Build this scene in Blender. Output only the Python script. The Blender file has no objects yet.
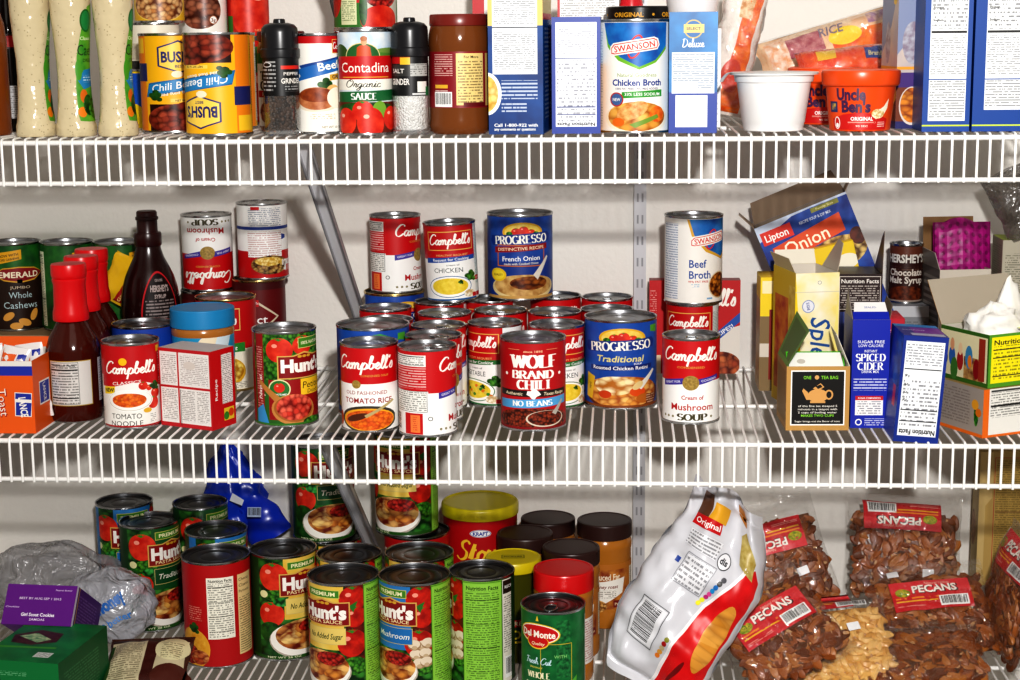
import bpy, math, random
from mathutils import Vector, Matrix, noise
from mathutils.geometry import tessellate_polygon
PI = math.pi
rnd = random.Random(11)
SC = bpy.context.scene
COL = SC.collection

# ------------------------------------------------------------------ camera
F_PX, TILT, YAW, ROLL = 1675.4, 0.18104, 0.06735, -0.01018
CAM = Vector((-0.0259, -2.3265, 0.5319))
_f = Vector((-math.sin(YAW)*math.cos(TILT), math.cos(YAW)*math.cos(TILT), -math.sin(TILT)))
_r = Vector((math.cos(YAW), math.sin(YAW), 0)); _u = _r.cross(_f)
RIGHT = _r*math.cos(ROLL) + _u*math.sin(ROLL)
UP = _u*math.cos(ROLL) - _r*math.sin(ROLL)
FWD = _f
cd = bpy.data.cameras.new('camera'); cam = bpy.data.objects.new('camera', cd); COL.objects.link(cam)
cd.sensor_width = 36; cd.lens = 36*F_PX/1020; cd.clip_start = 0.05
cam.matrix_world = Matrix(((RIGHT.x, UP.x, -FWD.x, CAM.x), (RIGHT.y, UP.y, -FWD.y, CAM.y), (RIGHT.z, UP.z, -FWD.z, CAM.z), (0, 0, 0, 1)))
SC.camera = cam

DEP = 0.430                                     # shelf depth
Z1, Z2, Z3 = 0.4133+.006, 0.0612+.006, -0.2850+.006  # tops of the wires

def ray(px, py): return FWD*F_PX + RIGHT*(px-510) - UP*(py-340)
def on(px, py, z):
    d = ray(px, py); return CAM + d*((z-CAM.z)/d.z)
YK = .43/.406
def at(px, py, Y):
    Y *= YK
    d = ray(px, py); return CAM + d*((Y-CAM.y)/d.y)
def away(p):
    d = Vector((p.x-CAM.x, p.y-CAM.y, 0)); return d.normalized()
def base(px, py, z, R=0):                       # base centre from the front contact point
    p = on(px, py, z); return p + away(p)*R
def facing(p): return math.atan2(CAM.x-p.x, p.y-CAM.y)

# ------------------------------------------------------------------ materials
_mats = {}
def _lin(h):
    h = h.lstrip('#'); o = []
    for i in (0, 2, 4):
        c = int(h[i:i+2], 16)/255; o.append(c/12.92 if c <= .04045 else ((c+.055)/1.055)**2.4)
    return (*o, 1)
def newmat(name):
    m = bpy.data.materials.new(name); m.use_nodes = True
    return m, m.node_tree.nodes, m.node_tree.links, m.node_tree.nodes['Principled BSDF']
def C(h, rough=.42, metal=0.0, bump=0):
    k = (h, rough, metal, bump)
    if k in _mats: return _mats[k]
    m, N, L, b = newmat('tone_'+h)
    b.inputs['Base Color'].default_value = _lin(h); b.inputs['Roughness'].default_value = rough
    b.inputs['Metallic'].default_value = metal
    if bump:
        t = N.new('ShaderNodeTexNoise'); t.inputs['Scale'].default_value = 90; t.inputs['Detail'].default_value = 3
        tc = N.new('ShaderNodeTexCoord'); L.new(tc.outputs['Object'], t.inputs['Vector'])
        bp = N.new('ShaderNodeBump'); bp.inputs['Strength'].default_value = bump; bp.inputs['Distance'].default_value = .004
        L.new(t.outputs['Fac'], bp.inputs['Height']); L.new(bp.outputs['Normal'], b.inputs['Normal'])
    _mats[k] = m; return m
def uvnode(N):
    n = N.new('ShaderNodeUVMap'); n.uv_map = 'UVMap'; return n.outputs['UV']
def mth(N, L, op, a, b=None):
    n = N.new('ShaderNodeMath'); n.operation = op
    for i, x in enumerate((a, b)):
        if x is None: continue
        if isinstance(x, (int, float)): n.inputs[i].default_value = x
        else: L.new(x, n.inputs[i])
    return n.outputs[0]
def mixc(N, L, fac, a, b):
    n = N.new('ShaderNodeMix'); n.data_type = 'RGBA'
    L.new(fac, n.inputs[0])
    for i, x in ((6, a), (7, b)):
        if isinstance(x, str): n.inputs[i].default_value = _lin(x)
        else: L.new(x, n.inputs[i])
    return n.outputs[2]
def PR(bg, ink, pitch=2.2, dens=.45, word=2.6):  # rows of unreadably small print
    k = ('pr', bg, ink, pitch, dens, word)
    if k in _mats: return _mats[k]
    m, N, L, b = newmat('fine_print'); b.inputs['Roughness'].default_value = .45
    s = N.new('ShaderNodeSeparateXYZ'); L.new(uvnode(N), s.inputs[0])
    v = mth(N, L, 'DIVIDE', s.outputs[1], pitch); row = mth(N, L, 'FLOOR', v); fr = mth(N, L, 'FRACT', v)
    a = mth(N, L, 'MULTIPLY', mth(N, L, 'GREATER_THAN', fr, .25), mth(N, L, 'LESS_THAN', fr, .72))
    cx = N.new('ShaderNodeCombineXYZ'); L.new(mth(N, L, 'DIVIDE', s.outputs[0], word), cx.inputs[0]); L.new(mth(N, L, 'MULTIPLY', row, 7.31), cx.inputs[1])
    t = N.new('ShaderNodeTexNoise'); t.noise_dimensions = '2D'; t.inputs['Scale'].default_value = 1.0; t.inputs['Detail'].default_value = 2.5; L.new(cx.outputs[0], t.inputs['Vector'])
    w = mth(N, L, 'MULTIPLY', a, mth(N, L, 'GREATER_THAN', t.outputs['Fac'], dens))
    L.new(mixc(N, L, mth(N, L, 'MULTIPLY', w, .68), bg, ink), b.inputs['Base Color'])
    _mats[k] = m; return m
def FOOD(dark, mid, light, size=5.0, stretch=1.0, rough=.35, edge=.55, warp=.6):   # pictures of beans, noodles, nuts ...
    k = ('food', dark, mid, light, size, stretch, rough, edge, warp)
    if k in _mats: return _mats[k]
    m, N, L, b = newmat('food_picture'); b.inputs['Roughness'].default_value = rough
    mp = N.new('ShaderNodeMapping'); L.new(uvnode(N), mp.inputs['Vector'])
    mp.inputs['Rotation'].default_value = (0, 0, .5); mp.inputs['Scale'].default_value = (1/size/stretch, 1/size, 1)
    t = N.new('ShaderNodeTexNoise'); t.inputs['Scale'].default_value = .9; L.new(mp.outputs[0], t.inputs['Vector'])
    vm = N.new('ShaderNodeVectorMath'); vm.operation = 'SCALE'; L.new(t.outputs['Color'], vm.inputs[0]); vm.inputs['Scale'].default_value = warp
    va = N.new('ShaderNodeVectorMath'); L.new(vm.outputs[0], va.inputs[0]); L.new(mp.outputs[0], va.inputs[1])
    vo = N.new('ShaderNodeTexVoronoi'); vo.inputs['Scale'].default_value = 1; L.new(va.outputs[0], vo.inputs['Vector'])
    sp = N.new('ShaderNodeSeparateColor'); L.new(vo.outputs['Color'], sp.inputs[0])
    c1 = mixc(N, L, sp.outputs[0], mid, light)
    mr = N.new('ShaderNodeMapRange'); L.new(vo.outputs['Distance'], mr.inputs[0]); mr.inputs[1].default_value = edge*.5; mr.inputs[2].default_value = edge*1.35
    L.new(mixc(N, L, mr.outputs[0], c1, dark), b.inputs['Base Color'])
    _mats[k] = m; return m
def GRAD(a, b_, scale=20, det=3, rough=.4):       # soft painterly blend of two colours
    k = ('grad', a, b_, scale, det, rough)
    if k in _mats: return _mats[k]
    m, N, L, b = newmat('mottled'); b.inputs['Roughness'].default_value = rough
    t = N.new('ShaderNodeTexNoise'); t.inputs['Scale'].default_value = 1/scale; t.inputs['Detail'].default_value = det; L.new(uvnode(N), t.inputs['Vector'])
    mr = N.new('ShaderNodeMapRange'); L.new(t.outputs['Fac'], mr.inputs[0]); mr.inputs[1].default_value = .35; mr.inputs[2].default_value = .65
    L.new(mixc(N, L, mr.outputs[0], a, b_), b.inputs['Base Color'])
    _mats[k] = m; return m
def STEEL(h='b9babb', rough=.24):
    k = ('steel', h, rough)
    if k in _mats: return _mats[k]
    m, N, L, b = newmat('tin_plate'); b.inputs['Metallic'].default_value = 1
    b.inputs['Base Color'].default_value = _lin(h)
    tc = N.new('ShaderNodeTexCoord'); t = N.new('ShaderNodeTexNoise'); t.inputs['Scale'].default_value = 60; t.inputs['Detail'].default_value = 4
    L.new(tc.outputs['Object'], t.inputs['Vector'])
    mr = N.new('ShaderNodeMapRange'); mr.inputs[3].default_value = rough*.75; mr.inputs[4].default_value = rough*1.35
    L.new(t.outputs['Fac'], mr.inputs[0]); L.new(mr.outputs[0], b.inputs['Roughness'])
    _mats[k] = m; return m
def FILM(tint='ffffff', op=.12, rough=.12, gl=.5, bump=.35):     # clear or hazy plastic film
    k = ('film', tint, op, rough, gl, bump)
    if k in _mats: return _mats[k]
    m, N, L, b = newmat('plastic_film'); out = N['Material Output']
    b.inputs['Base Color'].default_value = _lin(tint); b.inputs['Roughness'].default_value = .3
    tr = N.new('ShaderNodeBsdfTransparent'); gs = N.new('ShaderNodeBsdfGlossy'); gs.inputs['Roughness'].default_value = rough
    tc = N.new('ShaderNodeTexCoord'); t = N.new('ShaderNodeTexNoise'); t.inputs['Scale'].default_value = 28; t.inputs['Detail'].default_value = 3; t.inputs['Distortion'].default_value = 1.5
    L.new(tc.outputs['Object'], t.inputs['Vector'])
    bp = N.new('ShaderNodeBump'); bp.inputs['Strength'].default_value = bump; bp.inputs['Distance'].default_value = .02
    L.new(t.outputs['Fac'], bp.inputs['Height']); L.new(bp.outputs['Normal'], gs.inputs['Normal']); L.new(bp.outputs['Normal'], b.inputs['Normal'])
    m1 = N.new('ShaderNodeMixShader'); m1.inputs[0].default_value = op; L.new(tr.outputs[0], m1.inputs[1]); L.new(b.outputs[0], m1.inputs[2])
    fr = N.new('ShaderNodeLayerWeight'); fr.inputs['Blend'].default_value = .25
    fm = mth(N, L, 'MULTIPLY', fr.outputs['Facing'], gl); fm = mth(N, L, 'ADD', fm, .05*gl*2)
    m2 = N.new('ShaderNodeMixShader'); L.new(fm, m2.inputs[0]); L.new(m1.outputs[0], m2.inputs[1]); L.new(gs.outputs[0], m2.inputs[2])
    L.new(m2.outputs[0], out.inputs['Surface'])
    _mats[k] = m; return m
def KNOB(key, a, b_, scale, rough=.35, bump=.6):  # grainy solid in object space (pepper, salt, sauce)
    k = ('knob', key)
    if k in _mats: return _mats[k]
    m, N, L, b = newmat(key); b.inputs['Roughness'].default_value = rough
    tc = N.new('ShaderNodeTexCoord'); vo = N.new('ShaderNodeTexVoronoi'); vo.inputs['Scale'].default_value = scale; L.new(tc.outputs['Object'], vo.inputs['Vector'])
    sp = N.new('ShaderNodeSeparateColor'); L.new(vo.outputs['Color'], sp.inputs[0])
    L.new(mixc(N, L, sp.outputs[0], a, b_), b.inputs['Base Color'])
    bp = N.new('ShaderNodeBump'); bp.invert = True; bp.inputs['Strength'].default_value = bump; bp.inputs['Distance'].default_value = .003
    L.new(vo.outputs['Distance'], bp.inputs['Height']); L.new(bp.outputs['Normal'], b.inputs['Normal'])
    _mats[k] = m; return m
def M(c): return C(c) if isinstance(c, str) else c

# ------------------------------------------------------------------ mesh builder (metres)
class MB:
    def __init__(s): s.v = []; s.f = []; s.m = []; s.sm = []; s.n = []; s.uv = []; s.mats = []
    def mi(s, mat):
        mat = M(mat)
        for i, x in enumerate(s.mats):
            if x is mat: return i
        s.mats.append(mat); return len(s.mats)-1
    def face(s, idx, mat, smooth=False, nor=None, uv=None):
        s.f.append(tuple(idx)); s.m.append(s.mi(mat)); s.sm.append(smooth)
        s.n.append(nor); s.uv.append(uv)
    def vert(s, p): s.v.append(tuple(p)); return len(s.v)-1
    def poly(s, pts, mat, smooth=False, nor=None, uv=None):
        i = len(s.v); s.v += [tuple(p) for p in pts]; s.face(range(i, i+len(pts)), mat, smooth, nor, uv)
    def lathe(s, prof, mat, n=64, sx=1, sy=1, rib=0, ribn=0, c=(0, 0, 0), smooth=True):
        rings = []
        for r, z in prof:
            if r < 1e-6: rings.append([s.vert((c[0], c[1], c[2]+z))]*n); continue
            ring = []
            for k in range(n):
                a = 2*PI*k/n; rr = r*(1 - (rib if (ribn and k % 2) else 0))
                ring.append(s.vert((c[0]+rr*sx*math.sin(a), c[1]-rr*sy*math.cos(a), c[2]+z)))
            rings.append(ring)
        rm = max(r for r, z in prof)
        for j in range(len(prof)-1):
            A, B = rings[j], rings[j+1]
            for k in range(n):
                k2 = (k+1) % n; q = [A[k], A[k2], B[k2], B[k]]
                u0, u1 = 2*PI*rm*k/n*1e3, 2*PI*rm*(k+1)/n*1e3; z0, z1 = prof[j][1]*1e3, prof[j+1][1]*1e3
                uv = [(u0, z0), (u1, z0), (u1, z1), (u0, z1)]
                o = []; ou = []
                for a, b in zip(q, uv):
                    if a not in o: o.append(a); ou.append(b)
                if len(o) > 2: s.face(o, mat, smooth, None, ou)
    def box(s, x0, y0, z0, x1, y1, z1, mat, mats=None):
        P = [(x0, y0, z0), (x1, y0, z0), (x1, y1, z0), (x0, y1, z0), (x0, y0, z1), (x1, y0, z1), (x1, y1, z1), (x0, y1, z1)]
        for q in ((0, 1, 5, 4), (1, 2, 6, 5), (2, 3, 7, 6), (3, 0, 4, 7), (4, 5, 6, 7), (3, 2, 1, 0)):
            s.poly([P[i] for i in q], mat)
    def tube(s, pts, r, mat, n=8, cap=True):
        pts = [Vector(p) for p in pts]; rings = []
        for i, p in enumerate(pts):
            t = (pts[min(i+1, len(pts)-1)] - pts[max(i-1, 0)]).normalized()
            a = t.orthogonal().normalized() if i == 0 else (rings_a - t*rings_a.dot(t)).normalized()
            rings_a = a; b = t.cross(a); rings.append([s.vert(p + (a*math.cos(2*PI*k/n) + b*math.sin(2*PI*k/n))*r) for k in range(n)])
        for A, B in zip(rings, rings[1:]):
            for k in range(n): s.face((A[k], A[(k+1) % n], B[(k+1) % n], B[k]), mat, True)
        if cap: s.face(rings[0][::-1], mat); s.face(rings[-1], mat)
    def grid(s, fn, nu, nv, mat, smooth=True, uvs=100):
        I = [[s.vert(fn(i/nu, j/nv)) for i in range(nu+1)] for j in range(nv+1)]
        for j in range(nv):
            for i in range(nu):
                s.face((I[j][i], I[j][i+1], I[j+1][i+1], I[j+1][i]), mat, smooth, None,
                       [(x/nu*uvs, y/nv*uvs) for x, y in ((i, j), (i+1, j), (i+1, j+1), (i, j+1))])
    def mesh(s, name, sharp=40):
        me = bpy.data.meshes.new(name); me.from_pydata(s.v, [], s.f)
        for m in s.mats: me.materials.append(m)
        me.polygons.foreach_set('material_index', s.m); me.polygons.foreach_set('use_smooth', s.sm)
        uvl = me.uv_layers.new(name='UVMap'); buf = []
        for f, u in zip(s.f, s.uv):
            if u is None:
                buf += [0.0, 0.0]*len(f)
            else:
                for a in u: buf += [a[0], a[1]]
        uvl.data.foreach_set('uv', buf)
        me.update()
        me.set_sharp_from_angle(angle=math.radians(sharp))
        if any(n is not None for n in s.n):
            nn = []
            for f, n in zip(s.f, s.n):
                nn += [(0, 0, 0)]*len(f) if n is None else [tuple(x) for x in n]
            me.normals_split_custom_set(nn)
        return me

# ------------------------------------------------------------------ things and parts
def obj(name, me, parent=None, label=None):
    o = bpy.data.objects.new(name, me); COL.objects.link(o)
    if parent is not None: o.parent = parent
    if label: o['label'] = label
    return o
def tag(o, label, cat, group=None):
    o['label'] = label; o['category'] = cat
    if group: o['group'] = group
    return o
def thing(name, label, cat, group=None):
    o = bpy.data.objects.new(name, None); o.empty_display_size = .02; COL.objects.link(o)
    return tag(o, label, cat, group)
def struct(name, me):
    o = obj(name, me); o['kind'] = 'structure'; return o

# ------------------------------------------------------------------ lettering
_tc = {}; _cap = {}
def _text(s, bold, shear):
    k = (s, bold, shear)
    if k in _tc: return _tc[k]
    cu = bpy.data.curves.new('lettering', 'FONT'); cu.body = s; cu.size = 1; cu.resolution_u = 2
    cu.offset = bold; cu.shear = shear; ob = bpy.data.objects.new('lettering', cu)
    me = bpy.data.meshes.new_from_object(ob)
    V = [(v.co.x, v.co.y) for v in me.vertices]; P = [[V[i] for i in p.vertices] for p in me.polygons]
    bpy.data.objects.remove(ob); bpy.data.curves.remove(cu); bpy.data.meshes.remove(me)
    xs = [x for p in P for x, y in p] or [0, 1]; ys = [y for p in P for x, y in p] or [0, 1]
    _tc[k] = (P, min(xs), max(xs), min(ys), max(ys)); return _tc[k]
def arc(cx, cy, rx, ry, a0, a1, n=14):
    return [(cx+rx*math.cos(math.radians(a0+(a1-a0)*i/n)), cy+ry*math.sin(math.radians(a0+(a1-a0)*i/n))) for i in range(n+1)]
CAPS = {  # stroke capitals: (advance, strokes, serif points)
 'A': (.95, [[(.08, 0), (.45, 1)], [(.45, 1), (.85, 0)], [(.22, .35), (.68, .35)]], [(.08, 0), (.85, 0)]),
 'B': (.8, [[(.15, 0), (.15, 1)], [(.15, 1)]+arc(.4, .76, .25, .24, 90, -90)+[(.15, .52)], [(.15, .52)]+arc(.42, .26, .28, .26, 90, -90)+[(.15, 0)]], []),
 'C': (.82, [arc(.45, .5, .38, .5, 50, 310)], []),
 'D': (.88, [[(.15, 0), (.15, 1)], [(.15, 1)]+arc(.38, .5, .42, .5, 90, -90)+[(.15, 0)]], []),
 'E': (.75, [[(.15, 0), (.15, 1)], [(.15, 1), (.65, 1)], [(.15, .52), (.5, .52)], [(.15, 0), (.68, 0)]], []),
 'F': (.7, [[(.15, 0), (.15, 1)], [(.15, 1), (.65, 1)], [(.15, .52), (.5, .52)]], [(.15, 0)]),
 'G': (.88, [arc(.45, .5, .38, .5, 50, 345), [(.8, .0), (.8, .42)], [(.55, .42), (.85, .42)]], []),
 'H': (.9, [[(.15, 0), (.15, 1)], [(.75, 0), (.75, 1)], [(.15, .5), (.75, .5)]], [(.15, 0), (.15, 1), (.75, 0), (.75, 1)]),
 'I': (.5, [[(.25, 0), (.25, 1)]], [(.25, 0), (.25, 1)]),
 'L': (.72, [[(.15, 0), (.15, 1)], [(.15, 0), (.6, 0)]], [(.15, 1)]),
 'M': (1.1, [[(.12, 0), (.15, 1)], [(.15, 1), (.5, .1)], [(.5, .1), (.85, 1)], [(.85, 1), (.92, 0)]], [(.12, 0), (.92, 0)]),
 'N': (.95, [[(.15, 0), (.15, 1)], [(.15, 1), (.78, 0)], [(.78, 0), (.78, 1)]], [(.15, 0), (.78, 1)]),
 'O': (.92, [arc(.45, .5, .38, .5, 0, 360, 22)], []),
 'P': (.76, [[(.15, 0), (.15, 1)], [(.15, 1)]+arc(.4, .74, .28, .26, 90, -90)+[(.15, .48)]], [(.15, 0)]),
 'R': (.85, [[(.15, 0), (.15, 1)], [(.15, 1)]+arc(.4, .75, .27, .25, 90, -90)+[(.15, .5)], [(.4, .5), (.74, 0)]], [(.15, 0), (.74, 0)]),
 'S': (.74, [arc(.36, .75, .27, .25, 30, 270)+arc(.36, .25, .29, .25, 90, -150)], []),
 'T': (.8, [[(.4, 0), (.4, 1)], [(.05, 1), (.75, 1)], [(.06, .8), (.06, 1)], [(.74, .8), (.74, 1)]], [(.4, 0)]),
 'U': (.9, [[(.15, 1), (.15, .35)]+arc(.45, .3, .3, .3, 180, 360)+[(.75, .35), (.75, 1)]], [(.15, 1), (.75, 1)]),
 'W': (1.2, [[(.08, 1), (.33, 0)], [(.33, 0), (.6, .95)], [(.6, .95), (.85, 0)], [(.85, 0), (1.1, 1)]], [(.08, 1), (1.1, 1)]),
 "'": (.3, [[(.15, 1), (.12, .75)]], []), ' ': (.45, [], [])}
SCR = {  # joined script lower case and a few capitals, x-height 1
 'C': (1.6, [[(1.55, 1.75), (1.35, 2.05), (.8, 2.0), (.3, 1.4), (.15, .7), (.45, .05), (1.0, .05), (1.5, .45)]]),
 'O': (1.9, [[(1.0, 2.0), (.35, 1.6), (.15, .8), (.5, .05), (1.1, .1), (1.6, .8), (1.5, 1.6), (1.0, 2.0), (.8, 1.6), (1.3, 1.5)]]),
 'S': (1.4, [[(1.3, 1.7), (1.0, 2.05), (.55, 1.8), (.6, 1.3), (1.05, .8), (.95, .2), (.45, 0), (.05, .35)]]),
 'D': (1.8, [[(.5, 1.9), (.45, .9), (.3, .05), (.9, .05), (1.5, .7), (1.4, 1.6), (.8, 2.0), (.2, 1.8)]]),
 'T': (1.3, [[(.1, 1.75), (.6, 2.0), (1.5, 1.9)], [(.85, 1.9), (.75, .9), (.55, .1), (.2, .1)]]),
 'F': (1.3, [[(.1, 1.75), (.6, 2.0), (1.5, 1.9)], [(.8, 1.9), (.7, .9), (.5, .1), (.15, .1)], [(.4, 1.0), (1.1, 1.05)]]),
 'a': (1.12, [[(.85, .85), (.5, 1.0), (.15, .7), (.12, .25), (.4, 0), (.7, .3), (.85, .95), (.8, .25), (.95, 0), (1.2, .2)]]),
 'b': (.98, [[(-.02, .2), (.35, 1.3), (.45, 1.95), (.25, 2.05), (.15, 1.3), (.15, .3), (.4, 0), (.75, .3), (.7, .85), (.4, .95), (.8, .75), (1.05, .8)]]),
 'c': (.85, [[(.75, .8), (.5, 1.0), (.15, .7), (.15, .2), (.45, 0), (.9, .25)]]),
 'd': (1.15, [[(.8, .85), (.5, 1.0), (.15, .7), (.12, .25), (.4, 0), (.7, .3), (.95, 2.0), (.8, .3), (.95, 0), (1.2, .2)]]),
 'e': (.85, [[(0, .2), (.4, .45), (.65, .75), (.45, 1.0), (.18, .7), (.18, .2), (.45, 0), (.9, .25)]]),
 'g': (1.1, [[(.8, .85), (.5, 1.0), (.15, .7), (.12, .25), (.4, .05), (.7, .3), (.85, .95), (.75, -.4), (.4, -.9), (.1, -.6), (.6, -.1), (1.15, .25)]]),
 'h': (1.15, [[(0, .2), (.35, 1.3), (.4, 2.0), (.2, 1.9), (.15, 0)], [(.15, .4), (.45, .95), (.7, .8), (.7, .2), (.9, 0), (1.15, .2)]]),
 'i': (.6, [[(0, .2), (.25, 1.0), (.2, .25), (.35, 0), (.65, .2)], [(.28, 1.45), (.32, 1.5)]]),
 'l': (.62, [[(-.02, .2), (.35, 1.3), (.42, 1.95), (.22, 2.05), (.15, 1.2), (.18, .2), (.38, 0), (.66, .2)]]),
 'm': (1.65, [[(0, .6), (.2, .95), (.22, 0)], [(.22, .5), (.5, .98), (.7, .8), (.68, 0)], [(.68, .5), (1.0, .98), (1.2, .8), (1.18, .2), (1.35, 0), (1.7, .2)]]),
 'n': (1.15, [[(0, .6), (.2, .95), (.22, 0)], [(.22, .5), (.5, .98), (.72, .8), (.7, .2), (.88, 0), (1.2, .2)]]),
 'o': (1.0, [[(.5, 1.0), (.15, .7), (.15, .2), (.45, 0), (.8, .3), (.75, .85), (.5, 1.0), (.7, .75), (1.05, .8)]]),
 'p': (1.1, [[(-.02, .3), (.25, 1.0), (.2, .2), (.1, -.9)], [(.2, .5), (.5, 1.0), (.85, .75), (.8, .2), (.5, 0), (.25, .15)], [(.5, 0), (1.15, .25)]]),
 'r': (.8, [[(0, .2), (.2, 1.05), (.3, .85), (.6, .9), (.5, .3), (.6, 0), (.85, .2)]]),
 's': (.8, [[(0, .2), (.35, 1.05), (.55, .6), (.5, .1), (.2, 0), (.05, .2)]]),
 't': (.7, [[(0, .2), (.4, 1.7), (.25, .4), (.35, 0), (.72, .2)], [(.1, 1.05), (.6, 1.1)]]),
 'u': (1.1, [[(0, .5), (.2, 1.0), (.18, .3), (.4, 0), (.7, .4), (.8, 1.0), (.75, .2), (.9, 0), (1.15, .2)]]),
 'v': (.95, [[(0, .8), (.2, 1.0), (.4, 0), (.7, .6), (.72, 1.0), (.98, .85)]]),
 'x': (.9, [[(.05, .9), (.3, .9), (.5, .1), (.9, .2)], [(.75, 1.0), (.1, 0)]]),
 "'": (.35, [[(.25, 2.0), (.15, 1.6)]]), ' ': (.6, [])}
def _cr(P, n=5):
    if len(P) < 3: return P
    Q = [P[0]]+P+[P[-1]]; o = []
    for i in range(1, len(Q)-2):
        a, b, c, d = Q[i-1:i+3]
        for k in range(n):
            t = k/n
            o.append(tuple(.5*(2*b[j]+(c[j]-a[j])*t+(2*a[j]-5*b[j]+4*c[j]-d[j])*t*t+(3*b[j]-a[j]-3*c[j]+d[j])*t**3) for j in (0, 1)))
    o.append(P[-1]); return o
def _nib(P, nx, ny, thin):
    out = []
    for (x0, y0), (x1, y1) in zip(P, P[1:]):
        dx, dy = x1-x0, y1-y0; l = math.hypot(dx, dy)
        if l < 1e-6: continue
        px, py = -dy/l, dx/l; w = abs(px*nx+py*ny)+thin; ex, ey = dx/l*thin*.6, dy/l*thin*.6
        out.append([(x0-px*w-ex, y0-py*w-ey), (x1-px*w+ex, y1-py*w+ey), (x1+px*w+ex, y1+py*w+ey), (x0+px*w-ex, y0+py*w-ey)])
    return out
def _strokes(s, font, wt, shear):
    k = (s, font, wt, shear)
    if k in _tc: return _tc[k]
    P = []; x = 0
    for ch in s:
        if font == 'serif':
            adv, st, sf = CAPS.get(ch, CAPS[' '])
            for q in st:
                for f in _nib(q, wt, 0, wt*.28): P.append([(x+a, b) for a, b in f])
            for a, b in sf:
                h = wt*.55; y0 = 0 if b < .5 else 1-h; w = wt*1.9
                P.append([(x+a-w, y0-h*.3), (x+a+w, y0-h*.3), (x+a+w, y0+h), (x+a-w, y0+h)])
        else:
            adv, st = SCR.get(ch, SCR[' '])
            for q in st:
                for f in _nib(_cr(q), wt*.95, -wt*.45, wt*.3): P.append([(x+a, b) for a, b in f])
        x += adv
    P = [[(a+b*shear, b) for a, b in f] for f in P]
    xs = [a for p in P for a, b in p]; ys = [b for p in P for a, b in p]
    _tc[k] = (P, min(xs), max(xs), min(ys), max(ys)); return _tc[k]

class Lab:                                      # flat artwork in millimetres, painted in order
    def __init__(s): s.ops = []
    def _a(s, P, c):
        xs = [x for p in P for x, y in p]; ys = [y for p in P for x, y in p]
        if not xs: return s
        bb = (min(xs), min(ys), max(xs), max(ys)); lv = 0
        for _, _, b, l in s.ops:
            if l >= lv and b[0] < bb[2] and b[2] > bb[0] and b[1] < bb[3] and b[3] > bb[1]: lv = l+1
        s.ops.append((P, M(c), bb, lv)); return s
    def r(s, x0, y0, x1, y1, c): return s._a([[(x0, y0), (x1, y0), (x1, y1), (x0, y1)]], c)
    def e(s, cx, cy, rx, ry, c, n=26, rot=0):
        ca, sa = math.cos(math.radians(rot)), math.sin(math.radians(rot)); P = []
        for i in range(n):
            a, b = rx*math.cos(2*PI*i/n), ry*math.sin(2*PI*i/n); P.append((cx+a*ca-b*sa, cy+a*sa+b*ca))
        return s._a([P], c)
    def p(s, pts, c):
        T = tessellate_polygon([[Vector((x, y, 0)) for x, y in pts]])
        return s._a([[pts[i] for i in t] for t in T], c)
    def frame(s, x0, y0, x1, y1, t, c):
        return s._a([[(x0, y0), (x1, y0), (x1, y0+t), (x0, y0+t)], [(x0, y1-t), (x1, y1-t), (x1, y1), (x0, y1)],
                     [(x0, y0), (x0+t, y0), (x0+t, y1), (x0, y1)], [(x1-t, y0), (x1, y0), (x1, y1), (x1-t, y1)]], c)
    def t(s, txt, cx, cy, h, c, w=None, rot=0, b=.017, sh=0, font=None, wt=.1, wave=0):
        if font: P, x0, x1, y0, y1 = _strokes(txt, font, wt, sh); k = h/(1.0 if font == 'serif' else 2.0); ym = .5 if font == 'serif' else .8
        else:
            P, x0, x1, y0, y1 = _text(txt, b, sh); k = h/.73; ym = .365
        kx = k if w is None else w/(x1-x0); xm = (x0+x1)/2
        ca, sa = math.cos(math.radians(rot)), math.sin(math.radians(rot)); O = []
        for p in P:
            q = []
            for x, y in p:
                a, bb = (x-xm)*kx, (y-ym)*k
                if wave: bb += wave*(1-(2*a/((x1-x0)*kx))**2)
                q.append((cx+a*ca-bb*sa, cy+a*sa+bb*ca))
            O.append(q)
        return s._a(O, c)
    def nf(s, x0, y0, x1, y1, bg='f2f0ea', ink='222222', pitch=2.3, title=True, bars=4):   # nutrition panel
        s.r(x0, y0, x1, y1, bg); w = x1-x0; th = min(w*.11, (y1-y0)*.09)
        s.r(x0+w*.05, y0+1, x1-w*.05, y1-1-(th*1.6 if title else 0), PR(bg, ink, pitch))
        for i in range(bars):
            y = y0+(y1-y0)*(.12+.72*i/max(1, bars-1)); s.r(x0+w*.04, y, x1-w*.04, y+(.9 if i % 2 else .5), ink)
        if title: s.t('Nutrition Facts', (x0+x1)/2, y1-1-th*.8, th, ink, w=w*.86, b=.02)
        return s
    def bars(s, x0, y0, x1, y1, vert=True, n=26, bg='f4f4f2'):
        s.r(x0, y0, x1, y1, bg); g = random.Random(int(x0*7+y0)); P = []; m = .06
        a0, a1 = (x0, x1) if vert else (y0, y1); L_ = a1-a0; x = a0+L_*m
        while x < a1-L_*m:
            w = L_/n*g.choice((.3, .5, .8)); q = (x, y0+(y1-y0)*.18, x+w, y1-(y1-y0)*.08) if vert else (x0+(x1-x0)*.08, x, x1-(x1-x0)*.18, x+w)
            P.append([(q[0], q[1]), (q[2], q[1]), (q[2], q[3]), (q[0], q[3])]); x += w+L_/n*g.choice((.3, .45, .7))
        return s._a(P, '1a1a1a')

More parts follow.
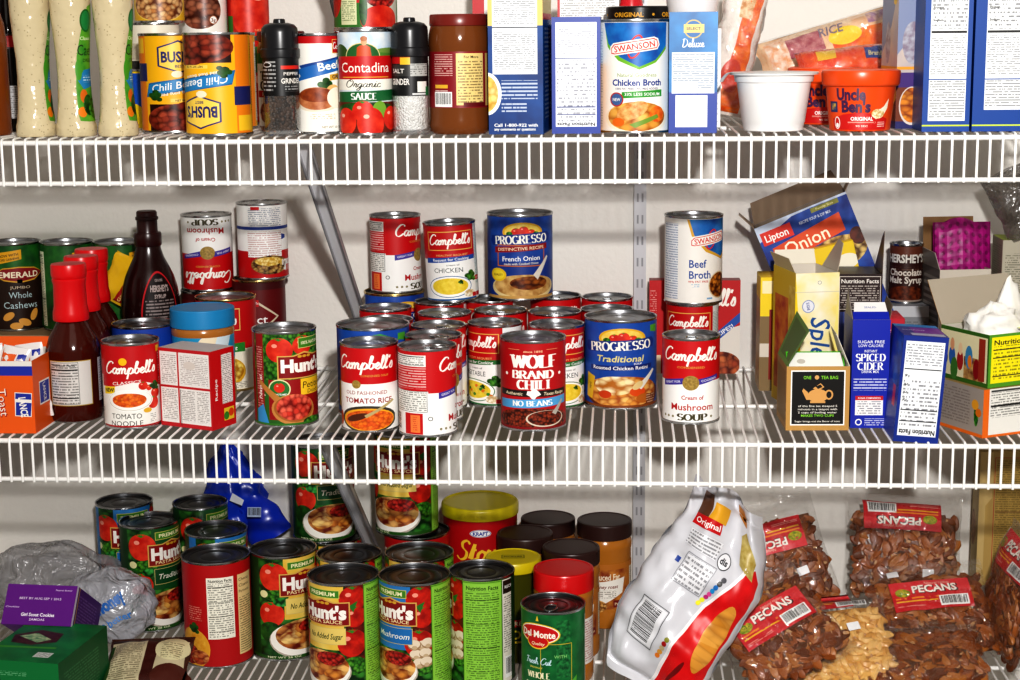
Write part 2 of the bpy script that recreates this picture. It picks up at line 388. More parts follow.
def _clip(poly, ax, lo, hi):
    for sgn, lim in ((1, lo), (-1, hi)):
        o = []
        for i in range(len(poly)):
            a, b = poly[i-1], poly[i]; da, db = sgn*(a[ax]-lim), sgn*(b[ax]-lim)
            if (da < 0) != (db < 0):
                t = da/(da-db); o.append((a[0]+(b[0]-a[0])*t, a[1]+(b[1]-a[1])*t))
            if db >= 0: o.append(b)
        poly = o
        if len(poly) < 3: return None
    return poly
def _slice(P, ax, d):
    if not d: return P
    out = []
    for p in P:
        lo = min(q[ax] for q in p); hi = max(q[ax] for q in p); k0 = math.floor(lo/d+1e-6); k1 = math.ceil(hi/d-1e-6)
        if k1-k0 <= 1: out.append(p); continue
        for k in range(k0, k1):
            c = _clip(p, ax, k*d, (k+1)*d)
            if c: out.append(c)
    return out
def paint(mb, lab, mapf, du=0, dv=0, step=.03, smooth=True, clip=None):
    for P, mat, bb, lv in lab.ops:
        off0 = (lv+1)*step; jj = 0
        if clip:                                # keep the artwork on its panel: (u0, u1, v0, v1)
            Q = []
            for p in P:
                p = _clip(p, 0, clip[0], clip[1]) or (); p = p and _clip(p, 1, clip[2], clip[3])
                if p: Q.append(p)
            P = Q
        jj = 0
        for p in _slice(_slice(P, 0, du), 1, dv):
            pts, nn = [], []; jj = (jj+1) % 40; off = off0+jj*step*.01
            for u, v in p:
                q, n = mapf(u, v, off); pts.append(q); nn.append(n)
            a = (Vector(pts[1])-Vector(pts[0])).cross(Vector(pts[2])-Vector(pts[0]))
            uv = list(p)
            if a.dot(Vector(nn[0])) < 0: pts.reverse(); nn.reverse(); uv.reverse()
            mb.poly(pts, mat, smooth, nn, uv)
def cylmap(R, n=64, R2=None, H=1, sx=1, sy=1):   # R, R2, H in mm; R at v=0, R2 at v=H
    du = 2*PI*R/n
    def f(u, v, off):
        k = math.floor(u/du+1e-9); t = u/du-k
        r = (R if R2 is None else R+(R2-R)*v/H)+off
        a, b = k*2*PI/n, (k+1)*2*PI/n; th = u/R
        x = r*sx*(math.sin(a)*(1-t)+math.sin(b)*t); y = -r*sy*(math.cos(a)*(1-t)+math.cos(b)*t)
        nr = Vector((math.sin(th)/sx, -math.cos(th)/sy, 0)).normalized()
        return (x/1e3, y/1e3, v/1e3), nr
    return f, du
def profmap(prof, du=2.4, lift=.2, sy=1):        # artwork on a vessel whose radius follows its profile (mm)
    def rad(v):
        for (r0, z0), (r1, z1) in zip(prof, prof[1:]):
            if z1 > z0 and z0 <= v <= z1: return r0+(r1-r0)*(v-z0)/(z1-z0)
        return prof[-1][0]
    rm = max(r for r, z in prof)
    def f(u, v, off):
        r = rad(v)+lift+off; a = u/rm
        return (r*math.sin(a)/1e3, -r*math.cos(a)*sy/1e3, v/1e3), Vector((math.sin(a), -math.cos(a), 0))
    return f
def flatmap(o, ux, vx):                          # o in metres, ux/vx unit vectors
    o, ux, vx = Vector(o), Vector(ux), Vector(vx); n = ux.cross(vx)
    return lambda u, v, off: (tuple(o+ux*(u/1e3)+vx*(v/1e3)+n*(off/1e3)), n)
FLASH = (.10, -2.40, .885)
# ------------------------------------------------------------------ builders
mm = lambda prof: [(r/1e3, z/1e3) for r, z in prof]
_cans = {}
def can_parts(key, R, H, art, metal='b9babb', pull=False, seg=64, top=None, su=1):
    if key in _cans: return _cans[key]
    st = STEEL(metal)
    b = MB(); b.lathe(mm([(0, 1.5), (R-3, 1.5), (R-2.5, 0), (R+.6, 0), (R+.75, 1.2), (R+.5, 2.6), (R-.15, 3.0), (R-.15, H-3.5), (R+.5, H-3.1), (R+.85, H-1.5), (R+.6, H-.2), (R, H), (R-1, H-.3), (R-1.5, H-1.2)]), st, seg)
    l = MB(); l.lathe(mm([(R-1.5, H-1.2), (R-2, H-4.6), (R-3, H-5.2), (R-4.6, H-4.2), (R-8, H-4.2), (R-9, H-3.6), (R-10.5, H-4.4), (R-12, H-3.8), (R*.48, H-4.0), (R*.45, H-4.5), (R*.4, H-4.1), (0, H-4)]), STEEL(top or '9d9ea1', .3), seg)
    L = Lab(); art(L, R, H); a = MB()
    if su != 1: L.ops = [([[(x*su, y) for x, y in p] for p in P], c, bb, lv) for P, c, bb, lv in L.ops]
    a = MB(); f, du = cylmap(R, seg); paint(a, L, f, du, clip=(-PI*R, PI*R, 2.7, H-3.3))
    ms = [('body', b.mesh('can_body')), ('lid', l.mesh('can_lid', 25)), ('paper_label', a.mesh('can_label', 180))]
    if pull:
        t = MB(); pts = []
        for i in range(17):
            an = 2*PI*i/16; pts.append((.0075*math.sin(an), -.012+.012*math.cos(an)*-1-.002, (H-2.6)/1e3))
        t.tube(pts, .0011, st, 6, False); t.lathe(mm([(0, 1.6), (3.5, 1.2), (4, 0)]), st, 16, c=(0, 0, (H-4)/1e3))
        t.box(-.005, -.006, (H-3.2)/1e3, .005, .003, (H-2.2)/1e3, st)
        ms.append(('pull_tab', t.mesh('can_pull_tab')))
    _cans[key] = (ms, R, H); return _cans[key]
PLACED = []
def place(o, p, rz, H=0, flip=False, rx=0, ry=0):
    o.location = (p.x, p.y, p.z + (H/1e3 if flip else 0))
    o.rotation_euler = (rx, (PI if flip else 0)+ry, rz)
def can(name, parts, p, turn, label, group=None, flip=False, rx=0, ry=0, cat='can'):
    ms, R, H = parts
    t = thing(name, label, cat, group)
    lidm = None
    for n, me in ms:
        c = obj(n, me, lidm if n == 'pull_tab' else t)
        if n == 'lid': lidm = c
    place(t, p, facing(p)+math.radians(turn), H, flip, rx, ry)
    PLACED.append((name, p, R/1e3, H/1e3)); return t

def jar(name, prof, mat, label, cat, p, turn, parts=(), group=None, seg=64, sx=1, sy=1):
    """lathe vessel with extra parts: (part name, function(MB))"""
    t = thing(name, label, cat, group); b = MB(); b.lathe(mm(prof), M(mat), seg, sx, sy); obj('body', b.mesh(name+'_body'), t)
    for n, fn, *lb in parts:
        m = MB(); fn(m); obj(n, m.mesh(name+'_'+n, 35), t, lb[0] if lb else None)
    place(t, p, facing(p)+math.radians(turn)); PLACED.append((name, p, max(r for r, z in prof)/1e3, .1)); return t
def wraplabel(R, art, seg=64, R2=None, H=1, sx=1, sy=1, dv=0):
    def fn(m):
        L = Lab(); art(L); f, du = cylmap(R, seg, R2, H, sx, sy); paint(m, L, f, du, dv)
    return fn
def lathepart(prof, mat, seg=64, rib=0, **k):
    def fn(m): m.lathe(mm(prof), M(mat), seg, rib=rib, ribn=1 if rib else 0, **k)
    return fn

def carton_mesh(name, w, d, h, col, art, open_top=False, inner='cfc9bf', thick=.8):
    """carton with origin at the bottom edge of its front face; art: face name -> function(Lab, width, height)"""
    m = MB(); W, D_, H = w/1e3, d/1e3, h/1e3; b = .0006; cm = M(col)
    fr = {'front': ((-W/2, 0, 0), (1, 0, 0), (0, 0, 1), w, h), 'right': ((W/2, 0, 0), (0, 1, 0), (0, 0, 1), d, h),
          'left': ((-W/2, D_, 0), (0, -1, 0), (0, 0, 1), d, h), 'back': ((W/2, D_, 0), (-1, 0, 0), (0, 0, 1), w, h),
          'top': ((-W/2, 0, H), (1, 0, 0), (0, 1, 0), w, d)}
    if open_top:
        t = thick/1e3
        m.box(-W/2, 0, 0, W/2, t, H, cm); m.box(-W/2, D_-t, 0, W/2, D_, H, cm)
        m.box(-W/2, t, 0, -W/2+t, D_-t, H, cm); m.box(W/2-t, t, 0, W/2, D_-t, H, cm); m.box(-W/2+t, t, 0, W/2-t, D_-t, t, cm)
        ic = M(inner); e = t+.0002
        m.poly([(W/2-t, e, t), (-W/2+t, e, t), (-W/2+t, e, H), (W/2-t, e, H)], ic)
        m.poly([(-W/2+t, D_-e, t), (W/2-t, D_-e, t), (W/2-t, D_-e, H), (-W/2+t, D_-e, H)], ic)
        m.poly([(-W/2+e, t, t), (-W/2+e, D_-t, t), (-W/2+e, D_-t, H), (-W/2+e, t, H)], ic)
        m.poly([(W/2-e, D_-t, t), (W/2-e, t, t), (W/2-e, t, H), (W/2-e, D_-t, H)], ic)
    else:
        x0, x1, y0, y1 = -W/2, W/2, 0, D_      # bevelled closed carton
        R_ = []
        for z, e in ((0, b), (b, 0), (H-b, 0), (H, b)):
            R_.append([m.vert(p) for p in ((x0+e+b, y0+e, z), (x1-e-b, y0+e, z), (x1-e, y0+e+b, z), (x1-e, y1-e-b, z), (x1-e-b, y1-e, z), (x0+e+b, y1-e, z), (x0+e, y1-e-b, z), (x0+e, y0+e+b, z))])
        for A, B in zip(R_, R_[1:]):
            for k in range(8): m.face((A[k], A[(k+1) % 8], B[(k+1) % 8], B[k]), cm)
        m.face(R_[0][::-1], cm); m.face(R_[-1], cm)
    for k, fn in art.items():
        o, ux, vx, a, c = fr[k]; L = Lab(); fn(L, a, c); paint(m, L, flatmap(o, ux, vx), 0, 0, .05, False, (0, a, 0, c))
    return m
def carton(name, w, d, h, col, art, p, rz, label, cat='box', group=None, open_top=False, inner='cfc9bf', parts=(), rx=0, ry=0, **k):
    m = carton_mesh(name, w, d, h, col, art, open_top, inner, **k)
    if parts:
        t = thing(name, label, cat, group); obj('carton', m.mesh(name+'_carton'), t)
        for n, fn, *lb in parts:
            q = MB(); fn(q); obj(n, q.mesh(name+'_'+n), t, lb[0] if lb else None)
    else: t = tag(obj(name, m.mesh(name)), label, cat, group)
    t.location = p; t.rotation_euler = (rx, ry, rz); return t
def flap(pts, col, inner=None, art=None, th=.0008):
    """bent piece of card: four points (m); art painted on the side its normal faces"""
    def fn(m):
        P = [Vector(p) for p in pts]; n = (P[1]-P[0]).cross(P[2]-P[0]).normalized()*th
        Q = [p-n for p in P]; m.poly(P, M(col)); m.poly(Q[::-1], M(inner or col))
        for i in range(len(P)):
            j = (i+1) % len(P); m.poly([P[i], Q[i], Q[j], P[j]], M(inner or col))
        if art:
            ux = (P[1]-P[0]); w = ux.length; ux.normalize(); vx = n.normalized().cross(ux); L = Lab(); art(L, w*1e3, (P[3]-P[0]).length*1e3)
            paint(m, L, flatmap(P[0], ux, vx), 0, 0, .05, False)
    return fn

# ------------------------------------------------------------------ bags
def settle(t, z):                                # rest a thing on height z
    bpy.context.view_layer.update(); lo = min((c.matrix_world @ v.co).z for c in t.children_recursive+[t] if c.type == 'MESH' for v in c.data.vertices)
    t.location.z += z-lo+.0002
def orient(o, p, lean, spin, yaw):               # lean back, spin in its own plane, yaw about the vertical (degrees)
    Mx = Matrix.Rotation(math.radians(yaw), 4, 'Z') @ Matrix.Rotation(math.radians(-lean), 4, 'X') @ Matrix.Rotation(math.radians(spin), 4, 'Y')
    o.matrix_world = Matrix.Translation(p) @ Mx
def pillow(w, h, t, seed=0, crumple=.004, freq=22, seal=.06, power=.5):
    """front half surface S(a, b) -> (x, y, z) metres, a, b in 0..1; filled pouch with pinched seams"""
    W, H, T = w/1e3, h/1e3, t/1e3; sd = Vector((seed*3.7, seed*1.3, seed*2.1))
    def S(a, b, side=1, grow=0):
        x = (a-.5)*W; z = (b-.5)*H
        ea = max(0, 1-abs(2*a-1)**2.6); bb = (b-seal)/(1-2*seal); eb = max(0, 1-abs(2*bb-1)**2.6) if 0 < bb < 1 else 0
        q = (ea*eb)**power
        n1 = noise.noise(Vector((x*freq, z*freq, side*3))+sd); n2 = noise.noise(Vector((x*freq*2.6, z*freq*2.6, side*5))+sd)
        ed = min(a, 1-a, b, 1-b)*2
        y = -side*(T/2*q + grow*q) + (n1*crumple+n2*crumple*.5)*min(1, .35+q) 
        pinch = 1-.07*(1-abs(2*a-1)**2)*(0 if abs(2*b-1) < .2 else 1)*0
        return (x*(1-.05*math.cos((2*b-1)*PI/2)*abs(2*a-1)) + n2*crumple*.5*(1-ed), y, z + n1*crumple*.6*(1-ed))
    return S
def bag_mesh(m, S, mat, nu=30, nv=30, back=True):
    m.grid(lambda a, b: S(a, b, 1), nu, nv, M(mat))
    if back: m.grid(lambda a, b: S(1-a, b, -1), nu, nv, M(mat))
def bagmap(S, w, h, lift=.0):
    def f(u, v, off):
        a, b = u/w+.5, v/h+.5; e = .004
        p = Vector(S(a, b)); n = (Vector(S(min(1, a+e), b))-Vector(S(max(0, a-e), b))).cross(Vector(S(a, min(1, b+e)))-Vector(S(a, max(0, b-e))))
        n = n.normalized() if n.length > 1e-12 else Vector((0, -1, 0))
        return tuple(p+n*(lift+off)/1e3), n
    return f
def nut(m, c, ax, up, s, mat, kind):
    """one nut half: a rounded ridged body, pointing along ax with up outward"""
    ax = Vector(ax).normalized(); up = Vector(up); up = (up-ax*up.dot(ax)).normalized(); sd = up.cross(ax); c = Vector(c)
    R_ = []
    if kind == 'pecan': nu, nv, l, wd, th = 7, 8, .0125, .0066, .0046
    else: nu, nv, l, wd, th = 7, 7, .0105, .0055, .0055
    for i in range(nu+1):
        t = -1+2*i/nu; r = math.sqrt(max(0, 1-t*t)); ring = []
        bend = (t*t)*.0045 if kind == 'cashew' else 0
        for k in range(nv):
            a = 2*PI*k/nv; y = math.cos(a); z = math.sin(a)
            g = 1.0
            if kind == 'pecan' and z > .3: g = .62 if z > .9 else 1.12
            ring.append(m.vert(c+(ax*(t*l)+sd*(y*wd*r-bend)+up*(z*th*r*g))*s))
        R_.append(ring)
    for A, B in zip(R_, R_[1:]):
        for k in range(nv): m.face((A[k], A[(k+1) % nv], B[(k+1) % nv], B[k]), mat, True)
def nut_bag(name, w, h, t, p, lean, spin, yaw, label, kind='pecan', card=None, stickers=(), seed=1, group=None, cat='bag', step=8.6, fill=(.07, .80), rest=None):
    r = random.Random(seed); S = pillow(w, h, t, seed, .0035, 20, .06, .36)
    th = thing(name, label, cat, group)
    cols = [C('8a4c1e', .45), C('9a5a28', .45), C('7a4019', .45), C('a4682f', .45), C('663412', .48)] if kind == 'pecan' else [C('d9ac66', .4), C('e3ba78', .4), C('cf9c55', .4)]
    pale = C('bb9166', .55)
    m = MB(); core = M(KNOB('nut_core_'+kind, *(('4a2812', '6e4220') if kind == 'pecan' else ('a87a3c', 'c4944f')), 70))
    f0, f1 = fill
    m.grid(lambda a, b: tuple(Vector(S(.08+.84*a, f0+(f1-f0)*b))*1.0+Vector((0, .0022, 0))), 16, 16, core)
    m.grid(lambda a, b: tuple(Vector(S(.92-.84*a, f0+(f1-f0)*b, -1))*1.0-Vector((0, .002, 0))), 16, 16, core)
    z = f0*h+4
    while z < f1*h-3:
        x = w*.075+r.uniform(0, 5)
        while x < w*.925:
            a, b = (x+r.uniform(-2.5, 2.5))/w, (z+r.uniform(-2.5, 2.5))/h; a = min(.96, max(.04, a)); b = min(.95, max(.05, b))
            for side in ((1,) if r.random() < .75 else (1, -1)):
                q = Vector(S(a, b, side))+Vector((0, .0048*side, 0)); an = r.uniform(0, PI)
                ax = Vector((math.cos(an), r.uniform(-.15, .15), math.sin(an)))
                upv = Vector((r.uniform(-.3, .3), -side, r.uniform(-.3, .3)))
                nut(m, q, ax, upv, r.uniform(.8, 1.15), r.choice(cols), kind)
                if r.random() < .3: nut(m, q+Vector((r.uniform(-.006, .006), -.002*side, r.uniform(-.006, .006))), (r.uniform(-1, 1), 0, r.uniform(-1, 1)), upv, r.uniform(.25, .42), pale, kind)
            x += r.uniform(.85, 1.2)*step
        z += step*.95
    o = obj('nuts', m.mesh(name+'_nuts'), th); o['kind'] = 'stuff'
    film = MB(); S2 = lambda a, b, side=1: S(a, b, side, .0045)
    bag_mesh(film, S2, FILM('efe6dc', .02, .06, .45, .9), 30, 30); obj('film', film.mesh(name+'_film', 180), th, 'clear plastic film bag')
    if card:
        cm = MB(); L = Lab(); card(L); paint(cm, L, bagmap(S2, w, h, -1.2), 8, 8, .08); obj('paper_label', cm.mesh(name+'_card', 180), th)
    for (x, y, a) in stickers:
        sm = MB(); L = Lab(); ca, sa = math.cos(a), math.sin(a)
        L.p([(x+u*ca-v*sa, y+u*sa+v*ca) for u, v in ((-8, -5.5), (8, -5.5), (8, 5.5), (-8, 5.5))], 'e9e9ea'); paint(sm, L, bagmap(S2, w, h, .4), 6, 6, .1)
        obj('price_sticker', sm.mesh(name+'_sticker', 180), th, 'small blank white sticker')
    orient(th, p, lean, spin, yaw)
    if rest is not None: settle(th, rest)
    return th
def blob(name, pts_fn, nu, nv, mat): m = MB(); m.grid(pts_fn, nu, nv, mat); return m.mesh(name, 180)

# ------------------------------------------------------------------ setting
def setting():
    wall_mat, N, L, b = newmat('painted_wall'); b.inputs['Roughness'].default_value = .6
    tc = N.new('ShaderNodeTexCoord'); t = N.new('ShaderNodeTexNoise'); t.inputs['Scale'].default_value = 3; t.inputs['Detail'].default_value = 5
    L.new(tc.outputs['Object'], t.inputs['Vector']); L.new(mixc(N, L, t.outputs['Fac'], 'e6e2db', 'ece9e4'), b.inputs['Base Color'])
    t2 = N.new('ShaderNodeTexNoise'); t2.inputs['Scale'].default_value = 130; L.new(tc.outputs['Object'], t2.inputs['Vector'])
    bp = N.new('ShaderNodeBump'); bp.inputs['Strength'].default_value = .15; bp.inputs['Distance'].default_value = .004; L.new(t2.outputs['Fac'], bp.inputs['Height']); L.new(bp.outputs['Normal'], b.inputs['Normal'])
    XL, XR = -.95, .70
    def slab(nm, a, b_): m = MB(); m.box(*a, *b_, wall_mat); return struct(nm, m.mesh(nm))
    slab('wall_back', (XL-.1, .0145, -1.3), (XR+.1, .10, 1.5))
    slab('wall_left', (XL-.1, -.75, -1.3), (XL, .0145, 1.5)); slab('wall_right', (XR, -.75, -1.3), (XR+.1, .0145, 1.5))
    fl = MB(); fl.box(XL-.1, -2.9, -1.4, XR+.1, .1, -1.3, M(GRAD('7a6a58', '8a7a66', 200))); struct('floor', fl.mesh('floor'))
    # wire shelves
    wm = C('f3f2ef', .32); pitch = .0138; n = int((XR-XL-.01)/pitch)
    grid = MB(); rf, rl, rb, rm = MB(), MB(), MB(), MB()
    for i in range(n+1):
        x = XL+.006+i*pitch
        grid.tube([(x, .008, -.0015), (x, -DEP+.002, -.0015), (x, -DEP-.0028, -.0022), (x, -DEP-.0046, -.006), (x, -DEP-.0046, -.0555)], .00155, wm, 6)
    rf.tube([(XL, -DEP, -.0062), (XR, -DEP, -.0062)], .0031, wm, 12); rl.tube([(XL, -DEP-.0005, -.053), (XR, -DEP-.0005, -.053)], .0029, wm, 12)
    rb.tube([(XL, .0095, -.006), (XR, .0095, -.006)], .0029, wm, 10); rm.tube([(XL, -.228, -.0058), (XR, -.228, -.0058)], .0029, wm, 10)
    G, A, B, Cc, Dd = grid.mesh('shelf_wires', 60), rf.mesh('front_rod', 60), rl.mesh('lip_rod', 60), rb.mesh('back_rod', 60), rm.mesh('middle_rod', 60)
    for z, lb in ((Z1, 'top white wire shelf holding the dressing bottles, grinders and blue boxes'), (Z2, 'middle white wire shelf holding soup cans and tea boxes'), (Z3, 'bottom white wire shelf under the sauce cans and pecan bags')):
        s = thing('wire_shelf', lb, 'shelf', 'white wire shelves'); s.location = (0, 0, z)
        for nm, me in (('wire_grid', G), ('front_rod', A), ('lip_rod', B), ('back_rod', Cc), ('middle_rod', Dd)): obj(nm, me, s)
    # steel upright on the wall and diagonal braces
    up = MB(); st = C('c6c6ca', .45, .1)
    up.box(-.0085, .002, -.62, -.0060, .0145, 1.2, st); up.box(.0060, .002, -.62, .0085, .0145, 1.2, st); up.box(-.0085, -.0005, -.62, .0085, .002, 1.2, st)
    for k in range(60):
        z = -.6+k*.03; up.box(-.0045, -.0008, z, -.002, -.0004, z+.012, C('98989c', .6)); up.box(.002, -.0008, z, .0045, -.0004, z+.012, C('98989c', .6))
    tag(obj('shelf_upright', up.mesh('shelf_upright')), 'slotted grey steel upright fixed to the wall behind the shelves', 'rail')
    for z, lb in ((Z1+.351, 'grey steel brace coming down to the wall above the tomato sauce can'), (Z1, 'grey steel diagonal brace under the top shelf left of the stacked mushroom soup'), (Z2, 'grey steel diagonal brace under the middle shelf beside the two raised sauce cans')):
        p = at(303, 150, -.386) if z != Z2 else at(326, 470, -.386)
        br = MB(); a = Vector((p.x, -DEP+.03, z-.012)); c = Vector((p.x, .0135, z-.30))
        d = (c-a).normalized(); nn = Vector((0, -d.z, d.y))
        nn = Vector((1, 0, 0)).cross(d)
        w, tk = .0085, .0012
        P = [a+Vector((-w, 0, 0))+nn*tk, a+Vector((w, 0, 0))+nn*tk, c+Vector((w, 0, 0))+nn*tk, c+Vector((-w, 0, 0))+nn*tk]
        Q = [q-nn*2*tk for q in P]
        bt = C('f2f2f5', .4); br.poly(P, bt); br.poly(Q[::-1], bt)
        for i in range(4): br.poly([P[i], Q[i], Q[(i+1) % 4], P[(i+1) % 4]], st)
        for i, s in ((0, -w), (1, w)):      # turned edges
            e = Vector((s, 0, 0)); br.poly([a+e, c+e, c+e-nn*.008, a+e-nn*.008], st); br.poly([a+e*.85, a+e*.85-nn*.008, c+e*.85-nn*.008, c+e*.85], st)
        tag(obj('shelf_brace', br.mesh('shelf_brace')), lb, 'brace', 'shelf braces')
setting()

# light: camera flash a little above and right of the lens, and soft room light
def lamp(nm, kind, loc, e, size, col, target=None):
    l = bpy.data.lights.new(nm, kind); l.energy = e; l.color = col
    if kind == 'AREA': l.size = size
    else: l.shadow_soft_size = size
    o = bpy.data.objects.new(nm, l); COL.objects.link(o); o.location = loc
    if target is not None: o.rotation_euler = (Vector(target)-Vector(loc)).to_track_quat('-Z', 'Y').to_euler()
    return o
fl = lamp('camera_flash', 'SPOT', FLASH, 132, .042, (1, .985, .965), (.06, 0, .17)); fl.data.spot_size = math.radians(84); fl.data.spot_blend = 1
lamp('room_light', 'AREA', (.2, -2.6, 1.9), 6, 1.6, (1, .93, .84), (0, 0, 0))
w = bpy.data.worlds.new('room'); SC.world = w; w.use_nodes = True
w.node_tree.nodes['Background'].inputs[0].default_value = (1, .94, .86, 1); w.node_tree.nodes['Background'].inputs[1].default_value = .21
SC.view_settings.view_transform = 'Standard'; SC.view_settings.look = 'High Contrast'; SC.view_settings.exposure = 0; SC.view_settings.gamma = 1
# ------------------------------------------------------------------ label artwork (mm; u = 0 faces front, v = height on the can)
RED, CRM, WHT, INK, GOLD = 'c8141c', 'f3efe4', 'f6f5f2', '1c1a1a', 'c9a256'
def base_(L, R, H, c): L.r(-PI*R, 2.8, PI*R, H-3.4, c)
SOUP_O = FOOD('a8340a', 'd9531a', 'f08a2c', 3.2, 1.3, .35, .8)
SOUP_Y = GRAD('e2c22a', 'f2dc5c', 7)
CHUNK_R = FOOD('5c0d08', 'b5201a', 'd8483a', 4.2, 1.2)
TOMATO = GRAD('c41d10', 'e5452a', 16)
TOMATO_D = GRAD('9c120c', 'd42a18', 12)
LEAF = FOOD('16400f', '2f7a1f', '62a838', 4.5)
LEAF_D = GRAD('12350f', '2f6a22', 9)
PASTA = FOOD('7a2a10', 'c98a48', 'ecca88', 4.6, 1.7, .4, .6)
PASTA_R = FOOD('7a160c', 'b8401c', 'dfa060', 4.2, 1.8, .4, .6)
CHILI = FOOD('35100a', '7c2c18', 'a8482c', 3.0, 1.2)
BEANS = FOOD('3a0d08', '7a2416', 'b5563c', 6.5, 1.5, .3, .6)
def parsley(L, x, y, s=1, m=None):
    for a, b, r in ((0, 0, 4), (3.5, 2.5, 3.2), (-3.5, 2, 3), (1, 5, 3.2), (4.5, -2, 2.6)): L.e(x+a*s, y+b*s, r*s, r*s*.8, m or LEAF)
def tomato(L, x, y, r, m=None):
    L.e(x, y, r*1.06, r, m or TOMATO); L.e(x-r*.35, y+r*.35, r*.22, r*.16, 'f2a08c')
    for a in (60, 90, 120, 40, 145): L.p([(x, y+r*.72), (x+r*.55*math.cos(math.radians(a)), y+r*.72+r*.4*math.sin(math.radians(a))), (x+r*.1, y+r*.85)], '3c8a2c')
def side_panel(L, R, H, u0=-92, u1=-45, red=RED):
    """back of a soup can: directions, fine print and nutrition"""
    w = u1-u0
    L.r(u0-2, 2.8, u1, H-3.4, WHT); L.r(u0-2, H*.52, u1, H-3.4, red)
    L.nf(u0, H*.80, u1-2, H*.93, 'efede8', '333333', 2.2, False, 2)
    L.r(u0, H*.55, u1-2, H*.785, PR(red, 'f0d8d4', 3.1, .34))
    L.frame(u0+1, H*.285, u1-1, H*.525, .5, '333333'); L.r(u0+2, H*.295, u1-2, H*.515, PR('eeece6', '333333', 2.6, .46))
    L.bars(u0+1, H*.06, u0+14, H*.26, False, 22); L.r(u0+20, H*.03, u1-6, H*.27, red); L.r(u0+27, H*.05, u1-9, H*.25, 'f0894a')
    L.r(u0+30, H*.07, u1-12, H*.23, PR('f0894a', 'c8301c', 2.5))
    L.e(u1-3+5, H*.21, 2.6, 2.6, '555555'); L.e(u1+2, H*.21, 1.8, 1.8, WHT)
def script(L, y, x=0, w=66, h=15, c='fbf8f0', s="Campbell's"): L.t(s, x, y, h, c, w=w, font='script', wt=.13, sh=.18)
def camp_mushroom(L, R, H):
    base_(L, R, H, WHT); L.r(-PI*R, H*.50, PI*R, H-3.4, RED); side_panel(L, R, H)
    L.nf(46, H*.1, 62, H*.44, WHT, '333333', 2.6, False, 2)
    script(L, H*.80); L.t('CONDENSED', 0, H*.665, 2.6, 'd9a24a', w=30)
    L.p([(-34, H*.43), (-8, H*.47), (-8, H*.54), (-34, H*.50)], '4a3f9e'); L.p([(8, H*.46), (34, H*.52), (34, H*.57), (8, H*.53)], '4a3f9e')
    L.t('GREAT FOR', -21, H*.487, 2.8, 'e8e6f4', w=20, rot=8); L.t('COOKING', 21, H*.518, 2.8, 'e8e6f4', w=20, rot=8)
    L.e(0, H*.485, 9, 9, 'a58a44'); L.e(0, H*.485, 8, 8, GRAD('8d7434', 'b99b52', 3))
    L.t('Cream of', 2, H*.315, 5.2, 'b5161c', w=24); L.t('Mushroom', 2, H*.205, 8.4, 'b5161c', w=48, b=.014)
    L.t('SOUP', 2, H*.085, 7.6, '4a4326', w=34, font='serif', wt=.105)
    for x in (-32, -26, -20, 24): L.e(x, H*.085, 1.7, 1.7, '8d8460', 5)
def camp_tomato_rice(L, R, H):
    base_(L, R, H, WHT); L.r(-PI*R, H*.56, PI*R, H-3.4, RED); side_panel(L, R, H)
    script(L, H*.79, -3); L.t('CONDENSED SOUP', 8, H*.655, 2.6, 'd9a24a', w=30)
    L.e(-12, H*.555, 5, 5, 'a58a44'); L.e(-12, H*.555, 4, 4, GRAD('8d7434', 'b99b52', 3))
    L.t('OLD FASHIONED', -2, H*.46, 4.6, '9c1418', w=46, b=.0); L.t('TOMATO RICE', 0, H*.37, 6.4, '9c1418', w=54, b=.015)
    L.e(0, H*.155, 33, H*.155, '3d3a34'); L.e(0, H*.15, 30, H*.13, 'efae2c'); L.e(1, H*.145, 28, H*.115, SOUP_O)
    L.e(-12, H*.175, 13, 4, '5c2c16', rot=18); L.p([(-4, H*.2), (28, H*.37), (30, H*.35), (-2, H*.17)], 'b9a878')
    L.e(-38, H*.14, 6, 9, 'c8501c')
    L.r(32, H*.04, 42, H*.3, WHT); L.r(44, H*.1, 58, H*.5, PR(WHT, '444444'))
    L.r(36, H*.57, 46, H*.9, PR(RED, 'e8b0a8', 2.4))
